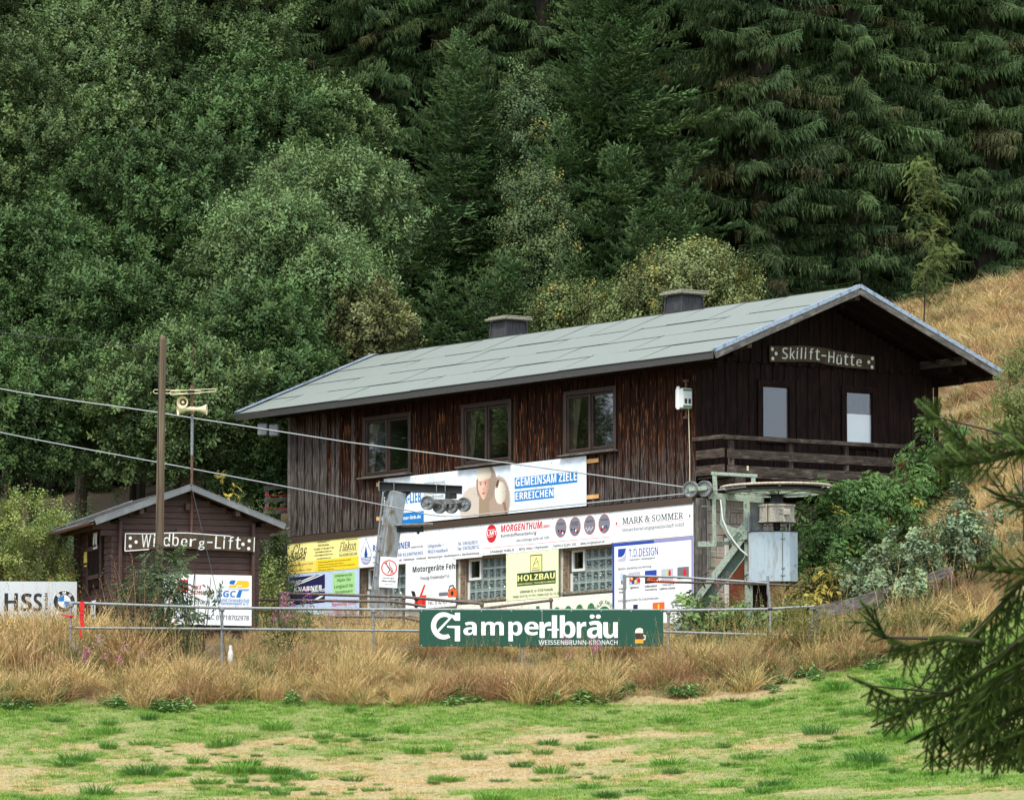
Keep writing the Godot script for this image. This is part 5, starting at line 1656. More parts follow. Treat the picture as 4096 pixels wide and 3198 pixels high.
	letters("gmbH", Vector3(-0.56, 0.32, 0.0075), 0.34, 0.09, M.ink, o, "bold", 0.0, Basis(Vector3.BACK, PI * 0.5))
	var rc := Vector3(-0.255, 0.495, 0.0)
	for e in [[0.225, "sheet_white", 0.0], [0.215, "ink", 0.002], [0.128, "sheet_white", 0.004]]:
		var pts := PackedVector2Array()
		for i in 32: pts.append(Vector2(cos(TAU * i / 32) * e[0], sin(TAU * i / 32) * e[0]))
		var q := MB.new()
		q.slab(pts, rc + Vector3(0, 0, 0.006 + e[2]), Vector3.RIGHT, Vector3.UP, 0.0012)
		part("emblem_disc", q, M[e[1]], o)
	for s in [PI * 0.5, PI * 1.5]:
		var pts := PackedVector2Array([Vector2.ZERO])
		for i in 9: pts.append(Vector2(cos(s + PI * 0.5 * i / 8) * 0.122, sin(s + PI * 0.5 * i / 8) * 0.122))
		var q := MB.new()
		q.slab(pts, rc + Vector3(0, 0, 0.0125), Vector3.RIGHT, Vector3.UP, 0.0012)
		part("emblem_quarter", q, M.azure, o)
	for t in [["B", 0.75], ["M", 0.0], ["W", -0.75]]:
		var tb := Basis(Vector3.BACK, t[1])
		letters(t[0], rc + tb * Vector3(-0.032, 0.140, 0.0125), 0.064, 0.062, M.sheet_white, o, "bold", 0.0, tb)

func wire(called: String, label: String, pts: Array, r: float, mat: Material, category: String, group := "") -> void:
	var c := Curve3D.new()
	for i in pts.size():
		var a: Vector3 = pts[maxi(i - 1, 0)]
		var d: Vector3 = pts[mini(i + 1, pts.size() - 1)]
		var q: Vector3 = pts[i]
		var tn := (d - a) / 6.0
		var lim := 1e9
		if i > 0: lim = minf(lim, q.distance_to(a) / 3.0)
		if i < pts.size() - 1: lim = minf(lim, q.distance_to(d) / 3.0)
		tn = tn.limit_length(lim)
		c.add_point(q, -tn, tn)
	var b := MB.new()
	b.tube(c.tessellate(4, 1.0), r, 7)
	tag(part(called, b, mat, self), label, category, group)

# ---------------------------------------------------------------- railings and fences
func make_railings() -> void:
	var f := thing("pipe_railing", "long grey steel pipe railing with two rails along the bank", "railing", Vector3(0, 0, 8.0))
	var posts := [[-8.58, 0.24], [-5.64, 0.16], [-2.70, 0.13], [0.2, 0.115], [3.04, 0.11], [5.84, 0.19]]
	for p in posts:
		var g := ground(p[0], 8.0)
		tubep("post", [Vector3(p[0], g - 0.2, 0), Vector3(p[0], p[1] - 0.02, 0)], 0.028, M.rail_steel, f, 10)
		boxp("pipe_fitting", Vector3(p[0], p[1] - 0.03, 0), Vector3(0.10, 0.09, 0.085), M.rail_steel, f, 0.02)
		boxp("pipe_fitting", Vector3(p[0], -0.26 - 0.006 * p[0], 0), Vector3(0.08, 0.075, 0.075), M.rail_steel, f, 0.02)
	var top := []
	for p in posts: top.append(Vector3(p[0], p[1], 0))
	tubep("top_rail", [Vector3(-8.62, 0.26, 0), Vector3(-5.64, 0.16, 0), Vector3(-2.7, 0.13, 0), Vector3(0.2, 0.115, 0), Vector3(3.04, 0.11, 0), Vector3(4.95, 0.135, 0), Vector3(5.88, 0.19, 0)], 0.029, M.rail_steel, f, 10)
	tubep("lower_rail", [Vector3(-8.5, -0.23, 0.02), Vector3(-5.64, -0.25, 0.02), Vector3(-2.7, -0.28, 0.02), Vector3(0.2, -0.3, 0.02), Vector3(3.04, -0.31, 0.02), Vector3(5.84, -0.39, 0.02)], 0.026, M.rail_steel, f, 10)
	tubep("tall_post", [Vector3(5.03, -0.95, 0.05), Vector3(5.02, 0.13, 0.05), Vector3(4.97, 0.78, 0.05)], 0.026, M.galvanised, f, 8)
	boxp("pipe_fitting", Vector3(5.02, 0.13, 0.02), Vector3(0.09, 0.09, 0.12), M.dark_steel, f, 0.03)
	# red barrier tape
	var t := thing("barrier_tape", "wide strip of red barrier tape hanging from the left end of the pipe railing", "tape", Vector3(-8.36, 0.25, 8.035))
	var b := MB.new()
	for k in 8:
		var y0 := 0.03 - k * 0.063
		b.box(Vector3(0.008 * sin(k * 1.1), y0 - 0.03, 0.012 * sin(k * 0.9)), Vector3(0.082, 0.066, 0.004))
	part("strip", b, M.tape_red, t)
	var b2 := MB.new()
	for k in 5: b2.box(Vector3(-0.03 + 0.006 * k, -0.5 - k * 0.045, 0.01 * k), Vector3(0.03, 0.05, 0.004), 0.0, Basis(Vector3.BACK, 0.25))
	part("loose_end", b2, M.tape_red, t)
	var t2 := thing("tape_knot", "knotted scrap of red tape on the first post of the pipe railing", "tape", Vector3(-8.58, 0.0, 8.03))
	var b3 := MB.new()
	b3.box(Vector3(0, 0, 0), Vector3(0.085, 0.05, 0.07), 0.015)
	b3.box(Vector3(-0.10, 0.01, 0.02), Vector3(0.14, 0.035, 0.006), 0.0, Basis(Vector3.BACK, -0.3))
	part("knot", b3, M.tape_red, t2)
	# green brewery board
	var o := thing("brewery_board", "long dark green board with big white letters fixed to the pipe railing", "sign", Vector3(-1.8, -0.59, 8.05))
	signs["beer"] = [o, -1.8, -0.59]
	boxp("board", Vector3(2.37, 0.355, 0), Vector3(4.74, 0.71, 0.012), M.bottle_green, o, 0.003)
	boxp("panel_joint", Vector3(2.385, 0.355, 0.0065), Vector3(0.005, 0.7, 0.001), M.sheet_silver, o, 0.0)
	# first letter: an open C with a slanting stroke
	big_initial(o)
	for q in [["ampe", -0.945, -0.49, 1.46, 0.385], ["r", 0.535, -0.425, 0.22, 0.31], ["l", 0.775, -0.425, 0.10, 0.44], ["b", 0.93, -0.425, 0.30, 0.44], ["r", 1.26, -0.425, 0.18, 0.31], ["ä", 1.46, -0.43, 0.29, 0.46], ["u", 1.775, -0.43, 0.28, 0.31]]:
		var s: Array = signs["beer"]
		letters(q[0], Vector3(q[1] - s[1], q[2] - s[2], 0.0075), q[3], q[4], M.sheet_white, o, "bold")
	boxp("cross_stroke", Vector3(0.80 + 1.8, -0.265 + 0.59, 0.0075), Vector3(0.22, 0.035, 0.002), M.sheet_white, o, 0.0)
	letters("WEISSENBRUNN-KRONACH", Vector3(0.52 + 1.8, -0.555 + 0.59, 0.0075), 1.53, 0.085, M.sheet_white, o, "sans")
	beer_glass(o, Vector3(4.19, 0.04, 0.0068))
	var sc := MB.new()
	for i in 9:
		for y in [0.02, 0.69]:
			sc.lathe(Vector3(0.04 + 4.66 * i / 8.0, y, 0.006), Vector3.BACK, [Vector2(0.01, 0.0), Vector2(0.01, 0.004), Vector2(0.0, 0.005)], 6)
	tag(part("screw_heads", sc, M.sheet_silver, o), "", "", "", "stuff")
	# brown pipe rail in front of the lodge
	var r := thing("brown_railing", "rust-brown bent pipe railing around the lift pylon", "railing", Vector3(0, 0, 3.5))
	tubep("upper_pipe", [Vector3(-4.72, 0.71, 0), Vector3(-2.21, 0.64, 0), Vector3(-0.62, 0.50, 0)], 0.03, M.brown_pipe, r, 9)
	tubep("upper_pipe", [Vector3(-0.62, 0.40, 0), Vector3(0.80, 0.58, -0.2)], 0.028, M.brown_pipe, r, 9)
	tubep("upper_pipe", [Vector3(-6.2, 0.62, -0.6), Vector3(-4.69, 0.60, -0.5), Vector3(-2.4, 0.57, -0.5), Vector3(-1.75, 0.47, -0.5)], 0.028, M.brown_pipe, r, 9)
	tubep("lower_pipe", [Vector3(-3.6, 0.24, 0), Vector3(-2.2, 0.23, 0), Vector3(-1.8, 0.13, 0)], 0.026, M.brown_pipe, r, 9)
	tubep("lower_pipe", [Vector3(-3.6, 0.14, -0.5), Vector3(-2.4, 0.12, -0.5)], 0.024, M.brown_pipe, r, 9)
	for p in [[-4.70, 0.71, 0.0], [-2.19, 0.64, 0.0], [-0.61, 0.50, 0.0], [0.79, 0.6, -0.2]]:
		var g := ground(p[0], 3.5 + p[2])
		tubep("pipe_post", [Vector3(p[0], g - 0.1, p[2]), Vector3(p[0], p[1], p[2])], 0.027, M.brown_pipe, r, 9)
		boxp("pipe_elbow", Vector3(p[0], p[1] - 0.02, p[2]), Vector3(0.09, 0.09, 0.08), M.brown_pipe, r, 0.025)
	# timber rail behind the lodge's far end, with red tape
	var w := thing("timber_railing", "grey wooden rail fence with red tape behind the far end of the lodge", "fence", Vector3(-5.66, 0.22, -13.8))
	for y in [3.95, 3.66, 3.38]:
		barp("rail_board", Vector3(-0.1, y, 0.0), Vector3(1.2, y + 0.13, -0.3), 0.03, 0.10, M.grey_wood, w)
	for y in [3.12, 2.95]: barp("rail_board", Vector3(0.05, y - 0.08, 0.1), Vector3(1.2, y + 0.07, -0.2), 0.03, 0.10, M.grey_wood, w)
	boxp("fence_post", Vector3(-0.03, 2.7, -0.05), Vector3(0.09, 2.6, 0.08), M.grey_wood, w)
	boxp("fence_post", Vector3(1.15, 2.8, -0.36), Vector3(0.09, 2.6, 0.08), M.grey_wood, w)
	for y in [3.80, 3.50]:
		boxp("red_tape", Vector3(-0.03, y, -0.05), Vector3(0.10, 0.035, 0.09), M.tape_red, w, 0.0)
		barp("red_tape", Vector3(0.03, y - 0.02, 0.0), Vector3(1.1, y - 0.03 + 0.06, -0.3), 0.006, 0.03, M.tape_red, w, 0.0)
	# split plank fence climbing the slope on the right
	var q := thing("plank_fence", "weathered grey plank fence climbing the grassy slope on the right", "fence", Vector3(5.9, 0, 8.3))
	var run := [Vector3(0.0, 0.05, 0.0), Vector3(0.55, 0.16, 0.0), Vector3(1.15, 0.36, -0.2), Vector3(1.9, 0.62, -0.5), Vector3(2.6, 0.9, -1.0)]
	for k in run.size() - 1:
		barp("plank", run[k], run[k + 1] + Vector3(0.03, 0.01, 0.02 * (k % 2)), 0.035, 0.27 - 0.03 * k, M.grey_wood, q)
	barp("plank", Vector3(0.3, -0.36, 0.05), Vector3(1.3, -0.02, -0.15), 0.03, 0.06, M.grey_wood, q)
	for k in [0, 2, 3, 4]:
		var p: Vector3 = run[k]
		var g := ground(5.9 + p.x, 8.3 + p.z)
		boxp("fence_post", Vector3(p.x + 0.05, (g + p.y) * 0.5 - 0.05, p.z - 0.06), Vector3(0.08, p.y - g + 0.3, 0.07), M.grey_wood, q)

func big_initial(o: Node3D) -> void:
	# letter box x 0.24..0.79, y 0.10..0.66
	var b := MB.new()
	var c := Vector2(0.47, 0.40)
	var n := 20
	for k in n:
		var a0 := 0.95 + (TAU - 1.95) * k / n
		var a1 := 0.95 + (TAU - 1.95) * (k + 1) / n
		var w0 := 0.055 + 0.065 * absf(sin((a0 - 0.0) * 0.5))
		var w1 := 0.055 + 0.065 * absf(sin((a1 - 0.0) * 0.5))
		var R0 := Vector2(cos(a0) * 0.245, sin(a0) * 0.265)
		var R1 := Vector2(cos(a1) * 0.245, sin(a1) * 0.265)
		var p := [c + R0, c + R1, c + R1 * (1.0 - w1 * 3.4), c + R0 * (1.0 - w0 * 3.4)]
		b.quad(Vector3(p[3].x, p[3].y, 0.0085), Vector3(p[0].x, p[0].y, 0.0085), Vector3(p[1].x, p[1].y, 0.0085), Vector3(p[2].x, p[2].y, 0.0085))
	for e in [[[0.69, 0.50], [0.79, 0.50], [0.79, 0.655], [0.69, 0.655], [0.69, 0.60], [0.60, 0.63], [0.60, 0.60]], [[0.69, 0.10], [0.79, 0.10], [0.79, 0.40], [0.54, 0.40], [0.54, 0.365], [0.69, 0.355]], [[0.34, 0.31], [0.38, 0.28], [0.64, 0.57], [0.61, 0.59]]]:
		var pts := PackedVector2Array()
		for q in e: pts.append(Vector2(q[0], q[1]))
		b.slab(pts, Vector3(0, 0, 0.0062), Vector3.RIGHT, Vector3.UP, 0.002)
	part("initial", b, M.sheet_white, o)

# printed mug of beer at the end of the green board
func beer_glass(o: Node3D, at: Vector3) -> void:
	for e in [[[[0.0, 0.02], [0.16, 0.02], [0.155, 0.22], [0.005, 0.22]], "beer", 0.0], [[[0.005, 0.10], [0.155, 0.10], [0.155, 0.22], [0.005, 0.22]], "pic_dark", 0.002], [[[0.0, 0.22], [0.16, 0.22], [0.15, 0.30], [0.10, 0.32], [0.04, 0.31], [0.01, 0.28]], "foam", 0.0], [[[0.16, 0.08], [0.20, 0.09], [0.21, 0.17], [0.16, 0.19], [0.16, 0.17], [0.19, 0.155], [0.185, 0.11], [0.16, 0.10]], "foam", 0.0]]:
		var pts := PackedVector2Array()
		for q in e[0]: pts.append(Vector2(q[0], q[1]))
		var b := MB.new()
		b.slab(pts, at + Vector3(0, 0, e[2]), Vector3.RIGHT, Vector3.UP, 0.001)
		part("mug_print", b, M[e[1]], o)

# ---------------------------------------------------------------- ski lift
func wheel(called: String, parent: Node3D, at: Vector3, axis: Vector3, r: float, w: float, rim: Material, body: Material) -> void:
	var o := Node3D.new()
	o.name = called
	parent.add_child(o, true)
	o.position = at
	var ty := MB.new()
	ty.lathe(Vector3.ZERO, axis, [Vector2(r * 0.84, -w * 0.5), Vector2(r, -w * 0.5), Vector2(r, -w * 0.3), Vector2(r * 0.9, -w * 0.1), Vector2(r * 0.9, w * 0.1), Vector2(r, w * 0.3), Vector2(r, w * 0.5), Vector2(r * 0.84, w * 0.5), Vector2(r * 0.82, w * 0.3)], 28)
	part("rim", ty, rim, o)
	var d := MB.new()
	d.lathe(Vector3.ZERO, axis, [Vector2(r * 0.83, -w * 0.2), Vector2(r * 0.83, w * 0.2), Vector2(r * 0.75, w * 0.12), Vector2(r * 0.3, w * 0.1), Vector2(r * 0.24, w * 0.55), Vector2(0, w * 0.6)], 24)
	part("disc", d, body, o)
	var z := axis.normalized()
	var x := Vector3.UP.cross(z).normalized()
	var sp := MB.new()
	for k in 5:
		var an := TAU * k / 5.0
		var dv := x * cos(an) + Vector3.UP * sin(an)
		sp.bar(dv * r * 0.22 + z * w * 0.2, dv * r * 0.82 + z * w * 0.16, r * 0.12, w * 0.16, 0.0, z)
	part("spokes", sp, body, o)

func make_lift() -> void:
	# --- pylon
	var foot := Vector3(-2.80, 0.0, 1.0)
	foot.y = ground(foot.x, foot.z)
	var p := thing("lift_pylon", "leaning galvanised lift pylon with dark cross beam and roller battery", "pylon", foot)
	var top := Vector3(-2.39, 2.96, 1.0) - foot
	var base := Vector3(-0.05, -0.2, 0)
	barp("column", base, top, 0.32, 0.32, M.pylon_steel, p, 0.012, Vector3(0.55, 0, 1.0).normalized())
	var bs := Vector3(-2.74, 3.07, 1.0) - foot
	var be := Vector3(-1.03, 2.99, 1.12) - foot
	barp("beam_flange", bs + Vector3(0, 0.085, 0), be + Vector3(0, 0.07, 0), 0.2, 0.016, M.beam_black, p)
	barp("beam_flange", bs - Vector3(0, 0.085, 0), be - Vector3(0, 0.075, 0), 0.2, 0.016, M.beam_black, p)
	barp("beam_web", bs, be, 0.014, 0.16, M.beam_black, p, 0.0)
	boxp("beam_end", bs + Vector3(-0.01, 0, 0), Vector3(0.02, 0.20, 0.22), M.galvanised, p)
	for x in [0.30, 1.18, 1.36]:
		boxp("stiffener", bs.lerp(be, x / 1.71) + Vector3(0, 0, 0.055), Vector3(0.014, 0.155, 0.085), M.galvanised, p, 0.0)
	for s in [-1.0, 1.0]:
		var g := MB.new()
		g.slab(PackedVector2Array([Vector2(s * 0.12, 0), Vector2(s * 0.34, 0), Vector2(s * 0.12, -0.22)]), top + Vector3(-0.02, 0.0, 0.02), Vector3.RIGHT, Vector3.UP, 0.02)
		part("gusset", g, M.beam_black, p)
	# roller battery
	var hang := Vector3(-1.36, 2.68, 1.18) - foot
	boxp("hanger", hang + Vector3(0.04, 0.13, 0), Vector3(0.12, 0.28, 0.06), M.dark_steel, p)
	boxp("hanger", hang + Vector3(0.16, 0.19, -0.02), Vector3(0.12, 0.14, 0.05), M.dark_steel, p)
	barp("rocker", hang + Vector3(-0.36, 0.05, 0.02), hang + Vector3(-0.02, 0.06, 0.02), 0.03, 0.11, M.roller, p)
	barp("rocker", hang + Vector3(-0.02, 0.07, 0.021), hang + Vector3(0.34, 0.03, 0.021), 0.03, 0.11, M.roller, p)
	barp("rocker", hang + Vector3(-0.40, 0.03, 0.04), hang + Vector3(-0.1, -0.03, 0.04), 0.03, 0.06, M.dark_steel, p)
	barp("rocker", hang + Vector3(0.10, -0.03, 0.04), hang + Vector3(0.38, 0.02, 0.04), 0.03, 0.06, M.dark_steel, p)
	for q in [[-0.38, 0.035, 0.02], [-0.135, -0.035, 0.0], [0.11, -0.035, 0.0], [0.37, 0.0, 0.03]]:
		wheel("roller_wheel", p, hang + Vector3(q[0], q[1], q[2]), Vector3(-0.55, 0, 1.0), 0.148, 0.085, M.roller, M.galvanised)
	# ladder and working platform
	tubep("ladder_rail", [Vector3(-2.66, 2.95, 1.12) - foot, Vector3(-2.90, 0.70, 1.2) - foot, Vector3(-2.93, 0.3, 1.2) - foot], 0.02, M.galvanised, p, 8)
	tubep("ladder_rail", [Vector3(-2.60, 2.95, 0.82) - foot, Vector3(-2.84, 0.70, 0.86) - foot], 0.02, M.galvanised, p, 8)
	for k in 8:
		var t := 0.06 + k * 0.12
		tubep("rung", [Vector3(-2.66, 2.95, 1.12).lerp(Vector3(-2.90, 0.7, 1.2), t) - foot, Vector3(-2.60, 2.95, 0.82).lerp(Vector3(-2.84, 0.7, 0.86), t) - foot], 0.012, M.galvanised, p, 6)
	boxp("platform", Vector3(-2.02, 2.27, 1.0) - foot, Vector3(0.78, 0.03, 0.5), M.galvanised, p, 0.004, Basis(Vector3.BACK, 0.04))
	boxp("platform_arm", Vector3(-2.1, 2.17, 1.1) - foot, Vector3(0.55, 0.1, 0.05), M.dark_steel, p)
	barp("platform_arm", Vector3(-1.95, 2.08, 1.1) - foot, Vector3(-1.85, 2.24, 1.1) - foot, 0.04, 0.05, M.dark_steel, p)
	# prohibition sign
	var s := thing("prohibition_sign", "white plate with red ring and black wavy track on the lift pylon", "sign", Vector3(-2.745, 0.97, 1.24), 0.0)
	s.rotation = Vector3(0, 0.0, -0.055)
	boxp("plate", Vector3(0.19, 0.315, 0), Vector3(0.38, 0.63, 0.01), M.sheet_white, s, 0.004)
	var ring := MB.new()
	ring.lathe(Vector3(0.19, 0.41, 0.005), Vector3.BACK, [Vector2(0.165, 0), Vector2(0.165, 0.003), Vector2(0.14, 0.003), Vector2(0.14, 0)], 36)
	part("ring", ring, M.sign_red, s)
	for dx in [-0.03, 0.03]:
		tubep("wavy_track", [Vector3(0.17 + dx, 0.53, 0.006), Vector3(0.155 + dx, 0.48, 0.006), Vector3(0.18 + dx, 0.44, 0.006), Vector3(0.215 + dx, 0.40, 0.006), Vector3(0.235 + dx, 0.36, 0.006), Vector3(0.205 + dx, 0.32, 0.006), Vector3(0.2 + dx, 0.285, 0.006)], 0.008, M.ink, s, 6)
	barp("slash", Vector3(0.09, 0.52, 0.009), Vector3(0.29, 0.30, 0.009), 0.022, 0.002, M.sign_red, s, 0.0, Vector3.BACK)
	letters("Aus der Spur", Vector3(0.08, 0.175, 0.0065), 0.23, 0.042, M.ink, s, "bold")
	letters("fahren verboten", Vector3(0.05, 0.12, 0.0065), 0.29, 0.042, M.ink, s, "bold")
	letters("Stay in track", Vector3(0.12, 0.06, 0.0065), 0.16, 0.03, M.ink_grey, s, "sans")
	make_drive_station()

func make_drive_station() -> void:
	var z := 3.5
	var f := Vector3(4.75, 0.0, z)
	f.y = ground(f.x, f.z)
	var d := thing("lift_drive_station", "pale green lift drive station with large horizontal cable wheel and grey motor cabinet", "lift station", f)
	var v := func(x: float, y: float, dz := 0.0) -> Vector3: return Vector3(x - f.x, y - f.y, dz)
	# legs
	barp("upright", v.call(4.79, -0.5), v.call(4.75, 2.62), 0.13, 0.13, M.lift_green, d, 0.006, Vector3.BACK)
	# raking strut: channel with flanges
	var a: Vector3 = v.call(3.36, -0.1, 0.05)
	var b: Vector3 = v.call(4.80, 1.82, 0.0)
	var nrm := (b - a).cross(Vector3.BACK).normalized()
	barp("strut_flange", a - nrm * 0.155, b - nrm * 0.155, 0.22, 0.016, M.lift_green, d, 0.003, nrm)
	barp("strut_flange", a + nrm * 0.155, b + nrm * 0.155, 0.22, 0.016, M.lift_green, d, 0.003, nrm)
	barp("strut_web", a + Vector3(0, 0, -0.06), b + Vector3(0, 0, -0.06), 0.014, 0.31, M.lift_green_deep, d, 0.0, nrm)
	barp("strut_lip", a - nrm * 0.115 + Vector3(0, 0, 0.108), b - nrm * 0.115 + Vector3(0, 0, 0.108), 0.012, 0.13, M.lift_green, d, 0.002, nrm)
	# bolted splice plate
	var pl := MB.new()
	pl.slab(PackedVector2Array([Vector2(-0.32, -0.13), Vector2(-0.03, 0.17), Vector2(0.1, 0.3), Vector2(0.1, -0.16), Vector2(-0.05, -0.16), Vector2(-0.24, -0.22)]), v.call(4.69, 1.95, 0.12), Vector3.RIGHT, Vector3.UP, 0.014)
	part("splice_plate", pl, M.lift_green, d)
	for q in [[-0.16, 0.0], [-0.08, 0.08], [-0.02, 0.15], [-0.1, -0.07], [-0.02, 0.0], [0.04, 0.07]]:
		var bo := MB.new()
		bo.lathe(v.call(4.69 + q[0], 1.95 + q[1], 0.134), Vector3.BACK, [Vector2(0.018, 0), Vector2(0.018, 0.014), Vector2(0, 0.015)], 6)
		part("bolt", bo, M.galvanised, d)
	barp("splice_rib", v.call(4.44, 1.74, 0.14), v.call(4.62, 1.92, 0.14), 0.012, 0.10, M.lift_green_deep, d, 0.0, nrm)
	# second strut curving up to the pulley arm
	barp("arm_strut", v.call(4.28, 2.66, 0.05), v.call(4.26, 2.12, 0.05), 0.10, 0.10, M.lift_green, d)
	barp("arm_strut", v.call(4.24, 2.16, 0.05), v.call(4.52, 1.66, 0.05), 0.10, 0.11, M.lift_green, d)
	var gp := MB.new()
	gp.slab(PackedVector2Array([Vector2(0, 0), Vector2(0.36, -0.13), Vector2(0.22, -0.42)]), v.call(4.27, 2.12, 0.06), Vector3.RIGHT, Vector3.UP, 0.012)
	part("gusset", gp, M.lift_green, d)
	# horizontal arm with the guide pulleys, upper guard frame
	barp("pulley_arm", v.call(3.98, 2.685, 0.02), v.call(5.1, 2.60, 0.0), 0.12, 0.13, M.lift_green, d)
	barp("guard_bar", v.call(4.03, 3.14, 0.02), v.call(4.97, 3.085, 0.02), 0.07, 0.065, M.lift_green, d)
	barp("guard_bar", v.call(4.12, 2.74, 0.02), v.call(4.10, 3.12, 0.02), 0.09, 0.05, M.lift_green, d, 0.004, Vector3.BACK)
	barp("guard_bar", v.call(4.88, 2.70, 0.02), v.call(4.89, 3.07, 0.02), 0.09, 0.05, M.lift_green, d, 0.004, Vector3.BACK)
	for q in [[3.62, 2.81, 0.10], [3.90, 2.82, 0.12]]:
		wheel("guide_pulley", d, v.call(q[0], q[1], q[2]), Vector3(-0.55, 0, 1.0), 0.165, 0.09, M.roller, M.galvanised)
	barp("pulley_yoke", v.call(3.58, 2.80, 0.17), v.call(3.94, 2.83, 0.18), 0.02, 0.08, M.lift_green, d)
	boxp("pulley_block", v.call(4.06, 2.83, 0.0), Vector3(0.12, 0.09, 0.08), M.rust, d)
	# hanging ladder-like bracket on the left
	barp("hanger_bar", v.call(4.09, 2.62, 0.05), v.call(4.10, 1.66, 0.05), 0.08, 0.05, M.lift_green, d, 0.004, Vector3.BACK)
	barp("hanger_bar", v.call(3.76, 1.70, 0.05), v.call(4.12, 1.70, 0.05), 0.06, 0.11, M.lift_green, d)
	barp("hanger_bar", v.call(4.12, 1.72, 0.0), v.call(4.46, 1.73, 0.0), 0.05, 0.07, M.lift_green_deep, d)
	tubep("hanger_loop", [v.call(4.0, 1.66, 0.05), v.call(4.0, 1.28, 0.05), v.call(4.03, 1.24, 0.05), v.call(4.10, 1.24, 0.05)], 0.024, M.lift_green_deep, d, 8)
	tubep("hanger_rung", [v.call(4.02, 1.55, 0.05), v.call(4.26, 1.53, 0.05)], 0.014, M.galvanised, d, 6)
	tubep("tension_rod", [v.call(3.92, 2.63, 0.0), v.call(3.93, 2.3, 0.0), v.call(3.94, 1.75, 0.0)], 0.013, M.dark_steel, d, 6)
	tubep("tension_rod", [v.call(4.03, 2.62, 0.0), v.call(4.03, 2.46, 0.0)], 0.016, M.dark_steel, d, 6)
	tubep("cross_rod", [v.call(3.84, 2.47, 0.02), v.call(4.08, 2.465, 0.02)], 0.011, M.galvanised, d, 6)
	tubep("side_pipe", [v.call(4.42, 2.12, -0.3), v.call(4.42, 2.42, -0.3), v.call(4.46, 2.44, -0.3), v.call(4.82, 2.43, -0.3)], 0.016, M.rail_steel, d, 8)
	tubep("white_hose", [v.call(4.22, 2.60, 0.14), v.call(4.24, 2.42, 0.16), v.call(4.26, 2.2, 0.17), v.call(4.36, 1.95, 0.17), v.call(4.48, 1.76, 0.17), v.call(4.62, 1.58, 0.17), v.call(4.78, 1.45, 0.14)], 0.017, M.hose_white, d, 8)
	# gearbox, back plate, cabinet
	var bp := MB.new()
	bp.slab(PackedVector2Array([Vector2(0, 0), Vector2(0.33, 0.0), Vector2(0.33, 0.66), Vector2(0.17, 0.66), Vector2(0.0, 0.40)]), v.call(4.77, 1.94, -0.25), Vector3.RIGHT, Vector3.UP, 0.012)
	bp.slab(PackedVector2Array([Vector2(0, 0), Vector2(0.5, 0.0), Vector2(0.5, 0.40), Vector2(0, 0.40)]), v.call(4.775, 1.94, 0.25), Vector3(0, 0, -1), Vector3.UP, 0.012)
	part("back_plate", bp, M.galvanised, d)
	var gc: Vector3 = v.call(5.36, 2.31, 0.0)
	var gb := MB.new()
	gb.slab(octagon(0.36, 0.34), gc + Vector3(0, -0.17, 0), Vector3.RIGHT, Vector3(0, 0, -1), 0.36)
	part("gearbox", gb, M.gearbox, d)
	var fl := MB.new()
	fl.slab(octagon(0.385, 0.36), gc + Vector3(0, -0.175, 0), Vector3.RIGHT, Vector3(0, 0, -1), 0.03)
	fl.slab(octagon(0.385, 0.36), gc + Vector3(0, 0.15, 0), Vector3.RIGHT, Vector3(0, 0, -1), 0.03)
	fl.box(gc + Vector3(-0.22, 0, 0.30), Vector3(0.025, 0.36, 0.08), 0.005)
	part("gearbox_flange", fl, M.gearbox, d)
	boxp("terminal_box", gc + Vector3(0.19, 0.02, 0.35), Vector3(0.14, 0.12, 0.08), M.gearbox, d, 0.015)
	for q in [[0.07, 0.08], [0.07, 0.01], [-0.33, -0.08]]:
		var bo := MB.new()
		bo.lathe(gc + Vector3(q[0], q[1], 0.335), Vector3.BACK, [Vector2(0.025, 0), Vector2(0.025, 0.02), Vector2(0, 0.024)], 10)
		part("plug", bo, M.galvanised, d)
	var sh := MB.new()
	sh.lathe(gc, Vector3.UP, [Vector2(0.16, 0.17), Vector2(0.14, 0.25), Vector2(0.13, 0.26), Vector2(0.12, 0.40), Vector2(0.16, 0.42), Vector2(0.16, 0.5)], 20)
	part("shaft", sh, M.dark_steel, d)
	var sh2 := MB.new()
	sh2.lathe(gc, Vector3.UP, [Vector2(0.05, -0.34), Vector2(0.07, -0.3), Vector2(0.07, -0.17)], 16)
	part("drive_shaft", sh2, M.dark_steel, d)
	for q in [-0.19, 0.18, 0.25]: tubep("stay_rod", [gc + Vector3(q, -0.18, 0.15), gc + Vector3(q, -0.38, 0.15)], 0.016, M.galvanised, d, 8)
	var cc: Vector3 = v.call(5.275, 1.435, 0.0)
	var cab := MB.new()
	var ob := PackedVector2Array([Vector2(-0.495, -0.3), Vector2(-0.495, 0.18), Vector2(-0.28, 0.36), Vector2(0.33, 0.36), Vector2(0.495, 0.22), Vector2(0.495, -0.3)])
	var flip := PackedVector2Array()
	for q in ob: flip.append(Vector2(q.x, -q.y))
	cab.slab(flip, cc + Vector3(0, -0.5, 0), Vector3.RIGHT, Vector3(0, 0, -1), 1.0)
	part("cabinet", cab, M.cabinet_grey, d)
	var lid := PackedVector2Array()
	for q in flip: lid.append(q * 1.02)
	var lm := MB.new()
	lm.slab(lid, cc + Vector3(0, 0.501, 0), Vector3.RIGHT, Vector3(0, 0, -1), 0.018)
	part("cabinet_lid", lm, M.dark_steel, d)
	boxp("door_seam", cc + Vector3(0.185, 0.0, 0.361), Vector3(0.012, 0.96, 0.004), M.dark_steel, d, 0.0)
	for y in [0.36, -0.38]: boxp("door_hinge", cc + Vector3(0.185, y, 0.366), Vector3(0.085, 0.03, 0.014), M.galvanised, d)
	boxp("door_latch", cc + Vector3(0.19, -0.23, 0.366), Vector3(0.06, 0.04, 0.02), M.galvanised, d)
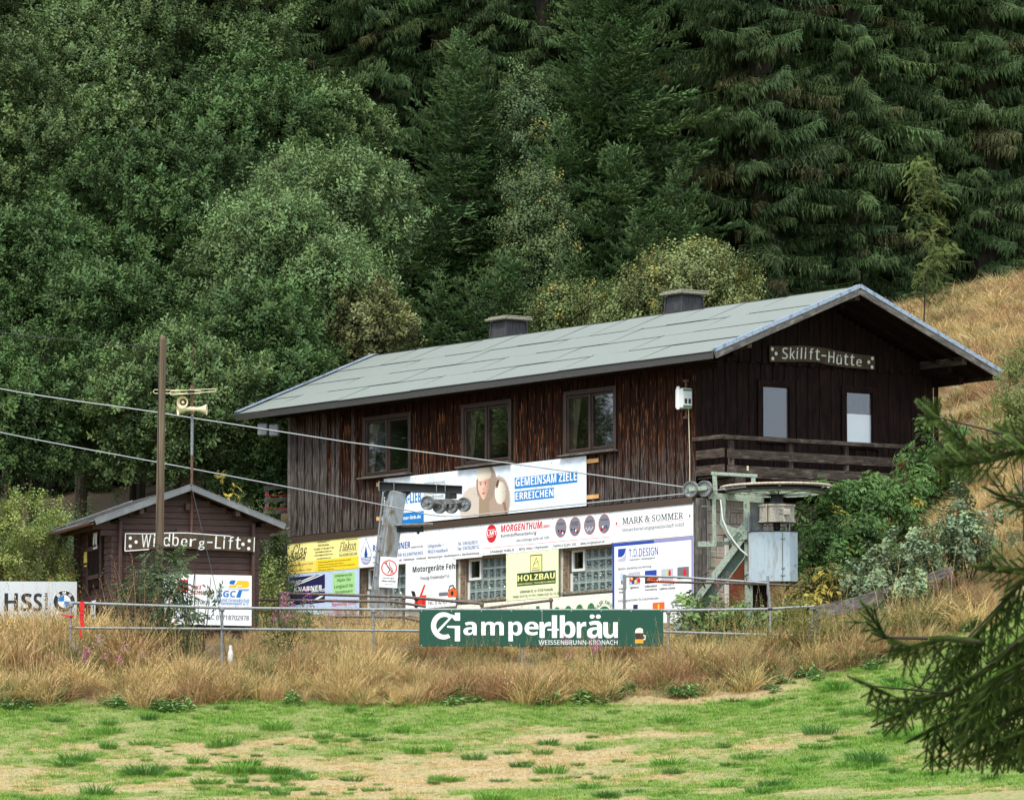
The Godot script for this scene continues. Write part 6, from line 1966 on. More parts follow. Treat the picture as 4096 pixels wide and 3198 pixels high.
	boxp("cabinet_hinge", cc + Vector3(-0.505, 0.1, 0.15), Vector3(0.02, 0.8, 0.03), M.rust, d)
	boxp("timber_block", v.call(5.0, 0.15, -0.1), Vector3(0.32, 1.7, 0.3), M.gable_wood, d, 0.01)
	boxp("upright_base", v.call(4.8, 0.45, 0.08), Vector3(0.13, 1.0, 0.06), M.lift_green, d)
	for q in [[3.93, 0.98], [4.83, 0.98]]:
		barp("rail_bracket", v.call(q[0] - 0.14, q[1] + 0.06, 0.2), v.call(q[0] + 0.04, q[1] + 0.15, 0.14), 0.03, 0.02, M.dark_steel, d)
		barp("rail_bracket", v.call(q[0] - 0.1, q[1] + 0.0, 0.2), v.call(q[0] - 0.03, q[1] - 0.17, 0.14), 0.03, 0.02, M.dark_steel, d)
	# the big wheel
	var wc: Vector3 = v.call(5.35, 2.80, 0.0)
	var w := Node3D.new()
	w.name = "cable_wheel"
	d.add_child(w, true)
	w.position = wc
	var rim := MB.new()
	rim.lathe(Vector3.ZERO, Vector3.UP, [Vector2(1.0, -0.05), Vector2(1.035, -0.05), Vector2(1.035, -0.015), Vector2(0.99, 0.0), Vector2(0.99, 0.015), Vector2(1.04, 0.03), Vector2(1.04, 0.045), Vector2(0.98, 0.045), Vector2(0.97, -0.05), Vector2(1.0, -0.05)], 56)
	part("rim", rim, M.rubber, w)
	var lower := MB.new()
	lower.lathe(Vector3.ZERO, Vector3.UP, [Vector2(0.86, -0.085), Vector2(1.0, -0.075), Vector2(1.0, -0.055), Vector2(0.86, -0.06), Vector2(0.86, -0.085)], 56)
	part("lower_ring", lower, M.lift_green, w)
	var hub := MB.new()
	hub.lathe(Vector3.ZERO, Vector3.UP, [Vector2(0.16, -0.11), Vector2(0.2, -0.09), Vector2(0.2, 0.03), Vector2(0.12, 0.06), Vector2(0, 0.06)], 24)
	part("hub", hub, M.dark_steel, w)
	for k in 8:
		var an := TAU * k / 8.0 + 0.2
		var dv := Vector3(cos(an), 0, sin(an))
		barp("spoke", dv * 0.15 + Vector3(0, -0.07, 0), dv * 0.98 + Vector3(0, -0.04, 0), 0.12, 0.05, M.lift_green, w)
	var guard := MB.new()
	var pts := []
	for k in 49:
		var an := TAU * k / 48.0
		pts.append(Vector3(cos(an) * 1.12, 0.06 + 0.012 * cos(an), sin(an) * 1.12))
	guard.tube(PackedVector3Array(pts), 0.026, 8)
	part("guard_ring", guard, M.guard_paint, w)
	for k in 6:
		var an := TAU * k / 6.0 + 0.5
		barp("guard_bracket", Vector3(cos(an), -0.03, sin(an)) * 0.94, Vector3(cos(an) * 1.12, 0.04, sin(an) * 1.12), 0.05, 0.012, M.lift_green, w)
	# crowd rail beside the station
	var r := thing("queue_rail", "steel guide rail with orange wrapped tube in front of the lift station", "railing", Vector3(2.26, 0, 4.0))
	var o := Vector3(2.26, 0, 4.0)
	tubep("rail_pipe", [Vector3(2.27, 1.03, 4.0) - o, Vector3(3.29, 1.01, 4.0) - o, Vector3(4.2, 0.95, 4.0) - o, Vector3(5.13, 0.885, 4.0) - o], 0.026, M.galvanised, r, 9)
	tubep("loop_pipe", [Vector3(3.3, 0.91, 3.9) - o, Vector3(4.2, 0.89, 3.9) - o, Vector3(5.2, 0.865, 3.9) - o, Vector3(6.02, 0.83, 3.8) - o, Vector3(6.08, 0.85, 3.6) - o, Vector3(5.6, 0.90, 3.2) - o, Vector3(5.0, 0.93, 3.0) - o], 0.024, M.brown_pipe, r, 9)
	tubep("orange_tube", [Vector3(3.3, 0.91, 3.9) - o, Vector3(2.95, 0.92, 3.9) - o, Vector3(2.72, 0.95, 3.9) - o, Vector3(2.76, 0.99, 3.85) - o, Vector3(2.95, 1.0, 3.8) - o], 0.027, M.orange_tube, r, 9)
	var wr := MB.new()
	for k in 10: wr.lathe(Vector3(2.8 + k * 0.05, 0.938 - k * 0.003, 3.9) - o, Vector3(1, 0.1, 0.4), [Vector2(0.0, 0), Vector2(0.0285, 0), Vector2(0.0285, 0.012), Vector2(0, 0.012)], 9)
	tag(part("tape_wraps", wr, M.dark_steel, r), "", "", "", "stuff")
	var gq := ground(2.26, 4.0)
	tubep("rail_post", [Vector3(0, gq - 0.1, 0), Vector3(0, 1.06, 0)], 0.03, M.rail_steel, r, 9)
	boxp("post_plate", Vector3(0.03, 0.9, 0.0), Vector3(0.03, 0.28, 0.06), M.rail_steel, r)
	boxp("end_plate", Vector3(2.88, 0.78, 0.0), Vector3(0.02, 0.28, 0.05), M.rail_steel, r)
	# small things near the ground
	var hv := thing("water_valve", "white water valve with a red cap beside the second railing post", "valve", on_ground(-5.5, 7.4, -0.4))
	var vb := MB.new()
	vb.lathe(Vector3(0, 0.35, 0), Vector3.UP, [Vector2(0.03, 0.0), Vector2(0.055, 0.05), Vector2(0.055, 0.2), Vector2(0.03, 0.28), Vector2(0.03, 0.36), Vector2(0.0, 0.37)], 14)
	part("body", vb, M.white_paint, hv)
	var vc := MB.new()
	vc.lathe(Vector3(0, 0.2, 0), Vector3.UP, [Vector2(0.0, 0.0), Vector2(0.06, 0.01), Vector2(0.06, 0.13), Vector2(0.0, 0.15)], 14)
	part("cap", vc, M.tape_red, hv)
	tubep("standpipe", [Vector3(0, -0.1, 0), Vector3(0, 0.3, 0)], 0.02, M.rail_steel, hv, 8)
	var wp := thing("warning_plate", "small yellow and red warning plate beside the lodge's red door", "sign", lodge_xf(Vector3(0.03, 2.16, -0.95)), LODGE_TURN + PI * 0.5)
	boxp("plate", Vector3.ZERO, Vector3(0.20, 0.26, 0.01), M.tape_red, wp, 0.002)
	boxp("yellow_field", Vector3(-0.01, 0.0, 0.006), Vector3(0.13, 0.24, 0.003), M.amber, wp, 0.0)
	boxp("black_disc", Vector3(-0.01, -0.05, 0.009), Vector3(0.07, 0.08, 0.003), M.ink, wp, 0.0)
	# lamp housing at the lodge corner and floodlights under the far eave
	var e := thing("junction_box", "white weathered electrical box with green stripes at the lodge corner", "box", lodge_xf(Vector3(-0.12, 4.98, 0.22)), LODGE_TURN)
	boxp("housing", Vector3.ZERO, Vector3(0.27, 0.42, 0.26), M.box_white, e, 0.02)
	boxp("front_strip", Vector3(-0.02, 0.01, 0.135), Vector3(0.09, 0.48, 0.02), M.white_paint, e)
	for y in [0.17, -0.17]: boxp("green_stripe", Vector3(0.137, y, 0), Vector3(0.003, 0.04, 0.24), M.box_green, e, 0.0)
	for q in [-0.05, 0.05]: boxp("socket", Vector3(0.138, -0.06, q), Vector3(0.006, 0.10, 0.06), M.dark_steel, e, 0.0)
	for y in [0.32, -0.32]:
		boxp("bracket", Vector3(-0.03, y, -0.08), Vector3(0.04, 0.18, 0.03), M.rust, e)
		boxp("bracket", Vector3(-0.08, y * 1.2, -0.12), Vector3(0.16, 0.05, 0.05), M.grey_wood, e)
	tubep("feed_pipe", [Vector3(0.03, -0.2, -0.1), Vector3(0.03, -1.2, -0.13), Vector3(0.03, -2.3, -0.13)], 0.010, M.horn_cream, e, 6)
	for q in [[-15.75, 5.43, 0.42, "square grey floodlight under the far eave, at its outer end"], [-15.45, 5.40, 0.30, "square grey floodlight under the far eave, nearer the lodge wall"]]:
		var fl2 := thing("floodlight", q[3], "floodlight", lodge_xf(Vector3(q[0], q[1], q[2])), LODGE_TURN + 0.5, "floodlights under the far eave")
		boxp("housing", Vector3.ZERO, Vector3(0.26, 0.3, 0.12), M.rail_steel, fl2, 0.03)
		boxp("glass_front", Vector3(0, 0, 0.064), Vector3(0.22, 0.24, 0.01), M.pane_coated, fl2, 0.0)
		boxp("bracket", Vector3(0, 0.2, -0.02), Vector3(0.05, 0.2, 0.03), M.dark_steel, fl2)

func octagon(rx: float, ry: float) -> PackedVector2Array:
	var p := PackedVector2Array()
	for k in 8:
		var an := TAU * (k + 0.5) / 8.0
		p.append(Vector2(cos(an) * rx * 1.06, sin(an) * ry * 1.06))
	return p

# ---------------------------------------------------------------- trees
func spindle(b: MB, p0: Vector3, p1: Vector3, r: float, c0: Color, c1: Color) -> void:
	var d := p1 - p0
	var x := d.cross(Vector3(0.31, 0.87, 0.39)).normalized()
	var y := d.cross(x).normalized()
	var m := p0.lerp(p1, 0.4)
	var ring := [m + x * r, m - x * r * 0.5 + y * r * 0.87, m - x * r * 0.5 - y * r * 0.87]
	for k in 3:
		b.col = c0
		b.tri(p0, ring[k], ring[(k + 1) % 3])
		b.col = c1
		b.tri(ring[k], p1, ring[(k + 1) % 3])

# one bough, growing along +z from the trunk
func bough(ln: float, old: bool, seed_: int) -> ArrayMesh:
	var r := RandomNumberGenerator.new()
	r.seed = seed_
	var b := MB.new()
	var at := func(t: float) -> Vector3:
		if old: return Vector3(0.03 * ln * sin(t * 5.0 + seed_), ln * (-0.30 * t + 0.20 * t * t), ln * t)
		return Vector3(0.03 * ln * sin(t * 4.0 + seed_), ln * (-0.05 * t + 0.16 * t * t), ln * t)
	b.col = Color(1.6, 1.1, 0.8)
	var path := PackedVector3Array()
	for i in 6: path.append(at.call(i / 5.0))
	b.tube(path, 0.008 + 0.006 * ln, 4, 0.004, false)
	var n := int(ln / (0.085 if old else 0.10))
	for i in n:
		var t := (i + r.randf()) / n
		if t < 0.08: continue
		for s in [-1.0, 1.0]:
			var p: Vector3 = at.call(t)
			var sl := ((0.32 if old else 0.34) * ln * pow(1.0 - t, 0.8) * minf(1.0, t * 4.0) + 0.09) * (0.4 + r.randf() * 0.95)
			var dir := Vector3(s * (0.6 + r.randf() * 0.5), (-0.30 if old else 0.12) + (r.randf() - 0.5) * 0.7, 0.2 + r.randf() * 0.9).normalized()
			var k := maxi(1, int(sl / 0.13))
			var q := p
			for j in k:
				var e := q + dir * (sl / k) + Vector3(0, (-0.018 if old else 0.008), 0)
				var f := float(j + 1) / k
				var sh := 0.75 + r.randf() * 0.4
				var tip := Color(sh, sh, sh).lerp(Color(1.5, 1.55, 1.2), f * (0.22 if old else 0.45))
				spindle(b, q - dir * 0.01, e, 0.02 if old else 0.027, Color(sh, sh, sh) * 0.9, tip)
				# hanging twigs on old trees, side shoots on young ones
				for z in (2 if old else 2):
					var g := q.lerp(e, r.randf())
					var dd: Vector3
					if old: dd = Vector3((r.randf() - 0.5) * 0.6, -1.0, 0.25 + (r.randf() - 0.5) * 0.6)
					else: dd = (dir + Vector3((r.randf() - 0.5) * 1.8, (r.randf() - 0.35) * 0.9, (r.randf() - 0.3) * 1.2))
					dd = dd.normalized() * ((0.08 + r.randf() * 0.17) if old else (0.08 + r.randf() * 0.09))
					spindle(b, g, g + dd, 0.017 if old else 0.024, Color(sh, sh, sh) * 0.85, tip)
				q = e
	var tp: Vector3 = at.call(1.0)
	spindle(b, tp, tp + Vector3(0, 0.02, 0.14), 0.026, Color(1, 1, 1), Color(1.4, 1.45, 1.1))
	return b.mesh()

var boughs := {}

func spruce(called: String, label: String, at: Vector3, h: float, spread: float, old: bool, tint: Color, seed_: int, group: String, skip := 0.0) -> Node3D:
	var r := RandomNumberGenerator.new()
	r.seed = seed_
	var o := thing(called, label, "tree", at, 0.0, group)
	var tr := MB.new()
	tr.tube(PackedVector3Array([Vector3(0, -0.4, 0), Vector3(0, h * 0.5, 0), Vector3(0, h * 0.98, 0)]), 0.016 * h, 8, 0.012)
	part("trunk", tr, M.bark, o)
	var sets := [[], [], []]
	var cols := [PackedColorArray(), PackedColorArray(), PackedColorArray()]
	var y := 0.25 + skip
	while y < h - 0.15:
		var f := y / h
		var ln := (spread * pow(1.0 - f, 0.78 if old else 0.62) + 0.12) * (0.82 + r.randf() * 0.3)
		if old and f < 0.12: ln *= 0.75
		var n := 12 if old else 8
		if ln < 0.5: n = 5
		for k in n:
			var yaw := TAU * (k + r.randf() * 0.8) / n
			var l2 := ln * ((0.45 + 0.75 * r.randf()) if old else (0.6 + r.randf() * 0.6))
			var pitch := lerpf(-0.08, 0.75, pow(f, 3.0)) + (r.randf() - 0.5) * 0.3
			if old: pitch = lerpf(-0.12, 0.45, pow(f, 3.0)) + (r.randf() - 0.5) * 0.55
			var cls := 0 if l2 > (1.5 if old else 1.15) else (1 if l2 > (0.9 if old else 0.6) else 2)
			var unit: float = ([1.9, 1.2, 0.7] if old else [1.5, 0.85, 0.42])[cls]
			var sc := l2 / unit
			var bs := Basis(Vector3.UP, yaw) * Basis(Vector3.RIGHT, -pitch) * Basis(Vector3.BACK, (r.randf() - 0.5) * (0.9 if old else 0.4))
			sets[cls].append(Transform3D(bs.scaled_local(Vector3(sc, sc, sc)), Vector3(0, y + (r.randf() - 0.5) * (1.6 if old else 0.3), 0)))
			var v := 0.72 + r.randf() * 0.5
			var c := Color(tint.r * v * (0.92 + r.randf() * 0.2), tint.g * v, tint.b * v * (0.9 + r.randf() * 0.2))
			if old and r.randf() < 0.08: c = c.lerp(Color(0.085, 0.062, 0.032), 0.55)
			cols[cls].append(c)
		y += (0.32 if old else 0.25) * (0.8 + r.randf() * 0.4)
	var names := ["lower_boughs", "middle_boughs", "upper_boughs"]
	for c in 3:
		if sets[c].size() == 0: continue
		var key := "%s%d%d" % ["old" if old else "young", c, seed_ % 3]
		if not boughs.has(key): boughs[key] = bough(([1.9, 1.2, 0.7] if old else [1.5, 0.85, 0.42])[c], old, seed_ % 3 + c * 7 + 3)
		tag(mm(names[c], boughs[key], M.needle, sets[c], cols[c], o), "", "", "", "stuff")
	return o

# spray of simple leaves on a short twig growing along +y
func leaf(b: MB, base: Vector3, dir: Vector3, up: Vector3, ln: float, wd: float, c: Color) -> void:
	var x := dir.cross(up).normalized()
	var nn := x.cross(dir).normalized()
	var tip := base + dir * ln - nn * ln * 0.12
	var mid := base + dir * ln * 0.5 + nn * ln * 0.04
	b.col = c
	b.tri(base, mid + x * wd * 0.5 + nn * wd * 0.14, tip)
	b.tri(base, tip, mid - x * wd * 0.5 + nn * wd * 0.14)

func spray(n: int, ln: float, leaf_ln: float, leaf_wd: float, seed_: int, droop := 0.0, twig := true) -> ArrayMesh:
	var r := RandomNumberGenerator.new()
	r.seed = seed_
	var b := MB.new()
	if twig:
		b.col = Color(0.9, 0.7, 0.55)
		b.tube(PackedVector3Array([Vector3(0, -ln * 0.3, 0), Vector3(0, ln * 0.5, 0), Vector3(0.02, ln, 0.01)]), 0.006, 3, 0.002, false)
	for i in n:
		var t := (i + r.randf()) / n
		var an := i * 2.4 + r.randf()
		var out := Vector3(cos(an), 0, sin(an))
		var side := ln * 0.42 * (1.0 - t * 0.7) * r.randf()
		var p := Vector3(0, t * ln, 0) + out * side
		var d := (out * (0.8 + r.randf() * 0.5) + Vector3.UP * (0.5 - droop) + Vector3(r.randf() - 0.5, r.randf() - 0.5, r.randf() - 0.5) * 0.7).normalized()
		var up := (Vector3.UP * 1.2 - out * 0.5 + Vector3(r.randf() - 0.5, r.randf() - 0.5, r.randf() - 0.5)).normalized()
		var v := 0.72 + r.randf() * 0.55
		var c := Color(v, v, v)
		if r.randf() < 0.10: c = Color(v * 1.35, v * 1.2, v * 0.9)
		var k := 0.75 + r.randf() * 0.5
		leaf(b, p, d, up, leaf_ln * k, leaf_wd * k, c)
	return b.mesh()

# spray of feathered leaves (elder, ash, rowan)
func feathered(leaves: int, pairs: int, stalk: float, leaflet: float, wd: float, seed_: int, droop: float) -> ArrayMesh:
	var r := RandomNumberGenerator.new()
	r.seed = seed_
	var b := MB.new()
	for i in leaves:
		var an := i * 2.4 + r.randf() * 0.6
		var out := Vector3(cos(an), 0, sin(an))
		var d := (out + Vector3.UP * (0.45 - droop + (r.randf() - 0.5) * 0.4)).normalized()
		var p := Vector3(0, 0.03 + 0.05 * i, 0)
		var v := 0.75 + r.randf() * 0.5
		var side := d.cross(Vector3.UP).normalized()
		var up := side.cross(d).normalized()
		var pts := PackedVector3Array()
		for k in pairs + 2:
			var t := float(k) / (pairs + 1)
			pts.append(p + d * stalk * t - Vector3.UP * stalk * 0.35 * t * t * (0.6 + droop))
		b.col = Color(v * 0.9, v * 0.8, v * 0.6)
		b.tube(pts, 0.003, 3, 0.002, false)
		for k in range(1, pairs + 1):
			for s in [-1.0, 1.0]:
				var dd: Vector3 = (side * s * 0.95 + d * 0.55 - Vector3.UP * (0.25 + droop * 0.5) + Vector3(r.randf() - 0.5, r.randf() - 0.5, r.randf() - 0.5) * 0.3).normalized()
				leaf(b, pts[k], dd, up, leaflet * (0.85 + r.randf() * 0.3), wd, Color(v, v, v) * (0.85 + r.randf() * 0.3))
		leaf(b, pts[pairs + 1], (d - Vector3.UP * 0.5).normalized(), up, leaflet, wd, Color(v, v, v))
	return b.mesh()

# fills lobes with sprays. centre and radii in the tree's own axes
func crown(o: Node3D, mesh: Mesh, mat: Material, lobes: Array, per_m2: float, tint: Color, scale: float, seed_: int, called := "crown", vary := 0.25, accent := Color(0, 0, 0, 0)) -> void:
	var r := RandomNumberGenerator.new()
	r.seed = seed_
	var xf := []
	var cols := PackedColorArray()
	for l in lobes:
		var c: Vector3 = l[0]
		var ra: Vector3 = l[1]
		var area := 4.0 * PI * pow((pow(ra.x * ra.y, 1.6) + pow(ra.x * ra.z, 1.6) + pow(ra.y * ra.z, 1.6)) / 3.0, 1.0 / 1.6)
		var n := int(area * per_m2)
		var lv := 1.0 + (r.randf() - 0.5) * vary * 2.2
		for i in n:
			var d := Vector3(r.randfn(), r.randfn(), r.randfn()).normalized()
			if d.z < -0.45 or (d.y < -0.25 and r.randf() < 0.75): continue
			var k := 0.55 + 0.5 * pow(r.randf(), 0.55)
			var p := c + Vector3(d.x * ra.x, d.y * ra.y, d.z * ra.z) * k
			var inside := false
			for q in lobes:
				if q == l: continue
				var e: Vector3 = p - q[0]
				if pow(e.x / q[1].x, 2) + pow(e.y / q[1].y, 2) + pow(e.z / q[1].z, 2) < 0.32:
					inside = true
					break
			if inside: continue
			var ax := (d * 0.75 + Vector3.UP * 0.55 + Vector3(r.randf() - 0.5, r.randf() - 0.5, r.randf() - 0.5) * 0.9).normalized()
			var x := ax.cross(Vector3(0.3, 0.2, 0.93)).normalized()
			var bs := Basis(x, ax, x.cross(ax)) * Basis(Vector3.UP, r.randf() * TAU)
			var sc := scale * (0.6 + pow(r.randf(), 1.4) * 0.9)
			xf.append(Transform3D(bs.scaled_local(Vector3(sc, sc, sc)), p))
			var v := lv * (1.0 + (r.randf() - 0.5) * vary)
			var col := Color(tint.r * v * (0.93 + r.randf() * 0.16), tint.g * v, tint.b * v * (0.88 + r.randf() * 0.24))
			if accent.a > 0.0 and r.randf() < accent.a: col = Color(accent.r, accent.g, accent.b)
			cols.append(col)
	tag(mm(called, mesh, mat, xf, cols, o), "", "", "", "stuff")

func lobed(c: Vector3, ra: Vector3, n: int, seed_: int) -> Array:
	var r := RandomNumberGenerator.new()
	r.seed = seed_
	var out := [[c - Vector3(0, ra.y * 0.1, ra.z * 0.1), ra * 0.42]]
	for i in n:
		# spread evenly over the front and top of the crown, then jittered
		var t := (i + 0.5) / n
		var an := i * 2.39996 + r.randf() * 0.8
		var up := lerpf(1.0, -0.75, t) + (r.randf() - 0.5) * 0.35
		up = clampf(up, -0.95, 1.0)
		var q := sqrt(maxf(0.0, 1.0 - up * up))
		var d := Vector3(cos(an) * q, up, sin(an) * q)
		if d.z < -0.2: d.z *= -0.7
		var s := 0.13 + pow(r.randf(), 1.5) * 0.25
		var m := (ra.x + ra.y + ra.z) / 3.0
		out.append([c + Vector3(d.x * ra.x, d.y * ra.y, d.z * ra.z) * (0.62 + r.randf() * 0.36), Vector3(m * (0.9 + r.randf() * 0.5), m * (0.7 + r.randf() * 0.6), m) * s])
	for i in n / 4:
		var an := r.randf() * TAU
		var q := 0.25 + r.randf() * 0.65
		var top := sqrt(maxf(0.05, 1.0 - q * q))
		var hh := 0.25 + r.randf() * 0.3
		out.append([c + Vector3(cos(an) * q * ra.x, top * ra.y * 0.92, absf(sin(an)) * q * ra.z), Vector3(0.13, hh, 0.13) * minf(1.0, ra.y)])
	return out

func leafy_tree(called: String, label: String, x: float, y: float, z: float, rx: float, ry: float, kind: Mesh, mat: Material, tint: Color, per: float, seed_: int, group: String, accent := Color(0, 0, 0, 0)) -> void:
	var g := on_ground(x, z, -0.1)
	var o := thing(called, label, "tree", g, 0.0, group)
	var c := Vector3(0, y - g.y, 0)
	var r := RandomNumberGenerator.new()
	r.seed = seed_
	var lobes := lobed(c, Vector3(rx, ry, rx * 0.85), 34, seed_)
	var t := MB.new()
	var th := maxf(0.3, c.y - ry * 0.3)
	t.tube(PackedVector3Array([Vector3.ZERO, Vector3(0.1, th * 0.5, 0.05), Vector3(0.0, th, 0)]), 0.05 + 0.012 * c.y, 8, 0.05)
	part("trunk", t, M.bark, o)
	for i in range(1, 8):
		var e: Vector3 = lobes[i][0]
		var st := Vector3(0, th * (0.55 + r.randf() * 0.4), 0)
		tubep("limb", [st, st.lerp(e, 0.5) + Vector3(r.randf() - 0.5, 0.2, r.randf() - 0.5) * 0.4, e + (e - c) * 0.5], 0.04, M.bark, o, 5, 0.01)
	crown(o, kind, mat, lobes, per, tint, 1.0, seed_ + 5, "crown", 0.32, accent)

func make_forest() -> void:
	var sal := spray(30, 0.42, 0.085, 0.045, 501)
	var sal2 := spray(26, 0.46, 0.095, 0.04, 502)
	var bir := spray(34, 0.42, 0.052, 0.04, 503, 0.5)
	var spots := [
		["large sallow tree at the upper left, crown running out of the top of the picture", -9.66, 16.43, -29.0, 3.6, 3.09, 0], ["grey-green sallow just below the large one at the upper left", -10.92, 14.24, -26.0, 2.08, 2.39, 0],
		["sallow at the left edge halfway up the picture", -12.64, 12.45, -24.0, 2.05, 2.98, 0], ["dark sallow at the left edge, level with the pole top", -11.72, 8.93, -20.0, 2.0, 2.18, 1],
		["rounded sallow right of the large one, before dark spruces", -6.78, 13.47, -26.0, 2.65, 2.08, 1], ["sallow touching the dark spruces at the right end of the leafy trees", -5.23, 13.22, -27.0, 2.09, 1.65, 0],
		["pale bushy willow with upright shoots left of the young spruces", -4.39, 11.14, -20.5, 2.0, 1.64, 2], ["pale grey-green willow above the far end of the lodge roof", -5.68, 9.14, -18.0, 2.38, 1.79, 2],
		["sallow in the middle of the leafy trees, above the pole", -9.18, 10.7, -22.0, 2.58, 2.33, 1], ["dark leafy tree directly behind the wooden pole top", -9.15, 7.69, -18.0, 2.5, 1.97, 1],
		["dark leafy tree behind the left end of the log hut", -11.27, 5.67, -15.5, 2.22, 1.93, 1], ["leafy tree directly behind the horn loudspeakers", -7.87, 5.7, -14.5, 1.92, 1.74, 0],
		["leafy tree against the far corner of the lodge roof", -6.13, 6.66, -16.0, 1.76, 1.94, 1], ["low leafy bush behind the red-taped timber railing", -5.66, 4.57, -15.0, 1.34, 1.34, 1],
		["olive yellowish bush above the far roof end", -3.63, 7.88, -17.5, 1.13, 1.19, 3], ["dark leafy bush between the pale willows and the roof", -4.33, 8.64, -19.0, 1.56, 1.2, 1],
	]
	var tints := [Color(0.108, 0.165, 0.062), Color(0.074, 0.130, 0.044), Color(0.140, 0.212, 0.088), Color(0.17, 0.18, 0.075)]
	var i := 0
	for s in spots:
		leafy_tree("leafy_tree", s[0], s[1], s[2], s[3], s[4], s[5], sal if s[6] != 2 else sal2, M.leaf, tints[s[6]], 42.0, 600 + i * 13, "leafy trees behind the huts")
		i += 1
	# trees beyond the left edge, mirrored in the lodge windows
	for k in 6:
		leafy_tree("leafy_tree", ["nearest leafy tree out of view on the left", "second leafy tree out of view on the left", "third leafy tree out of view on the left", "fourth leafy tree out of view on the left", "fifth leafy tree out of view on the left", "last leafy tree out of view on the left"][k], -16.5 - k * 3.6, 6.0 + (k % 2) * 1.0, -11.0 - k * 1.5 - (k % 2) * 1.5, 3.0, 5.5, sal, M.leaf, tints[k % 2], 18.0, 900 + k * 7, "leafy trees behind the huts")
	# young spruces
	var ys := [["tall young spruce rising between the willows and the pale birch", -1.21, -24.0, 16.5, 2.9], ["tallest young spruce, its top out of the picture above the roof", 2.54, -25.0, 20.5, 3.3], ["small spruce with bare yellowish leader above the right chimney", 4.09, -22.0, 12.88, 1.7],
		["young spruce standing between the birch and the tallest young spruce", 1.19, -22.5, 14.0, 2.0], ["young spruce before the foot of the tallest one", 2.67, -22.0, 13.4, 2.2], ["short spruce above the left chimney", -0.11, -20.0, 10.46, 1.7], ["short spruce left of the left chimney", -0.9, -19.3, 9.67, 1.5],
		["short spruce right of the left chimney", 1.42, -20.5, 10.46, 1.6], ["short dark spruce before the small bare-topped spruce", 3.14, -20.6, 11.3, 1.7], ["short spruce beside the pale willow", -1.75, -19.0, 9.86, 1.5], ["young spruce low behind the olive bush", -2.6, -19.6, 9.2, 1.4]]
	i = 0
	for s in ys:
		var g := on_ground(s[1], s[2])
		spruce("young_spruce", s[0], g, s[3] - g.y, s[4], false, Color(0.062, 0.108, 0.039), 1200 + i * 5, "young spruces behind the lodge")
		i += 1
	# birches among them
	leafy_tree("birch", "slender pale birch between two young spruces", 0.39, 12.9, -24.6, 0.75, 2.4, bir, M.leaf_soft, Color(0.095, 0.15, 0.065), 55.0, 1301, "birches behind the lodge", Color(0.22, 0.22, 0.06, 0.03))
	leafy_tree("birch", "leaning birch above the middle of the roof", 0.65, 10.3, -21.6, 0.8, 1.9, bir, M.leaf_soft, Color(0.10, 0.15, 0.06), 55.0, 1311, "birches behind the lodge", Color(0.24, 0.22, 0.06, 0.04))
	leafy_tree("birch", "low yellowing birch just right of the left chimney", 1.3, 8.1, -17.6, 0.85, 0.9, bir, M.leaf_soft, Color(0.12, 0.16, 0.055), 55.0, 1321, "birches behind the lodge", Color(0.28, 0.24, 0.06, 0.06))
	leafy_tree("birch", "broad yellow-green birch behind the right chimney", 4.3, 8.2, -15.4, 1.55, 1.5, bir, M.leaf_soft, Color(0.165, 0.20, 0.075), 55.0, 1331, "birches behind the lodge", Color(0.30, 0.26, 0.06, 0.06))
	leafy_tree("birch", "small yellow-green birch left of the right chimney", 2.75, 7.75, -15.8, 0.8, 0.9, bir, M.leaf_soft, Color(0.14, 0.18, 0.065), 55.0, 1341, "birches behind the lodge", Color(0.30, 0.26, 0.06, 0.06))
	# rowan sapling on the wood edge
	var rg := on_ground(9.94, -19.0, -0.05)
	var ro := thing("rowan_sapling", "slender light green rowan sapling before the dark spruces on the right", "tree", rg)
	tubep("trunk", [Vector3.ZERO, Vector3(0.05, 1.4, 0), Vector3(-0.04, 2.6, 0), Vector3(0.03, 12.4 - rg.y, 0)], 0.025, M.bark, ro, 6, 0.006)
	var rl := []
	var rr := RandomNumberGenerator.new()
	rr.seed = 77
	for k in 17:
		var t := k / 16.0
		var yy := 0.8 + t * (12.2 - rg.y - 0.8)
		rl.append([Vector3((rr.randf() - 0.5) * 1.3 * sin(t * 2.6 + 0.4), yy, (rr.randf() - 0.5) * 0.5), Vector3(0.26, 0.22, 0.26)])
	crown(ro, feathered(5, 6, 0.20, 0.05, 0.02, 504, 0.2), M.leaf_soft, rl, 26.0, Color(0.13, 0.17, 0.05), 0.85, 1402)
	# old spruce forest
	i = 0
	var where := {0: "at the forest edge", 1: "in the second rank of the forest", 2: "deep in the forest", 3: "at the back of the forest", 4: "at the very back of the forest"}
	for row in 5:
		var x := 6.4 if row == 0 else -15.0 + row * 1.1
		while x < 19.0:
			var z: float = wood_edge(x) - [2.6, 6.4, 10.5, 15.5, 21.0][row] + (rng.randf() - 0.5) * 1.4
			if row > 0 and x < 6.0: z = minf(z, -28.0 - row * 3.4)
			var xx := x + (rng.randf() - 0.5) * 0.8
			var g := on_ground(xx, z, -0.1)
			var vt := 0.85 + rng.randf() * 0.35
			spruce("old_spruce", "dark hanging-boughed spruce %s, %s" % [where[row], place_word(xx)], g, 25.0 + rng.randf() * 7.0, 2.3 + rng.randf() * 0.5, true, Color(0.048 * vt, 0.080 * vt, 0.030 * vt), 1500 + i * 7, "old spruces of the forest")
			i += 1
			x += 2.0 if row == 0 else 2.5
	near_spruce()
	# single spruce seen only as a reflection in the gable windows
	spruce("lone_spruce", "spruce beyond the right edge of the picture", on_ground(38.0, 9.6), 6.6, 2.2, false, Color(0.03, 0.05, 0.024), 1999, "")

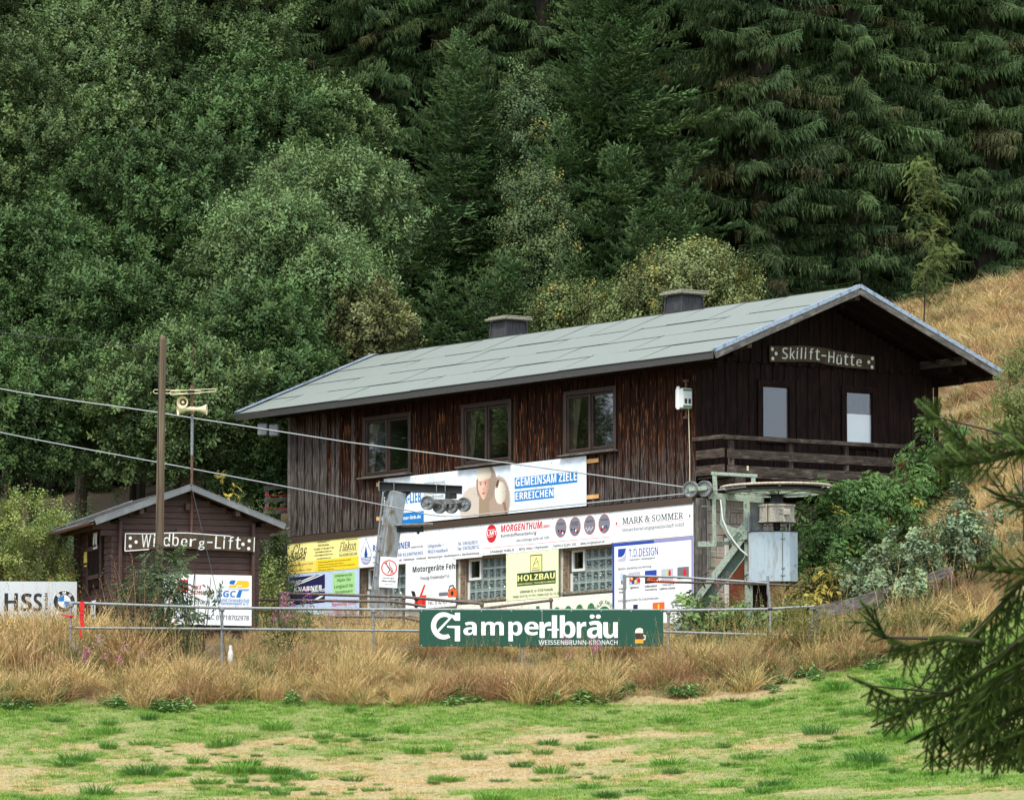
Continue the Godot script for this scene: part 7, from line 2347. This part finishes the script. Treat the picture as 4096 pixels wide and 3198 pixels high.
func place_word(x: float) -> String:
	var k := int(clampf((x + 15.0) / 34.0 * 18.0, 0, 17))
	return ["far beyond the left edge", "above the left edge", "above the sallow crown", "left above the log hut", "above the log hut", "above the loudspeakers", "above the far lodge end", "above the pale willow", "left of the tall young spruce", "above the left chimney", "above the birch", "above the right chimney", "right of the young spruces", "above the gable peak", "right of the gable peak", "beside the rowan sapling", "at the right edge", "beyond the right edge"][k]

# needled twigs of a spruce standing close to the camera on the right
func near_spruce() -> void:
	var r := RandomNumberGenerator.new()
	r.seed = 4242
	var sh := MB.new()
	sh.col = Color(1.5, 1.0, 0.6)
	sh.tube(PackedVector3Array([Vector3.ZERO, Vector3(0, 0.05, 0), Vector3(0, 0.105, 0)]), 0.0028, 4, 0.0016)
	for k in 130:
		var t := k / 130.0
		var an := k * 2.4
		var up := Vector3(cos(an), 0.22 + 0.45 * t * t, sin(an)).normalized()
		var p := Vector3(0, t * 0.105, 0)
		var w := up.cross(Vector3.UP).normalized() * 0.0024
		var v := 0.7 + r.randf() * 0.6
		sh.col = Color(v, v, v)
		var e := p + up * (0.019 + r.randf() * 0.006) * (1.0 if t < 0.9 else 0.8)
		sh.tri(p - w, p + w, e)
	var mesh := sh.mesh()
	var foot := on_ground(3.5, 97.0, -0.1)
	var o := thing("near_spruce", "spruce close to the camera reaching its boughs in from the right edge", "tree", foot)
	tubep("trunk", [Vector3.ZERO, Vector3(0, 3.0, 0), Vector3(0.02, 7.0, 0)], 0.14, M.bark, o, 10, 0.03)
	# boughs given by a few points each, in world metres
	var limbs := [
		[[3.5, -3.9, 97.0], [2.6, -4.12, 97.0], [2.15, -4.18, 97.0], [1.97, -4.20, 97.0], [1.86, -4.13, 97.05], [1.79, -4.07, 97.1]],
		[[2.4, -4.14, 97.0], [2.1, -4.24, 97.1], [1.92, -4.28, 97.15], [1.82, -4.27, 97.2]],
		[[3.5, -4.2, 97.0], [2.6, -4.45, 97.0], [2.3, -4.48, 97.0], [2.16, -4.44, 97.0], [2.08, -4.40, 97.0]],
		[[3.5, -4.5, 97.0], [2.7, -4.7, 97.1], [2.25, -4.74, 97.1], [2.05, -4.72, 97.1]],
		[[3.4, -4.3, 97.0], [2.7, -4.5, 97.0], [2.18, -4.77, 97.0], [1.97, -5.01, 97.0], [1.83, -5.215, 97.0], [1.716, -5.31, 97.0], [1.6, -5.36, 97.0]],
		[[2.0, -5.03, 97.0], [1.85, -5.02, 97.1], [1.70, -5.06, 97.15], [1.58, -5.02, 97.2], [1.52, -4.93, 97.2]],
		[[2.3, -4.9, 97.0], [2.05, -5.12, 97.1], [1.85, -5.25, 97.1], [1.66, -5.28, 97.1], [1.52, -5.22, 97.1]],
		[[3.3, -4.95, 97.0], [2.6, -5.1, 96.9], [2.2, -5.22, 96.9], [1.95, -5.32, 96.9], [1.75, -5.42, 96.9]],
		[[3.3, -5.0, 97.0], [2.6, -5.2, 97.2], [2.2, -5.3, 97.2], [2.0, -5.4, 97.2], [1.9, -5.48, 97.2]],
		[[3.3, -4.9, 97.0], [2.6, -5.02, 97.1], [2.25, -5.12, 97.1], [2.05, -5.2, 97.1], [1.9, -5.3, 97.1]],
		[[3.3, -5.05, 97.0], [2.6, -5.25, 97.0], [2.25, -5.38, 97.0], [2.08, -5.46, 97.0]],
		[[3.3, -4.7, 97.0], [2.6, -4.85, 96.95], [2.3, -4.98, 96.95], [2.1, -5.08, 96.95]],
		[[3.3, -4.8, 97.0], [2.6, -4.95, 97.3], [2.3, -5.05, 97.3], [2.05, -5.18, 97.3], [1.95, -5.3, 97.3]],
		[[3.3, -5.1, 97.0], [2.6, -5.3, 97.3], [2.3, -5.36, 97.3], [2.15, -5.42, 97.3]],
		[[3.3, -4.6, 97.0], [2.6, -4.8, 97.3], [2.35, -4.9, 97.3], [2.2, -5.0, 97.3]],
		[[3.3, -5.15, 97.0], [2.6, -5.32, 96.8], [2.2, -5.44, 96.8], [1.98, -5.5, 96.8]],
	]
	var xf := []
	var cols := PackedColorArray()
	for li in limbs.size():
		var c := Curve3D.new()
		for q in limbs[li]: c.add_point(Vector3(q[0], q[1], q[2]) - foot)
		var pts := c.get_baked_points()
		tubep("limb", [pts[0], pts[pts.size() / 3], pts[pts.size() * 2 / 3], pts[pts.size() - 1]], 0.012, M.bark, o, 6, 0.003)
		var ln := c.get_baked_length()
		var s := 0.0
		while s < ln:
			var p := c.sample_baked(s)
			var dir := (c.sample_baked(minf(s + 0.03, ln)) - c.sample_baked(maxf(s - 0.03, 0.0))).normalized()
			if p.x + foot.x < 2.6:
				var hang := li >= 6 or (li >= 4 and s / ln < 0.8)
				put_shoot(xf, cols, p, dir, 0.95, r)
				put_shoot(xf, cols, p + dir * 0.02, (dir + Vector3(0, 0, r.randf() - 0.5) * 0.6).normalized(), 0.9, r)
				for side in [-1.0, 1.0]:
					var fwd := dir * 0.7 + Vector3(0, side * 0.6, (r.randf() - 0.5) * 1.4)
					if hang: fwd = dir * 0.35 + Vector3((r.randf() - 0.5) * 0.5, -0.8 - r.randf() * 0.5, (r.randf() - 0.5) * 1.0)
					var td := fwd.normalized()
					var px := p.x + foot.x
					var m := 1 + r.randi() % 2
					if hang and px > 1.8: m = 2 + r.randi() % 3
					var q := p
					for k in m:
						if q.y + foot.y < -5.52: break
						put_shoot(xf, cols, q, td, 0.6 + r.randf() * 0.3, r)
						for e in [-1.0, 1.0]:
							if r.randf() < 0.75:
								var sd: Vector3 = (td * 0.8 + td.cross(Vector3(r.randf() - 0.5, 0.2, 0.9)).normalized() * e * 0.8).normalized()
								put_shoot(xf, cols, q + td * 0.02, sd, 0.4 + r.randf() * 0.3, r)
						q += td * 0.06
						td = (td + Vector3((r.randf() - 0.5) * 0.3, -0.2 if hang else 0.04, (r.randf() - 0.5) * 0.3)).normalized()
			s += 0.04
	tag(mm("needled_twigs", mesh, M.needle, xf, cols, o), "", "", "", "stuff")
	# the unseen rest of the tree
	var sets := []
	var sc := PackedColorArray()
	var bm: ArrayMesh = bough(1.5, false, 3)
	for k in 40:
		var t := k / 40.0
		var yaw := r.randf() * 2.6 + 0.3 - PI * 0.5 + PI
		sets.append(Transform3D(Basis(Vector3.UP, r.randf() * PI) .scaled_local(Vector3.ONE * (1.1 - t * 0.7)), Vector3(0, 1.0 + t * 5.8, 0)))
		sc.append(Color(0.10, 0.155, 0.04))
	tag(mm("far_boughs", bm, M.needle, sets, sc, o), "", "", "", "stuff")

func put_shoot(xf: Array, cols: PackedColorArray, p: Vector3, d: Vector3, s: float, r: RandomNumberGenerator) -> void:
	var x := d.cross(Vector3(0.2, 0.3, 0.93)).normalized()
	var b := Basis(x, d, x.cross(d)) * Basis(Vector3.UP, r.randf() * TAU)
	xf.append(Transform3D(b.scaled_local(Vector3.ONE * s), p))
	var v := 0.7 + r.randf() * 0.6
	cols.append(Color(0.10 * v, 0.155 * v, 0.04 * v))

# ---------------------------------------------------------------- shrubs and flowers
func shrub(called: String, label: String, at: Vector3, radii: Vector3, mesh: Mesh, mat: Material, tint: Color, per: float, seed_: int, group := "", lobes_n := 8, accent := Color(0, 0, 0, 0)) -> Node3D:
	# at is the middle of the foliage
	var g := on_ground(at.x, at.z, -0.05)
	var o := thing(called, label, "shrub", g, 0.0, group)
	var c := Vector3(0, maxf(at.y - g.y, radii.y * 0.7), 0)
	var lobes := lobed(c, radii, lobes_n, seed_)
	var r := RandomNumberGenerator.new()
	r.seed = seed_ + 1
	for k in 5:
		var e: Vector3 = lobes[1 + k % (lobes.size() - 1)][0]
		tubep("stem", [Vector3((r.randf() - 0.5) * radii.x * 0.5, 0, (r.randf() - 0.5) * 0.2), e * 0.5 + Vector3((r.randf() - 0.5) * 0.1, 0.05, 0), e], 0.014, M.bark, o, 5, 0.006)
	crown(o, mesh, mat, lobes, per, tint, 1.0, seed_ + 2, "foliage", 0.3, accent)
	return o

func herb_mesh(h: float, seed_: int, spike: Color, fluffy: bool) -> ArrayMesh:
	var r := RandomNumberGenerator.new()
	r.seed = seed_
	var b := MB.new()
	b.col = Color(0.16, 0.13, 0.06)
	b.tube(PackedVector3Array([Vector3.ZERO, Vector3(0.02, h * 0.5, 0), Vector3(0.0, h, 0.01)]), 0.005, 4, 0.002, false)
	for k in 26:
		var t := 0.12 + 0.6 * k / 26.0
		var an := k * 2.4
		var out := Vector3(cos(an), 0, sin(an))
		leaf(b, Vector3(0.01, t * h, 0), (out + Vector3.UP * 0.35 + Vector3.DOWN * r.randf() * 0.4).normalized(), Vector3.UP, 0.11 * (1.2 - t * 0.6), 0.018, Color(0.10, 0.17, 0.05) * (0.8 + r.randf() * 0.5))
	for k in 46:
		var t := 0.70 + 0.30 * k / 46.0
		var an := r.randf() * TAU
		var out := Vector3(cos(an), 0.35 + r.randf() * 0.5, sin(an)).normalized()
		var w := 0.055 * (1.35 - (t - 0.70) * 3.2)
		var p := Vector3(0, t * h, 0) + out * w * (0.4 + r.randf())
		var v := 0.75 + r.randf() * 0.5
		leaf(b, p, (out + Vector3(r.randf() - 0.5, r.randf() - 0.5, r.randf() - 0.5)).normalized(), Vector3.UP, 0.034 if not fluffy else 0.05, 0.022 if not fluffy else 0.008, spike * v)
	return b.mesh()

func herb_clump(called: String, label: String, at: Vector3, n: int, spread: Vector2, h: float, spike: Color, fluffy: bool, seed_: int) -> void:
	var r := RandomNumberGenerator.new()
	r.seed = seed_
	var o := thing(called, label, "wildflower", on_ground(at.x, at.z))
	var ms := [herb_mesh(h, seed_, spike, fluffy), herb_mesh(h * 0.85, seed_ + 1, spike, fluffy)]
	for k in n:
		var x := (r.randf() - 0.5) * spread.x
		var z := (r.randf() - 0.5) * spread.y
		var y := ground(at.x + x, at.z + z) - o.position.y
		var s := 0.75 + r.randf() * 0.45
		inst("flower_stem", ms[k % 2], M.petal, o, Vector3(x, y, z), (Basis(Vector3.UP, r.randf() * TAU) * Basis(Vector3.RIGHT, (r.randf() - 0.5) * 0.35)).scaled_local(Vector3(s, s, s)))

func make_shrubs() -> void:
	var elder := feathered(5, 3, 0.20, 0.12, 0.048, 511, 0.25)
	var ash := feathered(5, 4, 0.22, 0.10, 0.04, 512, 0.15)
	var berry := spray(16, 0.22, 0.085, 0.06, 513, 0.25)
	var fine := spray(26, 0.34, 0.055, 0.032, 514)
	var narrow := spray(36, 0.36, 0.10, 0.016, 515)
	var ge := Color(0.078, 0.150, 0.042)
	for s in [["elder bush right behind the motor cabinet", 6.35, 2.1, 2.2, 0.9, 0.7, 0], ["elder bush under the balcony's middle", 7.18, 2.25, 1.2, 0.85, 0.65, 0], ["elder bush beside the lower half of the motor cabinet", 6.36, 1.35, 3.0, 0.8, 0.7, 0],
		["elder bush under the balcony's right end", 7.98, 2.55, 0.0, 0.85, 0.6, 0], ["elder bush growing up past the balcony's end", 8.85, 3.45, -1.4, 0.65, 0.95, 2], ["yellowing bush below the queue rail's loop", 6.35, 0.35, 3.6, 0.8, 0.5, 1], ["elder bush in the gap between cabinet and dry slope", 6.98, 1.7, 2.7, 0.7, 0.6, 0]]:
		shrub("elder_bush", s[0], Vector3(s[1], s[2], s[3]), Vector3(s[4], s[5], 0.7), elder, M.leaf_soft, ge if s[6] != 1 else Color(0.17, 0.17, 0.05), 34.0, 2100 + int(s[1] * 37), "elder bushes below the balcony", 9, Color(0.36, 0.30, 0.06, 0.05 if s[6] == 0 else 0.2) if s[6] != 2 else Color(0.30, 0.10, 0.05, 0.06))
	for s in [["grey-green raspberry bush at the lower end of the plank fence", 7.06, 0.5, 6.4, 0.75, 0.55], ["grey-green raspberry bush in the middle of the plank fence", 7.77, 0.9, 6.5, 0.8, 0.65], ["grey-green raspberry bush at the upper end of the plank fence", 8.47, 1.25, 6.4, 0.8, 0.7], ["grey-green raspberry bush at the top of the slope, partly behind the near spruce", 9.15, 1.55, 6.2, 0.75, 0.75], ["low raspberry bush just before the plank fence", 7.6, 0.3, 7.6, 0.7, 0.42]]:
		shrub("raspberry_bush", s[0], Vector3(s[1], s[2], s[3]), Vector3(s[4], s[5], 0.6), berry, M.leaf_soft, Color(0.155, 0.21, 0.12), 60.0, 2300 + int(s[1] * 41), "raspberry bushes on the slope", 8)
	shrub("raspberry_bush", "dense green raspberry patch at the foot of the lift strut", Vector3(4.05, -0.05, 5.6), Vector3(0.95, 0.42, 0.5), berry, M.leaf_soft, Color(0.12, 0.19, 0.06), 60.0, 2401, "raspberry bushes on the slope", 8)
	shrub("raspberry_bush", "green raspberry patch in front of the lift station's timber block", Vector3(5.15, -0.2, 6.3), Vector3(0.6, 0.36, 0.4), berry, M.leaf_soft, Color(0.13, 0.19, 0.065), 50.0, 2403, "raspberry bushes on the slope", 7)
	for q in [[-12.6, -11.0, "left of the log hut, deep under the trees"], [-10.9, -11.5, "behind the silver dealer board, under the trees"], [-9.2, -11.0, "just left of the log hut roof, under the trees"], [-7.6, -11.8, "behind the log hut roof, under the trees"], [-6.2, -12.2, "right of the log hut ridge, under the trees"]]:
		shrub("undergrowth_bush", "dark low bush " + q[2], on_ground(q[0], q[1], 1.1), Vector3(1.3, 1.25, 0.8), fine, M.leaf_soft, Color(0.075, 0.13, 0.045), 34.0, 2600 + int(absf(q[0]) * 10.0), "undergrowth bushes under the leafy trees", 12)
	shrub("weed_bush", "yellowish tangle of weeds at the right end of the pipe railing", Vector3(5.6, -0.6, 8.7), Vector3(0.9, 0.3, 0.4), narrow, M.leaf_soft, Color(0.24, 0.24, 0.08), 34.0, 2411)
	shrub("weed_bush", "olive weeds on the bank right of the plank fence end", Vector3(7.5, -0.35, 9.0), Vector3(0.9, 0.28, 0.4), narrow, M.leaf_soft, Color(0.20, 0.21, 0.08), 34.0, 2413)
	shrub("ash_shrub", "dark leafy shrub with feathered leaves before the log hut and pole", Vector3(-6.95, 0.35, 7.0), Vector3(0.85, 0.72, 0.45), ash, M.leaf_soft, Color(0.085, 0.13, 0.06), 18.0, 2421, "", 14)
	shrub("ash_shrub", "thin side shoot of the dark shrub reaching up to the hut's name board", Vector3(-6.35, 1.15, 6.9), Vector3(0.34, 0.42, 0.25), ash, M.leaf_soft, Color(0.095, 0.14, 0.065), 9.0, 2427, "", 5)
	shrub("ash_shrub", "leafy branch of the dark shrub crossing the white ski club board", Vector3(-6.1, 0.5, 7.1), Vector3(0.42, 0.38, 0.25), ash, M.leaf_soft, Color(0.085, 0.13, 0.06), 9.0, 2429, "", 5)
	shrub("hazel_bush", "bright yellow-green bush behind the silver dealer board", Vector3(-9.9, 1.35, 2.0), Vector3(1.15, 1.0, 0.8), fine, M.leaf_soft, Color(0.21, 0.26, 0.075), 60.0, 2431, "", 12)
	shrub("hazel_bush", "bright yellow-green bush at the very left edge behind the dealer board", Vector3(-11.2, 1.0, 1.5), Vector3(1.0, 0.9, 0.8), fine, M.leaf_soft, Color(0.20, 0.24, 0.07), 50.0, 2433, "", 10)
	shrub("hazel_bush", "pale green bush between the log hut and the lodge", Vector3(-5.1, 0.85, -2.0), Vector3(0.45, 0.6, 0.4), fine, M.leaf_soft, Color(0.21, 0.27, 0.08), 60.0, 2435, "", 6)
	shrub("hazel_bush", "light green bush at the right edge above the near spruce", Vector3(10.35, 4.1, 5.0), Vector3(0.75, 1.2, 0.6), fine, M.leaf_soft, Color(0.17, 0.22, 0.07), 60.0, 2437, "", 8)
	shrub("yellow_sapling", "small yellow-leaved sapling above the log hut roof", Vector3(-6.35, 3.65, -9.0), Vector3(0.22, 0.5, 0.2), feathered(4, 5, 0.16, 0.05, 0.022, 516, 0.1), M.leaf_soft, Color(0.46, 0.38, 0.07), 30.0, 2441, "", 5)
	shrub("willowherb_bush", "green narrow-leaved willowherb clump beside the log hut", Vector3(-4.35, -0.25, 7.0), Vector3(0.75, 0.45, 0.5), narrow, M.leaf_soft, Color(0.115, 0.19, 0.065), 16.0, 2451, "", 9)
	shrub("weed_bush", "dark weeds at the foot of the pole", Vector3(-6.7, -0.5, 7.5), Vector3(0.7, 0.3, 0.4), narrow, M.leaf_soft, Color(0.09, 0.14, 0.055), 30.0, 2461)
	var pink := Color(0.58, 0.16, 0.42)
	var pale := Color(0.62, 0.50, 0.50)
	herb_clump("willowherb", "pink flowering willowherb beside the log hut", Vector3(-4.2, 0, 7.3), 13, Vector2(1.5, 0.5), 1.15, pink, false, 2501)
	herb_clump("willowherb", "faded pink willowherb plumes at the foot of the lift strut", Vector3(4.15, 0, 5.2), 12, Vector2(1.0, 0.5), 1.25, Color(0.50, 0.30, 0.30), true, 2511)
	herb_clump("willowherb", "white seeding willowherb below the left end of the railing", Vector3(-7.6, 0, 8.7), 7, Vector2(1.9, 0.5), 0.7, pale, true, 2521)
	herb_clump("willowherb", "pink willowherb on the bank under the railing's left end", Vector3(-7.9, 0, 9.0), 5, Vector2(0.8, 0.3), 0.6, pink, false, 2531)
	herb_clump("willowherb", "pink willowherb under the green brewery board", Vector3(1.3, 0, 9.0), 7, Vector2(0.9, 0.3), 0.72, pink, false, 2541)
	herb_clump("willowherb", "pale pink willowherb among the raspberry bushes", Vector3(7.9, 0, 7.2), 9, Vector2(1.4, 0.4), 0.75, Color(0.55, 0.28, 0.40), true, 2551)

# ---------------------------------------------------------------- grass
func tuft(n: int, h0: float, h1: float, spread: float, lean: float, wd: float, seed_: int, heads := 0.0) -> ArrayMesh:
	var r := RandomNumberGenerator.new()
	r.seed = seed_
	var b := MB.new()
	for k in n:
		var an := r.randf() * TAU
		var out := Vector3(cos(an), 0, sin(an))
		var p := out * spread * sqrt(r.randf()) * 0.6
		var h := lerpf(h0, h1, pow(r.randf(), 1.3))
		var ld := Vector3(cos(an + r.randf() - 0.5), 0, sin(an + r.randf() - 0.5)) * lean * (0.25 + r.randf()) * h
		var m := p + Vector3.UP * h * 0.55 + ld * 0.35
		var e := p + Vector3.UP * h * (1.0 - lean * 0.25 * r.randf()) + ld
		var w := out.cross(Vector3.UP).rotated(Vector3.UP, r.randf() * PI) * wd * 0.5
		var v := 0.72 + r.randf() * 0.56
		b.col = Color(v, v * (0.95 + r.randf() * 0.08), v * (0.85 + r.randf() * 0.25))
		b.tri(p - w, p + w, m + w * 0.8)
		b.tri(p - w, m + w * 0.8, m - w * 0.8)
		b.tri(m - w * 0.8, m + w * 0.8, e)
		if r.randf() < heads:
			for q in 5:
				var hp := e - (e - m).normalized() * 0.03 * q
				var hd := Vector3(r.randf() - 0.5, 0.4, r.randf() - 0.5).normalized() * 0.035
				b.tri(hp, hp + hd + w, hp + hd * 0.6 - w)
	return b.mesh()

func blocked(x: float, z: float) -> bool:
	# inside the lodge or the hut
	var q := Basis(Vector3.UP, -LODGE_TURN) * (Vector3(x, 0, z) - LODGE)
	if q.x > -15.35 and q.x < 0.1 and q.z < 0.2 and q.z > -6.7: return true
	var w := Basis(Vector3.UP, -HUT_TURN) * (Vector3(x, 0, z) - HUT)
	return absf(w.x) < 1.5 and w.z < 0.1 and w.z > -3.1

func sow(called: String, label: String, mesh: Mesh, mat: Material, n: int, x0: float, x1: float, z0: float, z1: float, seed_: int, pick: Callable) -> void:
	var r := RandomNumberGenerator.new()
	r.seed = seed_
	var xf := []
	var cols := PackedColorArray()
	for i in n:
		var x := lerpf(x0, x1, r.randf())
		var z := lerpf(z0, z1, r.randf())
		if blocked(x, z): continue
		var a: Array = pick.call(x, z, r)
		if a.size() == 0: continue
		var s: float = a[1]
		var nrm := Vector3(ground(x - 0.3, z) - ground(x + 0.3, z), 0.6, ground(x, z - 0.3) - ground(x, z + 0.3)).normalized()
		var tilt := Basis(Quaternion(Vector3.UP, nrm.lerp(Vector3.UP, 0.5).normalized()))
		xf.append(Transform3D((tilt * Basis(Vector3.UP, r.randf() * TAU)).scaled_local(Vector3(s, s * (0.8 + r.randf() * 0.4), s)), Vector3(x, ground(x, z) - 0.02, z)))
		cols.append(a[0])
	var o := mm(called, mesh, mat, xf, cols, self)
	tag(o, label, "", "", "stuff")

func make_grass() -> void:
	var na := noise(801, 0.35, 3)
	var nb := noise(802, 1.3, 2)
	var straw := Color(0.48, 0.345, 0.15)
	var gold := Color(0.58, 0.43, 0.185)
	var russet := Color(0.36, 0.21, 0.10)
	var dry := func(x: float, z: float, r: RandomNumberGenerator) -> Array:
		if z > mown_edge(x) + (r.randf() - 0.65) * 0.5 + nb.get_noise_2d(x * 0.8, 3.0) * 0.5: return []
		if z < wood_edge(x) + 0.4: return []
		var t := na.get_noise_2d(x, z * 1.5) + nb.get_noise_2d(x, z) * 0.5
		var c := straw.lerp(gold, clampf(0.4 + t * 1.8, 0, 1)).lerp(russet, clampf(-t * 2.4 + 0.18 + (r.randf() - 0.5) * 0.8, 0, 1))
		if r.randf() < (0.28 if x > 3.4 and z > 4.0 else 0.10) + 0.8 * clampf(na.get_noise_2d(x + 30, z * 1.3) - 0.1, 0, 1): c = Color(0.21, 0.225, 0.075)
		var v := 0.8 + r.randf() * 0.4
		var tall := clampf(0.95 + nb.get_noise_2d(x * 0.6 + 9.0, z * 0.6) * 1.1, 0.45, 1.5)
		if z > 7.6 and z < 9.3 and x > -2.2 and x < 3.4: tall *= 0.62
		elif x > 3.3 and z > 3.0 and z < 8.3 and x < 7.5: tall *= 0.6
		elif x > -7.0 and x < -4.4 and z < 8.6: tall *= 0.55
		elif x > -4.5 and z < 8.0: tall *= 0.75
		elif x < -7.0 and z < 8.5: tall *= 1.4
		if tall < 0.7 and r.randf() < 0.5: return []
		return [Color(c.r * v, c.g * v, c.b * v), tall * (0.75 + r.randf() * 0.5)]
	sow("dry_grass", "tall dry golden grass covering the bank below the railing", tuft(26, 0.16, 0.46, 0.17, 0.75, 0.009, 811, 0.30), M.dry_blade, 10500, -11.5, 11.5, 4.5, 11.0, 821, dry)
	sow("matted_grass", "matted bent dry grass on the bank", tuft(34, 0.10, 0.26, 0.26, 1.9, 0.010, 812), M.dry_blade, 9000, -11.5, 11.5, 5.0, 11.0, 822, dry)
	sow("tall_stems", "thin tall dry stems with seed heads standing above the bank grass", tuft(5, 0.5, 0.95, 0.2, 0.35, 0.006, 816, 1.0), M.dry_blade, 1300, -11.0, 9.5, 6.5, 10.6, 828, dry)
	sow("hillside_grass", "dry straw-coloured grass on the hillside right of the lodge", tuft(36, 0.14, 0.42, 0.24, 1.2, 0.011, 813, 0.1), M.dry_blade, 15000, 5.0, 17.0, -29.0, 9.0, 823, dry)
	sow("slope_grass", "dry grass on the slope behind the log hut", tuft(30, 0.2, 0.55, 0.2, 0.8, 0.010, 814, 0.1), M.dry_blade, 7000, -14.0, 5.0, -16.0, 5.5, 824, dry)
	var mead := func(x: float, z: float, r: RandomNumberGenerator) -> Array:
		if z < mown_edge(x) - 0.1: return []
		var l := lushness(x, z) + (r.randf() - 0.5) * 0.45
		var v := 0.8 + r.randf() * 0.4
		if l < 0.42:
			return [Color(0.56 * v, 0.425 * v, 0.21 * v), 0.6 + r.randf() * 0.4]
		var c := Color(0.275, 0.35, 0.065).lerp(Color(0.18, 0.325, 0.042), clampf((l - 0.42) * 2.2, 0, 1))
		return [Color(c.r * v, c.g * v, c.b * v), 0.55 + clampf(l, 0, 1) * 0.55 + r.randf() * 0.2]
	sow("meadow_grass", "short mown grass, green with straw-coloured patches, in the foreground", tuft(26, 0.035, 0.085, 0.13, 0.9, 0.007, 815), M.grass_blade, 34000, -10.6, 10.8, 8.0, 24.0, 825, mead)
	# single tufts standing out of the mown grass
	var tm := [tuft(300, 0.04, 0.15, 0.27, 1.1, 0.010, 831), tuft(230, 0.04, 0.14, 0.20, 1.1, 0.010, 832), tuft(380, 0.04, 0.17, 0.36, 1.1, 0.010, 833)]
	var r := RandomNumberGenerator.new()
	r.seed = 841
	var greens := []
	for k in 4:
		var m := foliage("tuft_green_%d" % k, 0.7, Color(0.25, 0.3, 0.1))
		m.albedo_color = [lin(0.095, 0.235, 0.025), lin(0.12, 0.28, 0.03), lin(0.075, 0.19, 0.028), lin(0.15, 0.32, 0.035)][k]
		greens.append(m)
	var n := 0
	var hub := Vector2.ZERO
	while n < 290:
		if n % 4 == 0 or r.randf() < 0.3: hub = Vector2(lerpf(-9.6, 9.4, r.randf()), lerpf(11.0, 23.2, r.randf()))
		var x := hub.x + r.randfn() * 0.7
		var z := hub.y + r.randfn() * 0.6
		hub.x += 0.05
		if z < mown_edge(x) + 0.2 or z > 23.4 or absf(x) > 9.8:
			hub = Vector2(lerpf(-9.6, 9.4, r.randf()), lerpf(11.0, 23.2, r.randf()))
			continue
		var big := pow(r.randf(), 2.0)
		var o := thing("grass_tuft", "low bushy dark green grass tuft standing out of the mown meadow", "grass tuft", on_ground(x, z, -0.015), r.randf() * TAU, "grass tufts on the meadow")
		var s := 0.55 + big * 1.05
		o.scale = Vector3(s, s * (0.65 + r.randf() * 0.6), s * (0.7 + r.randf() * 0.5))
		inst("blades", tm[r.randi() % 3], greens[r.randi() % 4], o)
		n += 1
	# broad-leaved weeds along the foot of the bank
	var dock := spray(14, 0.12, 0.16, 0.06, 851, 0.1, false)
	var weed := func(x: float, z: float, q: RandomNumberGenerator) -> Array:
		var e := mown_edge(x)
		if absf(z - e) > 0.45 or na.get_noise_2d(x * 2.0, 5.0) < 0.0: return []
		var v := 0.8 + q.randf() * 0.5
		return [Color(0.14 * v, 0.24 * v, 0.08 * v), 0.7 + q.randf() * 0.6]
	sow("bank_weeds", "broad-leaved green weeds along the foot of the bank", dock, M.leaf_soft, 900, -10.0, 9.0, 8.0, 11.3, 826, weed)
	# green herbs mixed into the dry grass
	var herb := func(x: float, z: float, q: RandomNumberGenerator) -> Array:
		if z > mown_edge(x) - 0.2 or na.get_noise_2d(x * 0.9 + 60.0, z) < 0.12: return []
		var v := 0.8 + q.randf() * 0.5
		return [Color(0.17 * v, 0.20 * v, 0.075 * v), 0.6 + q.randf() * 0.6]
	sow("bank_herbs", "green herbs growing among the dry grass of the bank", spray(22, 0.36, 0.085, 0.016, 852), M.leaf_soft, 1500, -11.0, 9.0, 6.0, 10.8, 827, herb)
